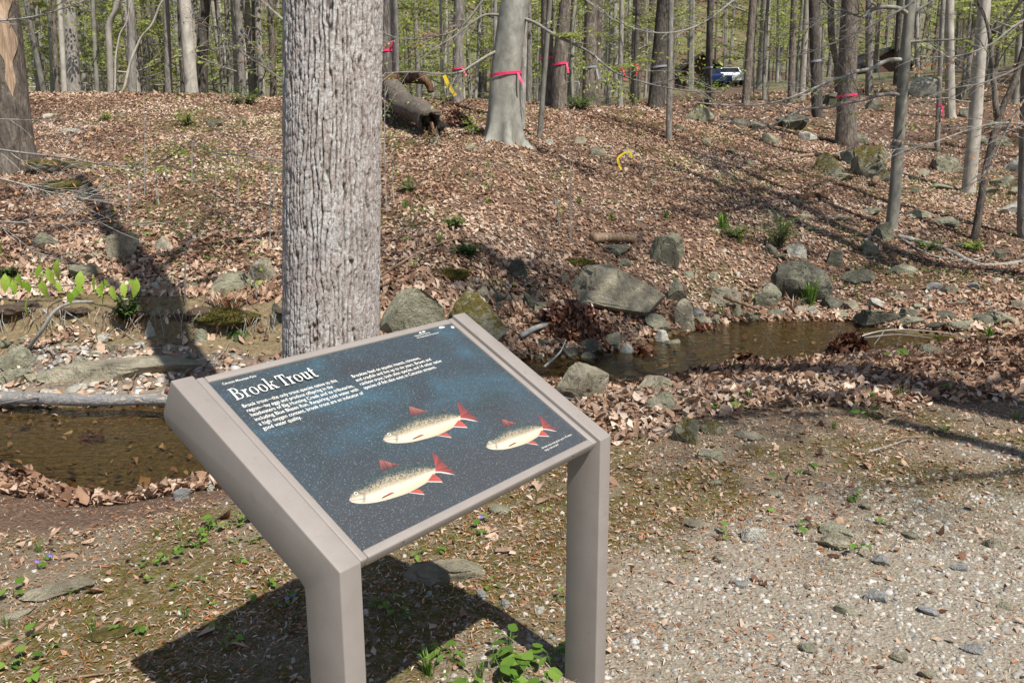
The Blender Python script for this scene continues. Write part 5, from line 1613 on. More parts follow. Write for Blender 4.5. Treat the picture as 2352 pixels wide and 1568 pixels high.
def pebbles(name, label, n, y0, y1, half, expo, sz, mask, flat=(0.35, 0.75), mat='pebble', x0=None):
    x, y = sample(n, y0, y1, half, expo)
    q = zones(x, y)
    keep = rng.random(n) < mask(q, x, y)
    x, y = x[keep], y[keep]; n = len(x)
    z = gz(x, y)
    s = sz[0] * (sz[1] / sz[0]) ** (rng.random(n) ** 2.3)
    th = (np.arange(5)[None] + rng.uniform(-0.3, 0.3, (n, 5))) * 2 * math.pi / 5
    rad = rng.uniform(0.75, 1.15, (n, 5)) * s[:, None] / 2
    asp = rng.uniform(0.5, 0.95, n)[:, None]
    h = s * rng.uniform(*flat, n)
    lo = np.stack([np.cos(th) * rad, np.sin(th) * rad * asp, np.zeros((n, 5))], -1)
    hi = np.stack([np.cos(th) * rad * rng.uniform(0.55, 0.9, (n, 5)), np.sin(th) * rad * asp * rng.uniform(0.55, 0.9, (n, 5)), h[:, None] * rng.uniform(0.75, 1.2, (n, 5))], -1)
    P = np.concatenate([lo, hi], 1)
    tx = rng.normal(0, 0.2, n)[:, None]
    px_, pz_ = P[..., 0] * np.cos(tx) - P[..., 2] * np.sin(tx), P[..., 0] * np.sin(tx) + P[..., 2] * np.cos(tx)
    a = rng.random(n)[:, None] * 6.28
    X = px_ * np.cos(a) - P[..., 1] * np.sin(a); Y = px_ * np.sin(a) + P[..., 1] * np.cos(a)
    V = np.stack([X + x[:, None], Y + y[:, None], pz_ + (z - h * 0.25)[:, None]], -1).reshape(-1, 3)
    F0 = np.array([(0, 1, 6), (0, 6, 5), (1, 2, 7), (1, 7, 6), (2, 3, 8), (2, 8, 7), (3, 4, 9), (3, 9, 8), (4, 0, 5), (4, 5, 9), (5, 6, 7), (5, 7, 8), (5, 8, 9)])
    F = (F0[None] + (np.arange(n) * 10)[:, None, None]).reshape(-1, 3)
    ob(name, mesh_from(name, V, F, mat, dict(rnd=np.repeat(rng.random(n), 10))), kind='stuff', label=label, category='gravel')
pebbles('gravel', 'grey and tan gravel of the path', 135000, 1.4, 5.6, 0.64, 0.7, (0.006, 0.036), lambda q, x, y: q['gravel'] * (y < 6) * (0.35 + 0.65 * (fbm(x * 4, y * 4, 0, 71, 3) > -0.06)), (0.10, 0.34))
pebbles('scattered_pebbles', 'small pebbles scattered through the moss', 9000, 1.5, 5.6, 0.66, 0.8, (0.006, 0.026), lambda q, x, y: (1 - q['gravel']) * (1 - q['leaf']) * (1 - q['bed']) * 0.7)
pebbles('bar_shingle', 'flat grey shingle on the gravel bar', 9000, 6.1, 8.0, 0.66, 1.0, (0.015, 0.13), lambda q, x, y: q['bar'] * 0.9, (0.16, 0.35))
pebbles('bed_stones', 'small stones on the stream bed', 6000, 4.4, 9.8, 0.62, 1.0, (0.01, 0.05), lambda q, x, y: q['bed'] * 0.7, (0.2, 0.4), 'bed_pebble') if 'bed_pebble' in MAT else None
pebbles('bank_pebbles', 'pebbles between leaves on the far bank', 5000, 7.3, 12, 0.66, 1.0, (0.03, 0.11), lambda q, x, y: q['leaf'] * 0.16 * (x > -0.5), (0.3, 0.6))

def twigs():
    n = 1500
    x, y = sample(n, 4.2, 17, 0.62, 0.9)
    q = zones(x, y)
    keep = rng.random(n) < (1 - q['bed']) * 0.8
    x, y = x[keep], y[keep]
    mb = MB()
    for i in range(len(x)):
        L = rng.uniform(0.12, 0.6); a = rng.random() * 6.28; r = rng.uniform(0.0015, 0.006)
        k = np.linspace(-0.5, 0.5, 4)
        bx = x[i] + k * L * math.cos(a) + 0.03 * L * rng.normal(size=4); by = y[i] + k * L * math.sin(a) + 0.03 * L * rng.normal(size=4)
        bz = gz(bx, by) + 0.012 + 0.025 * rng.random() + 0.02 * rng.random(4)
        mb.tube(np.c_[bx, by, bz], np.linspace(r, r * 0.5, 4), 4, int(rng.random() < 0.5), True)
    ob('fallen_twigs', mb.mesh('fallen_twigs', ['twig_grey', 'dead_wood']), kind='stuff', label='thin fallen twigs strewn over the leaf litter', category='twigs')
twigs()

def ground_herbs():
    n = 60000
    x, y = sample(n, 7.6, 20, 0.64, 0.85)
    q = zones(x, y)
    m = sstep(0.03, 0.16, fbm(x * 0.8, y * 0.8, 0, 43, 4)) * 0.55 + 0.5 * sstep(0.10, 0.2, fbm(x * 1.9, y * 1.9, 0, 113, 3)) + 0.012
    keep = rng.random(n) < m * q['leaf']
    x, y = x[keep], y[keep]
    n = len(x)
    z = gz(x, y) + rng.uniform(0.01, 0.07, n)
    V, F, r = leaf_batch(x, y, z, rng.uniform(0.018, 0.05, n), np.zeros(n), 0.6, False)
    ob('ground_herbs', mesh_from('ground_herbs', V, F, 'herb_leaf', dict(rnd=r), True), kind='stuff', label='sparse green herbs growing through the slope leaves', category='herbs')
ground_herbs()

def leaf_pile(u, v, wpx, hpx, n, label, mat='wet_leaf'):
    q = hit(u, v); k = px(q[1])
    W, H = wpx * k / 2, hpx * k
    a = rng.random(n) * 6.28; r = np.sqrt(rng.random(n))
    x = q[0] + r * W * np.cos(a); y = q[1] + 0.2 + r * W * 0.6 * np.sin(a)
    z0 = gz(x, y)
    z = z0 + H * (1 - r ** 2) * (0.8 + 0.4 * rng.random(n)) - 0.02
    V, F, rr = leaf_batch(x, y, z, rng.uniform(0.06, 0.11, n), np.zeros(n), 0.7, True, curl=0.9)
    me = mesh_from('leaf_pile', V - q, F, mat, dict(rnd=rr), True)
    o = ob('leaf_pile', me, None, q, label=label, category='leaf pile')
leaf_pile(1325, 790, 190, 62, 900, 'dark heap of soaked leaves dammed behind the sign corner')
leaf_pile(1200, 770, 90, 30, 260, 'low leaf heap between boulders above the sign corner', 'dead_leaf')
leaf_pile(1965, 822, 120, 56, 500, 'dark leaf clump caught on sticks in the right pool')
leaf_pile(1700, 722, 90, 26, 260, 'leaf drift at the head of the right pool', 'dead_leaf')
leaf_pile(1720, 838, 110, 22, 260, 'sodden leaf mat at the near edge of the right pool')
leaf_pile(1480, 836, 90, 18, 160, 'wet leaves caught between stream stones')
leaf_pile(1630, 775, 80, 12, 120, 'thin wet leaf raft on the right pool')
leaf_pile(180, 1038, 60, 14, 60, 'small clot of leaves and a stone in the left pool')

# ------------------------------------------------------------------ logs and loose branches
def stick(name, pts, r, mat, label, cat='branch', sides=7, taper=0.35, forks=(), y=None, z=None, lift=0.02, group=None):
    W = []
    for p in pts:
        if len(p) == 3:
            W.append(at_y(p[0], p[1], p[2]))
        elif z is not None:
            W.append(at_z(p[0], p[1], z))
        else:
            q = hit(p[0], p[1]); W.append(q + np.array([0, 0, lift]))
    b = W[0].copy()
    P = spline(np.array(W) - b, 4 * len(W))
    mb = MB()
    jit = np.array([random.uniform(0.9, 1.1) for _ in P])
    mb.tube(P, np.linspace(r, r * taper, len(P)) * jit, sides)
    for (i, dv, L, r2) in forks:
        p = P[min(i, len(P) - 1)]
        d = np.array(dv, float); d /= np.linalg.norm(d)
        R_ = random.Random(i + len(pts))
        Q = [p]
        for k in range(5):
            d = d + np.array([R_.uniform(-.2, .2), R_.uniform(-.2, .2), R_.uniform(-.15, .15)]); d /= np.linalg.norm(d)
            Q.append(Q[-1] + d * L / 5)
        mb.tube(np.array(Q), np.linspace(r2, r2 * 0.3, 6), 4)
    o = ob(name, mb.mesh(name, [mat], True), None, b, label=label, category=cat)
    if group:
        o['group'] = group
    return o

stick('fallen_branch', [(-60, 914), (60, 914), (160, 918), (260, 919), (340, 917), (430, 924), (520, 940)], 0.05, 'peeling_bark', 'peeling grey log lying across the left pool', 'log', 14, 0.8, z=-0.23, forks=[(6, (0.1, -0.5, 0.12), 0.7, 0.008), (12, (0.2, 0.4, 0.5), 0.35, 0.006)])
stick('bare_root', [(60, 806, 7.2), (95, 760, 7.1), (125, 715, 7.1), (165, 695, 7.15), (215, 693, 7.3)], 0.018, 'twig_grey', 'pale curved root arching over the clay bank', 'root', 7, 0.6)
stick('bare_root', [(230, 705, 7.3), (215, 740, 7.15), (205, 770, 7.1)], 0.008, 'dead_wood', 'thin dark root hanging down the clay bank', 'root')
stick('bare_root', [(150, 715, 7.3), (195, 745, 7.15), (210, 775, 7.1)], 0.007, 'twig_grey', 'thin pale root crossing the clay bank', 'root')
stick('fallen_branch', [(1850, 836, 7.6), (1930, 800, 7.9), (1990, 768, 8.2), (2060, 757, 8.4), (2150, 762, 8.4), (2270, 782, 8.1)], 0.012, 'twig_grey', 'long pale bare branch arching over the right pool', forks=[(3, (-0.8, -0.1, -0.3), 0.5, 0.007), (8, (-0.5, -0.2, -0.4), 0.4, 0.006), (12, (-0.3, -0.3, -0.4), 0.35, 0.005)])
stick('fallen_branch', [(1985, 776, 8.1), (2060, 768, 8.2), (2140, 776, 8.1)], 0.010, 'twig_grey', 'shorter pale branch beside the long one over the right pool')
stick('fallen_branch', [(1664, 680, 9.4), (1700, 695, 9.3), (1745, 712, 9.2)], 0.035, 'dead_wood', 'short thick stick leaning over the low tan rock', cat='stick')
stick('fallen_branch', [(1195, 790), (1240, 768), (1300, 757)], 0.03, 'twig_grey', 'grey broken stick lying in front of the soaked leaf heap', cat='stick', taper=0.8, lift=0.08)
stick('fallen_branch', [(1250, 842, 7.2), (1285, 810, 7.4), (1300, 780, 7.5)], 0.012, 'twig_grey', 'thin forked twig standing in the stream beside the sign', forks=[(4, (-0.5, 0.1, 0.5), 0.25, 0.004)])
stick('rotten_log', [(1362, 558), (1409, 556), (1456, 560)], 0.07, 'dead_wood', 'short rotten log chunk resting above the largest tan boulder', 'log', 10, 0.7, lift=0.06)
stick('rotten_log', [(1925, 368), (1880, 360), (1820, 366), (1790, 372)], 0.045, 'dead_wood', 'pale fallen limb on the slope left of the leaning mossy rock', 'log', 8, 0.5, lift=0.04)
stick('rotten_log', [(1835, 462), (1870, 455), (1900, 458)], 0.07, 'rotten_wood', 'crumbling brown log on the slope below the dappled boulder', 'log', 8, 0.7, lift=0.03)
stick('rotten_log', [(2010, 425), (2006, 433)], 0.07, 'dead_wood', 'splintered little stump right of the dappled boulder', 'stump', 8, 0.6, lift=0.1)
stick('surface_root', [(2060, 545), (2120, 560), (2180, 580), (2240, 610), (2300, 612), (2370, 600)], 0.035, 'bark_grey', 'grey surface root winding across the right slope', 'root', 7, 0.9)
stick('surface_root', [(2070, 552), (2140, 590), (2230, 600), (2290, 585)], 0.02, 'bark_grey', 'second thinner root winding across the right slope', 'root', 6, 0.6)
stick('fallen_branch', [(1985, 555), (2030, 540), (2100, 532), (2180, 560)], 0.02, 'twig_grey', 'grey fallen branch beside the slender beech', forks=[(5, (-0.4, -0.2, 0.5), 0.5, 0.008)])
stick('fallen_branch', [(870, 700), (960, 640), (1040, 606), (1115, 597)], 0.012, 'dead_wood', 'thin brown branch curving over the lichen-grey boulder', lift=0.25)
stick('fallen_branch', [(0, 1490), (80, 1450), (150, 1400)], 0.012, 'dead_wood', 'half buried stick in the left foreground moss', cat='stick', lift=0.004)
stick('fallen_branch', [(130, 1568), (210, 1556), (300, 1546)], 0.005, 'dry_stick' if 'dry_stick' in MAT else 'dead_wood', 'orange-brown thin stick at the bottom left', cat='stick', lift=0.01)
stick('dry_stalk', [(1815, 860, 7.2), (1780, 800, 7.15), (1740, 745, 7.1)], 0.003, 'dead_wood', 'thin dry stalk leaning over the right pool', 'stalk', 4)
stick('dry_stalk', [(1690, 845, 7.2), (1745, 800, 7.2), (1765, 740, 7.2)], 0.002, 'dead_wood', 'fine dry stem crossing the leaning stalk', 'stalk', 4)

# sod lip that overhangs the clay bank, with hanging rootlets
def sod_lip():
    xs = np.linspace(-6.2, -1.25, 120)
    ys = np.empty(120); zs_ = np.empty(120)
    for i, x in enumerate(xs):
        yy = np.linspace(7.2, 8.2, 60); g = gz(np.full(60, x), yy)
        j = int(np.argmax(np.gradient(g)))
        j2 = min(j + 5, 59)
        ys[i], zs_[i] = yy[j2] - 0.10, g[j2] - 0.02
    mbc = MB()
    V0, F0 = ico(2)
    for k in range(44):
        i = int(rng.integers(0, 120)); sz_ = rng.uniform(0.03, 0.10)
        p = V0 * (1 + 1.2 * fbm(V0[:, 0] * 1.6 + k, V0[:, 1] * 1.6, V0[:, 2] * 1.6, 68, 3))[:, None] * np.array([1.6, 1.1, 0.6]) * sz_
        mbc.add(p + np.array([xs[i] + rng.uniform(-.05, .05), ys[i] + 0.05 + rng.uniform(-.07, .08), zs_[i] - 0.05 + rng.uniform(-.05, .03)]), F0)
    ob('bank_edge', mbc.mesh('bank_edge', ['dark_soil']), kind='structure')
    mb = MB()
    for k in range(260):
        i = int(rng.integers(0, 120)); L = rng.uniform(0.05, 0.28)
        p = np.array([xs[i] + rng.uniform(-.03, .03), ys[i] - rng.uniform(0.0, 0.12), zs_[i] - 0.02])
        e = p + np.array([rng.normal() * L * 0.4, -abs(rng.normal()) * L * 0.3, -L])
        mb.tube(spline(np.array([p, (p + e) / 2 + rng.normal(size=3) * 0.03, e]), 5), np.linspace(0.004, 0.001, 5) * rng.uniform(0.5, 1.6), 3, int(rng.random() < 0.5))
    ob('rootlets', mb.mesh('rootlets', ['twig_grey', 'rotten_wood']), kind='stuff', label='fine rootlets hanging from the bank edge', category='roots')
sod_lip()

# fallen hollow log with broken end and arching slab of bark
def fallen_log():
    b = hit(988, 312) + np.array([0, 0, 0.2]); a = at_y(886, 200, b[1] + 3.4)
    root = thing('fallen_log', 'rotten fallen log with broken hollow end left of the beech', 'log', b)
    P = np.array([b * (1 - t) + a * t for t in np.linspace(0, 1, 16)]) - b
    P[:, 2] += 0.04 * np.sin(np.linspace(0, 9, 16))
    mb = MB()
    sides = 18
    T = P[-1] - P[0]; T /= np.linalg.norm(T)
    s1 = np.cross(T, (0, 0, 1)); s1 /= np.linalg.norm(s1); s2 = np.cross(s1, T)
    th = np.linspace(0, 2 * math.pi, sides, endpoint=False)
    V = []
    for i, p in enumerate(P):
        rr = 0.205 * (1 + 0.8 * fbm(np.cos(th) * 3, np.sin(th) * 3, i * 0.35, 7, 3))
        off = np.zeros((sides, 3))
        if i == 0:
            off = -T[None] * (0.30 * rng.random((sides, 1)) ** 2)
        V.append(p[None] + rr[:, None] * (np.cos(th)[:, None] * s1 + np.sin(th)[:, None] * s2) + off)
    n = len(P)
    for i, (p, f) in enumerate(((P[0] + T * 0.03, 0.66), (P[0] + T * 0.16, 0.42))):
        V.append(p[None] + 0.215 * f * (np.cos(th)[:, None] * s1 + np.sin(th)[:, None] * s2))
    F = []
    for i in range(n - 1):
        for j in range(sides):
            k = (j + 1) % sides
            F.append((i * sides + j, i * sides + k, (i + 1) * sides + k, (i + 1) * sides + j))
    for j in range(sides):
        k = (j + 1) % sides
        F.append((j, n * sides + j, n * sides + k, k))
        F.append((n * sides + j, (n + 1) * sides + j, (n + 1) * sides + k, n * sides + k))
    F.append(tuple((n + 1) * sides + j for j in range(sides)))
    mb.add(np.concatenate(V), F)
    ob('log_body', mb.mesh('log_body', ['bark_brown'], True), root)
    m2 = MB()
    A = np.array([at_y(u, v, 17.0) for u, v in ((880, 192), (905, 184), (940, 180), (970, 182), (985, 195), (990, 213))]) - b
    m2.tube(spline(A, 18), np.linspace(0.13, 0.06, 18) * np.array([random.uniform(.85, 1.15) for _ in range(18)]), 8)
    ob('bark_arch', m2.mesh('bark_arch', ['rotten_wood'], True), root)
    R_ = random.Random(4)
    for k in range(14):
        m3 = MB()
        p = P[0] + np.array([R_.uniform(-.12, .2), R_.uniform(-.1, .15), R_.uniform(-.25, 0.02)])
        m3.tube([p, p + np.array([R_.uniform(-.1, .1), -0.12, -R_.uniform(.1, .3)])], [0.03, 0.008], 5)
        ob('splinter', m3.mesh('splinter', ['dead_wood' if k % 2 else 'rotten_wood']), root)
fallen_log()
leaf_pile(1045, 298, 80, 34, 220, 'dark crumbled wood and leaf heap right of the fallen log')

# ------------------------------------------------------------------ flagging ribbons
simple('pink_ribbon', (0.75, 0.04, 0.14), 0.4, 0.1)
simple('red_ribbon', (0.62, 0.03, 0.07), 0.4, 0.1)
simple('yellow_ribbon', (0.72, 0.50, 0.02), 0.4, 0.1)
simple('grey_ribbon', (0.26, 0.28, 0.31), 0.4, 0.1)
def ribbon(key, v, label, mat='pink_ribbon', hgt=4.5, tail=(10, 30), tilt=0.05):
    t, P, R, b = TREES[key]
    zt = at_y(1176, v, b[1])[2]
    i = int(np.argmin(np.abs(P[:, 2] - zt)))
    c = np.array([np.interp(zt, P[:, 2], P[:, 0]), np.interp(zt, P[:, 2], P[:, 1]), zt])
    r = np.interp(zt, P[:, 2], R) * 1.07 + 0.006
    h = max(hgt * px(b[1]), 0.02)
    th = np.linspace(0, 2 * math.pi, 29)
    mb = MB()
    rows_ = []
    for rr, dz in ((r, -h / 2), (r, h / 2), (r - 0.004, h / 2), (r - 0.004, -h / 2)):
        rows_.append(np.c_[rr * np.cos(th), rr * np.sin(th), dz + tilt * rr * 2 * np.cos(th)])
    V = np.concatenate(rows_); n = 29
    F = []
    for a in range(4):
        for j in range(n - 1):
            F.append((a * n + j, a * n + j + 1, ((a + 1) % 4) * n + j + 1, ((a + 1) % 4) * n + j))
    mb.add(V, F)
    o = ob('ribbon', mb.mesh('ribbon', [mat]), None, c, label=label, category='ribbon', group='flagging ribbons on the trees')
    if tail:
        k = px(b[1])
        dx, dz = tail[0] * k, -tail[1] * k
        fx = r * 0.75; fy = -r * 0.75
        Q = spline(np.array([(fx, fy, tilt * r), (fx + dx * 0.4, fy - 0.04, dz * 0.4), (fx + dx, fy - 0.06, dz)]), 6)
        m2 = MB()
        w = h * 0.4
        Vv = np.concatenate([np.c_[Q[:, 0] - w, Q[:, 1], Q[:, 2]], np.c_[Q[:, 0] + w, Q[:, 1] + 0.015, Q[:, 2]], np.c_[Q[:, 0] - w, Q[:, 1] + 0.004, Q[:, 2]], np.c_[Q[:, 0] + w, Q[:, 1] + 0.019, Q[:, 2]]])
        Fv = [(j, 6 + j, 7 + j, j + 1) for j in range(5)] + [(12 + j, 13 + j, 19 + j, 18 + j) for j in range(5)]
        m2.add(Vv, Fv)
        ob('ribbon_tail', m2.mesh('ribbon_tail', [mat]), o)
ribbon('beech', 171, 'pink ribbon tied round the big smooth beech', hgt=6, tail=(10, 22))
ribbon('m1', 116, 'pink ribbon on the dark trunk beside the big ridged trunk', tail=(6, -18))
ribbon('m3', 158, 'pink ribbon on the straight pale trunk behind the fallen log', tail=(8, 16))
ribbon('m5', 134, 'pink ribbon bow on the slim pole left of the beech', tail=(-8, 12))
ribbon('m7', 134, 'pink ribbon on the left trunk of the pair right of the beech', tail=None)
ribbon('m8', 148, 'pink ribbon on the leaning trunk of the pair right of the beech', tail=(4, 20))
ribbon('m12', 150, 'red ribbon on the thin dark trunk in mid forest', 'red_ribbon', tail=(-4, 24))
ribbon('m11', 160, 'dangling red ribbon on the slim grey trunk in mid forest', 'red_ribbon', tail=(6, 24))
ribbon('oak', 222, 'pink ribbon on the ribboned oak among boulders', tail=(-30, 22), hgt=4.5)
ribbon('r6', 245, 'pink ribbon on the thin pole left of the pale beech', tail=(4, 26), hgt=4.5)
ribbon('m9', 156, 'faint grey band round the twin brown trunk', 'grey_ribbon', hgt=4, tail=(6, 26))
ribbon('m13', 155, 'faint grey band round the stout dark trunk', 'grey_ribbon', hgt=4, tail=None)
ribbon('m15', 157, 'faint grey band round the dark trunk before the first cabin', 'grey_ribbon', hgt=4, tail=None)
ribbon('r3', 143, 'pale band round the dark trunk left of the ribboned oak', 'grey_ribbon', hgt=5, tail=None)

def strip(name, pts, w, mat, label, cat, group=None):
    W = np.array([at_y(*p) for p in pts]); b = W[0].copy()
    Q = spline(W - b, 4 * len(W))
    mb = MB(); n = len(Q)
    nrm = np.cross(np.gradient(Q, axis=0), (0, 1, 0)); nrm /= np.linalg.norm(nrm, axis=1)[:, None] + 1e-9
    a = Q - nrm * w; c = Q + nrm * w
    V = np.concatenate([a, c, a + (0, 0.006, 0), c + (0, 0.006, 0)])
    F = [(j, n + j, n + j + 1, j + 1) for j in range(n - 1)] + [(2 * n + j, 2 * n + j + 1, 3 * n + j + 1, 3 * n + j) for j in range(n - 1)] + [(j, j + 1, 2 * n + j + 1, 2 * n + j) for j in range(n - 1)] + [(n + j, 3 * n + j, 3 * n + j + 1, n + j + 1) for j in range(n - 1)]
    mb.add(V, F)
    return ob(name, mb.mesh(name, [mat]), None, b, label=label, category=cat)
strip('ribbon', [(1020, 173, 17.5), (1030, 195, 17.5), (1046, 220, 17.5)], 0.035, 'yellow_ribbon', 'yellow ribbon strip sloping down beside the straight pale trunk', 'ribbon')
yq = hit(1423, 400)
strip('ribbon', [(1452, 362, yq[1]), (1444, 348, yq[1]), (1420, 362, yq[1]), (1422, 378, yq[1]), (1427, 390, yq[1])], 0.015, 'yellow_ribbon', 'yellow ribbon tied to a thin twig on the leafy slope', 'ribbon')
stick('twig_stake', [(1424, 520, hit(1424, 512)[1]), (1425, 450, hit(1424, 512)[1]), (1440, 345, hit(1424, 512)[1])], 0.005, 'twig_grey', 'thin twig stake carrying the yellow ribbon', 'twig', 4)

# ------------------------------------------------------------------ saplings and bare twigs in front of the slope
SAP = [(332, 455, 330, 215), (425, 700, 428, 520), (292, 500, 290, 380), (365, 470, 362, 385), (500, 470, 498, 330), (888, 490, 885, 180), (905, 470, 900, 330), (1311, 560, 1306, 236), (1284, 520, 1282, 390), (255, 510, 252, 380), (620, 560, 622, 330), (590, 690, 562, 570), (545, 480, 548, 360), (440, 430, 441, 320), (960, 620, 955, 540), (1130, 440, 1128, 380), (385, 420, 384, 350), (630, 470, 628, 260), (1475, 390, 1478, 300), (1760, 300, 1764, 190)]
for i, (u0, v0, u1, v1) in enumerate(SAP):
    R_ = random.Random(300 + i)
    q = hit(u0, v0); d = q[1]
    top = at_y(u1, v1, d)
    W = np.array([q, q * 0.5 + top * 0.5 + [R_.uniform(-.03, .03), 0, 0], top]) - q
    P = spline(W, 9)
    mb = MB(); lv = Leaves()
    r = R_.uniform(0.006, 0.011)
    mb.tube(P, np.linspace(r, r * 0.35, 9), 5)
    L = np.linalg.norm(W[-1])
    for k in range(2, 9):
        if R_.random() < 0.6:
            a = R_.uniform(0, 6.28)
            limb(mb, lv, P[k], (math.cos(a), math.sin(a), R_.uniform(0.1, 0.9)), L * R_.uniform(0.12, 0.35), r * 0.4, R_, 0, 0.35, 3, 0, 0.055)
    lv.into(mb, 1)
    ob('sapling', mb.mesh('sapling', ['twig_grey', 'near_leaf']), None, q, label=f'thin bare sapling stem on the leafy slope, {ordinal(sorted(s[0] for s in SAP).index(u0) + 1)} from the left', category='sapling', group='thin sapling stems on the slope')

def bare_branch(pts, r, label, leafy=0.0, leaf='dry_beech', mat='twig_grey', sub=0.75, seed=0, sublen=(0.15, 0.6)):
    R_ = random.Random(seed + int(pts[0][1]))
    W = np.array([at_y(*p) for p in pts]); b = W[0].copy()
    P = spline(W - b, 4 * len(W))
    mb = MB(); lv = Leaves()
    mb.tube(P, np.linspace(r, r * 0.25, len(P)), 5)
    for k in range(2, len(P)):
        if R_.random() < sub:
            t = P[k] - P[k - 1]; t /= np.linalg.norm(t)
            dv = t * 0.9 + np.array([R_.uniform(-.2, .2), R_.uniform(-.5, .5), R_.choice((-1, 1)) * R_.uniform(0.15, 0.6)])
            limb(mb, lv, P[k], dv, R_.uniform(*sublen), r * 0.35, R_, 1 if R_.random() < 0.3 else 0, leafy, 3, 0, 0.05)
    lv.into(mb, 1, 0.3)
    return ob('bare_branch', mb.mesh('bare_branch', [mat, leaf]), None, b, label=label, category='branch', group='bare branches reaching across the view')
bare_branch([(-60, 335, 7.5), (60, 352, 7.3), (150, 362, 7.1), (240, 378, 7.0), (330, 383, 6.9), (420, 372, 6.8)], 0.011, 'bare grey branch reaching in from the left below the decaying tree', 0.1)
bare_branch([(-60, 395, 6.5), (40, 420, 6.4), (110, 440, 6.3), (170, 448, 6.2), (220, 428, 6.1)], 0.009, 'lower bare twig reaching in from the left over the leaves', 0.1, seed=3)
bare_branch([(-60, 272, 8), (40, 275, 8), (120, 276, 8), (180, 268, 8)], 0.007, 'thin level twig at left across the decaying trunk', 0.15, seed=5)
bare_branch([(-60, 505, 5.5), (60, 512, 5.5), (140, 515, 5.5), (250, 508, 5.4)], 0.006, 'low twig at left above the green beech leaves', 0.05, seed=6)
bare_branch([(-60, 52, 9), (60, 42, 9), (150, 18, 9), (220, -8, 9)], 0.013, 'pale branch rising across the top left corner', 0.1, seed=7)
bare_branch([(650, 185, 9), (600, 150, 9), (560, 125, 9.2), (500, 80, 9.5), (440, 62, 10)], 0.012, 'pale branch leaving the left side of the big trunk', 0.1, seed=8)
bare_branch([(650, 45, 9), (610, 10, 9), (580, -20, 9)], 0.012, 'pale twig at the upper left side of the big trunk', 0.1, seed=9)
bare_branch([(650, 370, 6), (600, 362, 6), (520, 355, 6), (480, 350, 6)], 0.006, 'thin twig level with the slope left of the big trunk', 0.0, seed=10)
bare_branch([(650, 485, 5.6), (610, 470, 5.6), (560, 466, 5.6), (500, 470, 5.6)], 0.006, 'low pale twig left of the big trunk', 0.0, seed=11)
bare_branch([(1110, 0, 10), (1060, 60, 10), (1000, 85, 10), (940, 90, 10), (880, 80, 10)], 0.014, 'fine grey branch drooping beside the beech toward the big trunk', 0.25, seed=12)
bare_branch([(1700, -10, 14), (1600, 60, 14), (1500, 75, 14), (1400, 40, 14), (1340, -10, 14)], 0.016, 'long thin branch sagging in front of the middle forest', 0.3, 'spring_leaf', seed=13)
bare_branch([(2100, 5, 11), (2000, 60, 11), (1900, 105, 11), (1820, 130, 11), (1700, 140, 11)], 0.014, 'pale branch running down left of the slender beech', 0.1, seed=14)
bare_branch([(2400, 120, 9), (2330, 160, 9), (2260, 190, 9), (2180, 205, 9), (2090, 240, 9)], 0.012, 'pale branch reaching in from the right across the slope', 0.15, seed=15)
bare_branch([(2400, 290, 9), (2300, 282, 9), (2220, 300, 9), (2120, 335, 9), (2040, 345, 9)], 0.011, 'lower pale branch reaching in from the right edge', 0.15, seed=16)
bare_branch([(2400, 20, 10), (2330, 60, 10), (2270, 105, 10), (2190, 130, 10), (2110, 128, 10)], 0.013, 'upper branch reaching in from the right edge', 0.3, seed=17)
bare_branch([(2380, 200, 8), (2345, 240, 8), (2310, 300, 8), (2280, 370, 8), (2250, 420, 8)], 0.010, 'pale branch hanging down near the right edge', 0.1, seed=18)

# ------------------------------------------------------------------ fresh beech branch at left, its leaves one by one
def leaf_shape(L, W, droop=0.25, n=7):
    s = np.linspace(0, 1, n)
    w = W * np.sin(np.pi * s ** 0.95) ** 1.15
    z = -droop * L * s ** 2
    V = np.concatenate([np.c_[s * L, -w, z + 0.18 * w], np.c_[s * L, 0 * w, z], np.c_[s * L, w, z + 0.18 * w]])
    F = []
    for i in range(n - 1):
        F += [(i, i + 1, n + i + 1, n + i), (n + i, n + i + 1, 2 * n + i + 1, 2 * n + i)]
    return V, F
def fresh_branch():
    d = 4.3
    pts = [(-80, 612), (0, 640), (80, 660), (160, 655), (240, 648), (312, 640)]
    pts2 = [(-80, 690), (0, 685), (60, 690), (150, 688), (190, 676)]
    b = at_y(-80, 612, d)
    root = thing('beech_branch', 'beech branch with bright hanging new leaves at the left edge', 'branch', b)
    for P_ in (pts, pts2):
        W = spline(np.array([at_y(u, v, d) for u, v in P_]) - b, 20)
        mb = MB(); mb.tube(W, np.linspace(0.006, 0.0015, 20), 5)
        ob('twig', mb.mesh('twig', ['bark_brown'], True), root)
    R_ = random.Random(9)
    spots = [(10, 635), (28, 640), (45, 640), (55, 655), (68, 672), (112, 622), (120, 628), (30, 660), (90, 650), (128, 605), (170, 640), (180, 652), (190, 630), (175, 655), (216, 645), (226, 648), (238, 655), (246, 668), (255, 650), (278, 648), (292, 645), (300, 640), (312, 636), (135, 655), (18, 648), (3, 560), (240, 640), (160, 660), (100, 612), (60, 640)]
    ms = []
    for k in range(5):
        V, F = leaf_shape(0.085 + 0.012 * (k - 2), 0.016 + 0.0018 * k, 0.15 + 0.05 * k)
        ms.append(mesh_from('leaf', V, F, 'near_leaf', dict(rnd=np.full(len(V), 0.15 + 0.18 * k)), True))
    for (u, v) in spots:
        o = ob('leaf', R_.choice(ms), root, at_y(u + R_.uniform(-6, 6), v + R_.uniform(-16, 14), d + R_.uniform(-.15, .15)) - b)
        sc_ = R_.uniform(0.7, 1.15); o.scale = (sc_, sc_, sc_)
        o.rotation_euler = (R_.uniform(-.9, .9), R_.uniform(0.9, 1.45), R_.uniform(-2.6, -0.4))
fresh_branch()

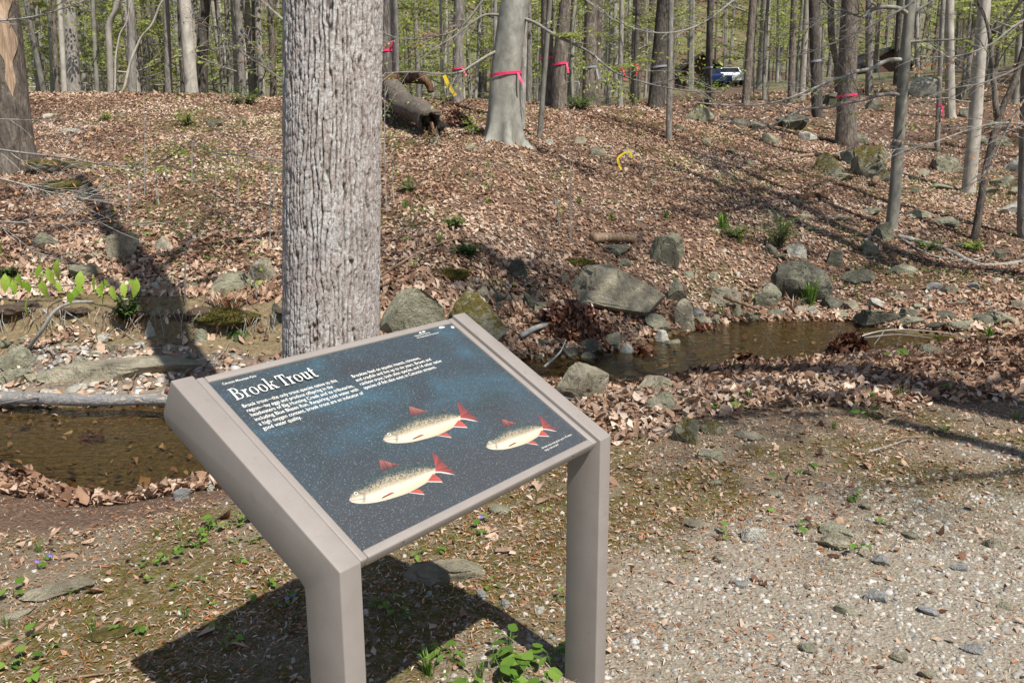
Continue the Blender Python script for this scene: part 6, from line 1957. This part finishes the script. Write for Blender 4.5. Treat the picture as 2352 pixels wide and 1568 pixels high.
# ------------------------------------------------------------------ ferns, herbs, grass
def fern(u, v, label, nfr, L, hang, mat='dark_leaf', y=None):
    q = hit(u, v) if y is None else at_y(u, v, y)
    root = thing('fern', label, 'fern', q)
    R_ = random.Random(int(u))
    for f in range(nfr):
        a = R_.uniform(math.pi * 1.05, math.pi * 1.95)
        n = 22
        s = np.linspace(0, 1, n)
        up = R_.uniform(0.05, 0.25) if hang else R_.uniform(0.5, 0.9)
        LL = L * R_.uniform(0.7, 1.1)
        P = np.c_[np.cos(a) * LL * s * 0.55, np.sin(a) * LL * s * 0.5, LL * (up * s - (1.0 if hang else 0.75) * s ** 2)]
        mb = MB()
        mb.tube(P, np.linspace(0.003, 0.001, n), 4, 0)
        side = np.array([-math.sin(a), math.cos(a), 0])
        for i in range(2, n):
            w = 0.05 * L / 0.35 * math.sin(math.pi * (i / n) ** 0.7) + 0.004
            t = P[i] - P[i - 1]; t /= np.linalg.norm(t)
            for sg in (-1, 1):
                e = P[i] + side * sg * w + t * w * 0.3
                mb.add([P[i], P[i] + side * sg * w * 0.5 + t * 0.009, e, P[i] + side * sg * w * 0.5 - t * 0.005], [(0, 1, 2, 3)], 1, R_.random())
        ob('frond', mb.mesh('frond', ['dead_wood', mat]), root)
fern(545, 755, 'dark evergreen fern hanging over the bank left of the big trunk', 12, 0.40, True)
fern(500, 790, 'small light green fern at the foot of the moss mound', 4, 0.2, True, 'herb_leaf')

def moss_mound(u, v, w, h, label, dense=4000):
    q = hit(u, v); k = px(q[1])
    V0, F0 = ico(3)
    p = V0 * np.array([w * k / 2, w * k * 0.35, h * k])
    p = p * (1 + 1.1 * fbm(V0[:, 0] * 1.7 + u, V0[:, 1] * 1.7, V0[:, 2] * 1.7, 3, 4))[:, None]
    root = thing('moss_mound', label, 'moss', q)
    ob('mound', mesh_from('mound', p, F0, 'moss_skin', None, True), root)
    n = dense
    d = rng.normal(size=(n, 3)); d /= np.linalg.norm(d, axis=1)[:, None]; d[:, 2] = np.abs(d[:, 2]); d[:, 1] = -np.abs(d[:, 1])
    c = d * np.array([w * k / 2, w * k * 0.35, h * k]) * (1 + 1.1 * fbm(d[:, 0] * 1.7 + u, d[:, 1] * 1.7, d[:, 2] * 1.7, 3, 4))[:, None]
    L = rng.uniform(0.008, 0.025, n)[:, None]
    s = np.cross(d, rng.normal(size=(n, 3))); s /= np.linalg.norm(s, axis=1)[:, None]
    V = np.stack([c - s * 0.003, c + s * 0.003, c + d * L + rng.normal(size=(n, 3)) * 0.006], 1).reshape(-1, 3)
    ob('moss_fuzz', mesh_from('moss_fuzz', V, np.arange(3 * n).reshape(n, 3), 'moss_blade', dict(rnd=np.repeat(rng.random(n), 3))), root, kind='stuff')
simple('moss_skin', (0.10, 0.085, 0.02), 0.9, 0.5, 40, 0.02)
moss_mound(520, 728, 150, 18, 'olive moss mound hanging on the bank left of the big trunk')
moss_mound(1035, 632, 90, 14, 'mossy tussock on the slope above the lichen-grey boulder', 2500)
moss_mound(1330, 605, 70, 10, 'low moss cushion left above the largest tan boulder', 1500)
moss_mound(150, 430, 110, 14, 'flat moss patch near the decaying left tree', 1200)

G_SEED = [0]
def grass(u, v, n, hpx, mat, label, spread=0.5):
    q = hit(u, v); k = px(math.hypot(q[1], 1.6)); H = hpx * k
    G_SEED[0] += 1
    R_ = random.Random(500 + G_SEED[0])
    mb = MB()
    for i in range(n):
        a = R_.uniform(0, 6.28); h = H * R_.uniform(0.5, 1.1); o = R_.uniform(0, 0.35) * H
        bx, by = math.cos(a) * o * 0.5, math.sin(a) * o * 0.5
        dx, dy = math.cos(a) * h * spread * R_.uniform(0.3, 1.2), math.sin(a) * h * spread * R_.uniform(0.3, 1.2)
        w = max(H * 0.022, 0.0012)
        sx_, sy_ = -math.sin(a) * w, math.cos(a) * w
        P = [(bx, by, 0), (bx + dx * 0.35, by + dy * 0.35, h * 0.6), (bx + dx, by + dy, h * R_.uniform(0.75, 1.0))]
        V = [(P[0][0] - sx_, P[0][1] - sy_, 0), (P[0][0] + sx_, P[0][1] + sy_, 0), (P[1][0] + sx_, P[1][1] + sy_, P[1][2]), (P[1][0] - sx_, P[1][1] - sy_, P[1][2]), P[2]]
        mb.add(V, [(0, 1, 2, 3), (3, 2, 4)], 0, R_.random())
    return ob('grass_tuft', mb.mesh('grass_tuft', [mat]), None, q, label=label, category='grass', group='grass tufts')
GR = [(1858, 700, 60, 70), (1800, 545, 40, 45), (1660, 530, 50, 50), (2270, 780, 40, 40), (2150, 792, 30, 34), (1755, 692, 18, 40), (1405, 510, 24, 30), (1530, 500, 22, 26), (1700, 560, 24, 26), (2100, 806, 14, 26), (985, 1548, 26, 70), (1100, 1560, 12, 70), (90, 1268, 30, 30), (215, 1448, 8, 45), (430, 1425, 10, 55), (520, 1490, 8, 45), (410, 1215, 22, 26), (15, 1440, 12, 40), (120, 1590, 14, 44), (1720, 920, 22, 34), (2000, 925, 24, 36), (2070, 918, 26, 36), (1915, 985, 16, 30), (1680, 855, 20, 36), (2335, 965, 16, 30), (1120, 470, 20, 28), (1010, 560, 24, 32), (930, 480, 20, 28), (360, 1230, 14, 24), (470, 1240, 22, 34), (1330, 470, 16, 24), (940, 420, 18, 24), (1220, 440, 16, 20), (560, 290, 18, 22), (590, 340, 18, 20), (470, 345, 16, 20), (620, 390, 18, 22)]
for i, g in enumerate(sorted(GR)):
    grass(g[0], g[1], g[2], g[3], 'herb_leaf', f"green grass tuft {'in the foreground moss' if g[1] > 1150 else 'on the near bank' if g[1] > 840 else 'beside the water' if g[1] > 640 else 'on the far slope'}, {ordinal(i + 1)} tuft from the left")
grass(1365 + 455, 712, 40, 40, 'chip', 'dry straw tussock hanging below the big dark-stained boulder', 0.9)

grass(535, 722, 46, 60, 'chip', 'dry straw tussock drooping over the bank left of the big trunk', 1.3)
grass(505, 712, 30, 44, 'chip', 'small dry straw tuft beside the moss on the left bank', 1.2)

def heart(L, W, n=6):
    s = np.linspace(0, 1, n); w = W * np.array([0.45, 0.95, 1.0, 0.8, 0.45, 0.0])
    V = np.concatenate([np.c_[s * L, -w, 0.15 * w], np.c_[s * L, 0 * w, -0.0 * s], np.c_[s * L, w, 0.15 * w]])
    F = []
    for i in range(n - 1):
        F += [(i, i + 1, n + i + 1, n + i), (n + i, n + i + 1, 2 * n + i + 1, 2 * n + i)]
    return V, F
LM = []
for k in range(6):
    V, F = heart(1.0, 0.34 + 0.05 * (k % 3)) if k % 2 else leaf_shape(1.0, 0.27, 0.2, 6)
    LM.append(mesh_from('leaf', V, F, 'herb_leaf', dict(rnd=np.full(len(V), 0.15 + 0.15 * k)), True))
def herb(u, v, n, lpx, label, flower=False, mats=None, up=0.5):
    q = hit(u, v); k = px(math.hypot(q[1], 1.6)); L = lpx * k
    R_ = random.Random(int(u * 3 + v))
    root = thing('violet_plant', label, 'plant', q, 'small green plants on the ground')
    mb = MB()
    for i in range(n):
        a = R_.uniform(0, 6.28); h = L * R_.uniform(0.3, 1.3) * up * 2; r = L * R_.uniform(0.2, 0.9)
        p = np.array([math.cos(a) * r, math.sin(a) * r, h])
        mb.tube([np.zeros(3), p * [0.4, 0.4, 0.8], p], 0.0012, 3)
        o = ob('leaf', R_.choice(LM), root, p)
        s = L * R_.uniform(0.7, 1.2)
        o.scale = (s, s, s)
        o.rotation_euler = (R_.uniform(-.35, .35), R_.uniform(-.2, .5), a + R_.uniform(-.6, .6))
    ob('stem', mb.mesh('stem', ['herb_leaf']), root)
    if flower:
        m2 = MB()
        c = np.array([0.012, -0.01, L * 1.2])
        for i in range(5):
            a = i * 1.2566 + R_.uniform(-.2, .2)
            d = np.array([math.cos(a), -0.35, math.sin(a)]); s_ = np.array([-math.sin(a), 0, math.cos(a)])
            m2.add([c, c + d * 0.006 + s_ * 0.0035, c + d * 0.011, c + d * 0.006 - s_ * 0.0035], [(0, 1, 2, 3)])
        m2.tube([np.zeros(3), c], 0.0009, 3, 1)
        ob('flower', m2.mesh('flower', ['violet_petal', 'herb_leaf']), root)
simple('violet_petal', (0.30, 0.22, 0.72), 0.6, 0.1)
HB = [(340, 1300, 5, 16, 0), (335, 1335, 4, 16, 0), (385, 1290, 6, 18, 0), (410, 1265, 6, 18, 0), (430, 1240, 5, 16, 0), (455, 1260, 6, 20, 0), (480, 1230, 6, 20, 0), (500, 1210, 7, 22, 0), (530, 1215, 6, 22, 0), (555, 1205, 6, 24, 0), (545, 1250, 5, 18, 0), (600, 1250, 4, 18, 0), (545, 1300, 5, 20, 0), (620, 1345, 5, 20, 0), (590, 1370, 3, 16, 0), (470, 1330, 3, 16, 0), (410, 1350, 4, 14, 0), (470, 1395, 2, 18, 0), (590, 1385, 2, 20, 0), (60, 1475, 3, 28, 0), (30, 1370, 5, 22, 0), (160, 1372, 3, 16, 0), (280, 1445, 4, 16, 0), (320, 1450, 5, 16, 0), (110, 1495, 4, 16, 0), (85, 1305, 4, 18, 1), (115, 1285, 3, 12, 1), (500, 1440, 3, 18, 0), (540, 1470, 4, 18, 0), (655, 1390, 4, 18, 1), (670, 1375, 3, 14, 1), (15, 1530, 3, 24, 0), (55, 1525, 3, 24, 0), (85, 1550, 4, 26, 0),
      (885, 1390, 6, 22, 0), (910, 1420, 4, 22, 0), (1010, 1500, 6, 24, 0), (1040, 1520, 6, 24, 0), (1130, 1530, 7, 34, 0), (1170, 1505, 7, 40, 0), (1150, 1560, 6, 34, 0), (1200, 1540, 7, 40, 0), (1230, 1570, 6, 36, 0), (1265, 1530, 6, 34, 0), (1285, 1500, 5, 30, 0), (1080, 1585, 6, 30, 0), (1250, 1600, 6, 36, 0), (1030, 1590, 5, 26, 0),
      (1100, 1205, 5, 20, 1), (1095, 1230, 4, 16, 0), (1040, 1245, 3, 14, 0), (1005, 1270, 4, 16, 0), (960, 1280, 5, 18, 0), (1125, 1345, 4, 16, 0), (1280, 1380, 4, 18, 0), (1250, 1180, 4, 14, 0), (1850, 1085, 3, 22, 0), (1780, 1110, 3, 18, 0), (1960, 1145, 5, 16, 0), (1970, 1270, 4, 22, 0), (1665, 1235, 4, 20, 0), (1830, 1220, 3, 20, 0), (1880, 1215, 4, 16, 0), (2020, 1200, 4, 16, 0), (1760, 1175, 3, 14, 0), (1695, 935, 5, 20, 0), (1640, 945, 4, 16, 0), (2050, 830, 8, 24, 0), (1880, 890, 5, 18, 0), (1990, 960, 4, 20, 0), (2170, 990, 5, 20, 0), (2190, 905, 5, 22, 0), (1690, 560 + 380, 4, 14, 0)]
for i, h in enumerate(sorted(HB)):
    herb(h[0], h[1], h[2], h[3], f"small green leafy plant {'with violet flower ' if h[4] else ''}on the {'near bank leaves' if h[1] < 1070 else 'foreground ground'}, {ordinal(i + 1)} from the left", bool(h[4]))

def dandelion():
    q = hit(2178, 895)
    root = thing('dandelion', 'yellow dandelion flower in the shaded leaf litter at right', 'flower', q)
    mb = MB(); mb.tube([(0, 0, 0), (0.01, 0, 0.05), (0.012, 0, 0.1)], 0.002, 5)
    ob('stem', mb.mesh('stem', ['herb_leaf']), root)
    m2 = MB()
    for i in range(34):
        a = i * 2.4; r = 0.02 * math.sqrt((i + 1) / 34); d = np.array([math.cos(a), math.sin(a), 0.25]); s_ = np.array([-math.sin(a), math.cos(a), 0])
        c = np.array([0.012, 0, 0.1])
        m2.add([c, c + d * r * 0.6 + s_ * 0.003, c + d * r * 1.2, c + d * r * 0.6 - s_ * 0.003], [(0, 1, 2, 3)])
    ob('flower_head', m2.mesh('flower_head', ['yellow_ribbon']), root)
dandelion()

# low shrubs and leafy seedlings on the far slope
def shrub(u, v, wpx, hpx, n, mat, label, leaf_len=0.045, cat='shrub', horizontal=False):
    q = hit(u, v); k = px(q[1])
    R_ = random.Random(int(u + v))
    mb = MB(); lv = Leaves()
    W, H = wpx * k / 2, hpx * k
    for i in range(n):
        a = R_.uniform(0, 6.28)
        e = np.array([math.cos(a) * W * R_.uniform(0.2, 1), math.sin(a) * W * R_.uniform(0.2, 1), H * R_.uniform(0.3, 1)])
        b0 = np.array([0, 0, e[2] * (0.6 if horizontal else 0.0)])
        P = spline(np.array([b0, e * [0.4, 0.4, 0.6] + b0 * 0.4, e]), 7)
        mb.tube(P, np.linspace(0.005, 0.001, 7), 3)
        for j in range(2, 7):
            for s_ in (-1, 1):
                lv.add(P[j], np.array([math.cos(a + s_ * 1.0), math.sin(a + s_ * 1.0), R_.uniform(-.5, .3)]), np.array([R_.uniform(-.4, .4), R_.uniform(-.4, .4), 1]), leaf_len * R_.uniform(0.7, 1.3))
    lv.into(mb, 1, 0.45)
    ob('shrub', mb.mesh('shrub', ['bark_brown', mat]), None, q, label=label, category=cat)
shrub(1790, 572, 110, 95, 46, 'herb_leaf', 'bright green feathery shrub on the slope above the big dark-stained boulder', 0.05)
shrub(1690, 545, 120, 30, 40, 'herb_leaf', 'low green ground plants left of the feathery shrub', 0.045, 'plant')
shrub(495, 205, 170, 50, 60, 'dark_leaf', 'small dark hemlock on the left crest', 0.09, 'shrub', True)
shrub(430, 288, 80, 36, 34, 'near_leaf', 'pale green bramble on the left slope', 0.05)
shrub(245, 275, 40, 22, 14, 'near_leaf', 'small green seedling on the upper left slope', 0.05, 'seedling')
shrub(410, 360, 60, 20, 14, 'near_leaf', 'spindly leafing twig on the middle left slope', 0.05, 'seedling')
shrub(1110, 230, 90, 40, 22, 'near_leaf', 'spray of fresh leaves beside the foot of the beech', 0.06, 'seedling')
shrub(1085, 312, 50, 50, 14, 'near_leaf', 'leafing seedling left of the beech roots', 0.06, 'seedling')
shrub(1170, 262, 110, 24, 26, 'near_leaf', 'fresh leaf spray across the front of the beech', 0.06, 'seedling')
shrub(1330, 252, 120, 36, 40, 'herb_leaf', 'green undergrowth below the ribboned pair', 0.08)
shrub(940, 440, 70, 30, 20, 'herb_leaf', 'green ground plants right of the big trunk', 0.045, 'plant')
shrub(1075, 590, 80, 36, 34, 'dark_leaf', 'dark green leafy plants on the slope above the boulders', 0.06, 'plant')
shrub(1040, 520, 60, 26, 22, 'herb_leaf', 'patch of green plants in the shade streak', 0.05, 'plant')
shrub(296, 745, 80, 80, 70, 'dark_leaf', 'dark ivy clump on the clay bank in the trunk shadow', 0.05, 'ivy')
shrub(2130, 575, 70, 30, 24, 'herb_leaf', 'green plants beside the surface root at right', 0.05, 'plant')
shrub(2235, 575, 80, 26, 26, 'near_leaf', 'yellow-green seedlings beside the dark forked sapling', 0.05, 'seedling')
shrub(1625, 215, 150, 40, 50, 'near_leaf', 'yellow-green leaf spray in front of the first cabin', 0.08, 'seedling')
shrub(1700, 700, 50, 18, 14, 'dark_leaf', 'little fern-like plant at the head of the right pool', 0.04, 'plant')
shrub(560, 240, 130, 40, 40, 'herb_leaf', 'green undergrowth on the crest left of the big trunk', 0.08)
shrub(20, 640, 60, 30, 24, 'dark_leaf', 'dark green ivy at the far left bank', 0.05, 'ivy')

# ------------------------------------------------------------------ cabins and parked cars beyond the trees
simple('dark_shingle', (0.030, 0.028, 0.027), 0.9, 0.4, 3)
simple('brown_board', (0.11, 0.06, 0.045), 0.85, 0.25, 4)
simple('window_glass', (0.02, 0.022, 0.025), 0.1, 0.1, 1, 0, 0.6)
simple('road_asphalt', (0.085, 0.085, 0.088), 0.9, 0.15, 3)
def box(mb, x0, x1, y0, y1, z0, z1, mi=0):
    V = [(x0, y0, z0), (x1, y0, z0), (x1, y1, z0), (x0, y1, z0), (x0, y0, z1), (x1, y0, z1), (x1, y1, z1), (x0, y1, z1)]
    mb.add(V, [(0, 3, 2, 1), (4, 5, 6, 7), (0, 1, 5, 4), (1, 2, 6, 5), (2, 3, 7, 6), (3, 0, 4, 7)], mi)
def cabin(u0, u1, v_base, v_eave, v_ridge, y, label, ridge_at=0.5):
    a = at_y(u0, v_base, y); b = at_y(u1, v_base, y)
    z0 = a[2]; ze = at_y(u0, v_eave, y)[2]; zr = at_y(u0, v_ridge, y)[2]
    base = np.array([(a[0] + b[0]) / 2, y, z0]); w = (b[0] - a[0]) / 2; D = 7.0
    root = thing('cabin', label, 'building', base)
    zb = float(gz(base[0], base[1])[0]) - z0 - 0.5
    m1 = MB(); box(m1, -w * 0.82, w * 0.82, 0, D, min(zb, -0.5), ze - z0)
    m1.add([(-w * 0.82, 0, ze - z0), (w * 0.82, 0, ze - z0), ((2 * ridge_at - 1) * w * 0.8, 0, zr - z0 - 0.15)], [(0, 1, 2)])
    ob('wall', m1.mesh('wall', ['brown_board']), root)
    m2 = MB()
    rx = (2 * ridge_at - 1) * w
    for sx_ in (-1, 1):
        e = np.array([sx_ * w, ze - z0 - 0.35])
        V = [(e[0], -0.7, e[1]), (rx, -0.7, zr - z0), (rx, D + 0.7, zr - z0), (e[0], D + 0.7, e[1])]
        V += [(p[0], p[1], p[2] - 0.22) for p in V]
        m2.add(V, [(0, 1, 2, 3), (7, 6, 5, 4), (0, 4, 5, 1), (2, 6, 7, 3), (3, 7, 4, 0), (1, 5, 6, 2)])
    ob('roof', m2.mesh('roof', ['dark_shingle']), root)
    h = ze - z0
    for k, xx in enumerate((-0.45, 0.42)):
        f = MB(); box(f, xx * w - 0.45, xx * w + 0.45, -0.06, 0.0, h * 0.35, h * 0.85)
        wn_ = ob('window', f.mesh('window', ['brown_board']), root)
        g = MB(); box(g, xx * w - 0.38, xx * w + 0.38, -0.08, -0.062, h * 0.39, h * 0.81)
        ob('pane', g.mesh('pane', ['window_glass']), wn_)
    f = MB(); box(f, -0.4, 0.4, -0.06, 0, -0.2, h * 0.8)
    ob('door', f.mesh('door', ['dark_shingle']), root)
    for xx in (-0.9, 0.9):
        p = MB(); box(p, xx * w - 0.08, xx * w + 0.08, -0.6, -0.45, -0.8, h - 0.3)
        ob('porch_post', p.mesh('porch_post', ['brown_board']), root)
cabin(1512, 1702, 206, 180, 122, 74, 'dark-roofed brown cabin behind the stout dark trunk')
cabin(1912, 2138, 192, 176, 108, 74, 'dark-roofed cabin behind the ribboned oak and slender beech', 0.55)
simple('car_white', (0.72, 0.73, 0.75), 0.25, 0.05, 1, 0, 0.5)
simple('car_blue', (0.012, 0.03, 0.10), 0.25, 0.05, 1, 0, 0.5)
simple('tyre_rubber', (0.02, 0.02, 0.02), 0.8, 0.1)
def car(u, v, y, mat, label, rot):
    b = at_y(u, v, y); b[2] = max(b[2], float(gz(b[0], b[1])[0]) )
    root = thing('parked_car', label, 'car', b)
    root.rotation_euler.z = rot
    prof = [(-2.1, 0.35), (-2.15, 0.75), (-1.9, 0.95), (-0.95, 1.02), (-0.45, 1.42), (0.9, 1.44), (1.5, 1.0), (2.05, 0.92), (2.15, 0.6), (2.1, 0.35)]
    mb = MB(); n = len(prof)
    V = [(x, -0.85 if z < 1.1 else -0.68, z) for x, z in prof] + [(x, 0.85 if z < 1.1 else 0.68, z) for x, z in prof]
    mb.add(V, [tuple(range(n))[::-1], tuple(range(n, 2 * n))] + [(i, (i + 1) % n, n + (i + 1) % n, n + i) for i in range(n)])
    ob('body', mb.mesh('body', [mat]), root)
    for s in (-1, 1):
        g = MB(); g.add([(-0.85, s * 0.80, 1.03), (1.35, s * 0.80, 1.03), (0.85, s * 0.70, 1.38), (-0.42, s * 0.70, 1.38)], [(0, 1, 2, 3)])
        ob('side_window', g.mesh('side_window', ['window_glass']), root)
    g = MB(); g.add([(-0.96, -0.7, 1.05), (-0.96, 0.7, 1.05), (-0.5, 0.6, 1.40), (-0.5, -0.6, 1.40)], [(0, 1, 2, 3)])
    ob('windscreen', g.mesh('windscreen', ['window_glass']), root)
    for x in (-1.35, 1.35):
        for s in (-1, 1):
            w = MB(); th = np.linspace(0, 2 * math.pi, 14, endpoint=False)
            V = [(x + 0.32 * math.cos(t), s * 0.9, 0.32 + 0.32 * math.sin(t)) for t in th] + [(x + 0.32 * math.cos(t), s * 0.7, 0.32 + 0.32 * math.sin(t)) for t in th]
            w.add(V, [tuple(range(14)), tuple(range(14, 28))] + [(i, (i + 1) % 14, 14 + (i + 1) % 14, 14 + i) for i in range(14)])
            ob('wheel', w.mesh('wheel', ['tyre_rubber']), root)
car(1672, 214, 70, 'car_white', 'white car parked in front of the first cabin', 1.45)
car(1640, 206, 70, 'car_blue', 'blue car parked under the eave of the first cabin', 1.6)
car(1325, 238, 74, 'car_white', 'white car roof glimpsed beyond the ribboned pair', 1.5)
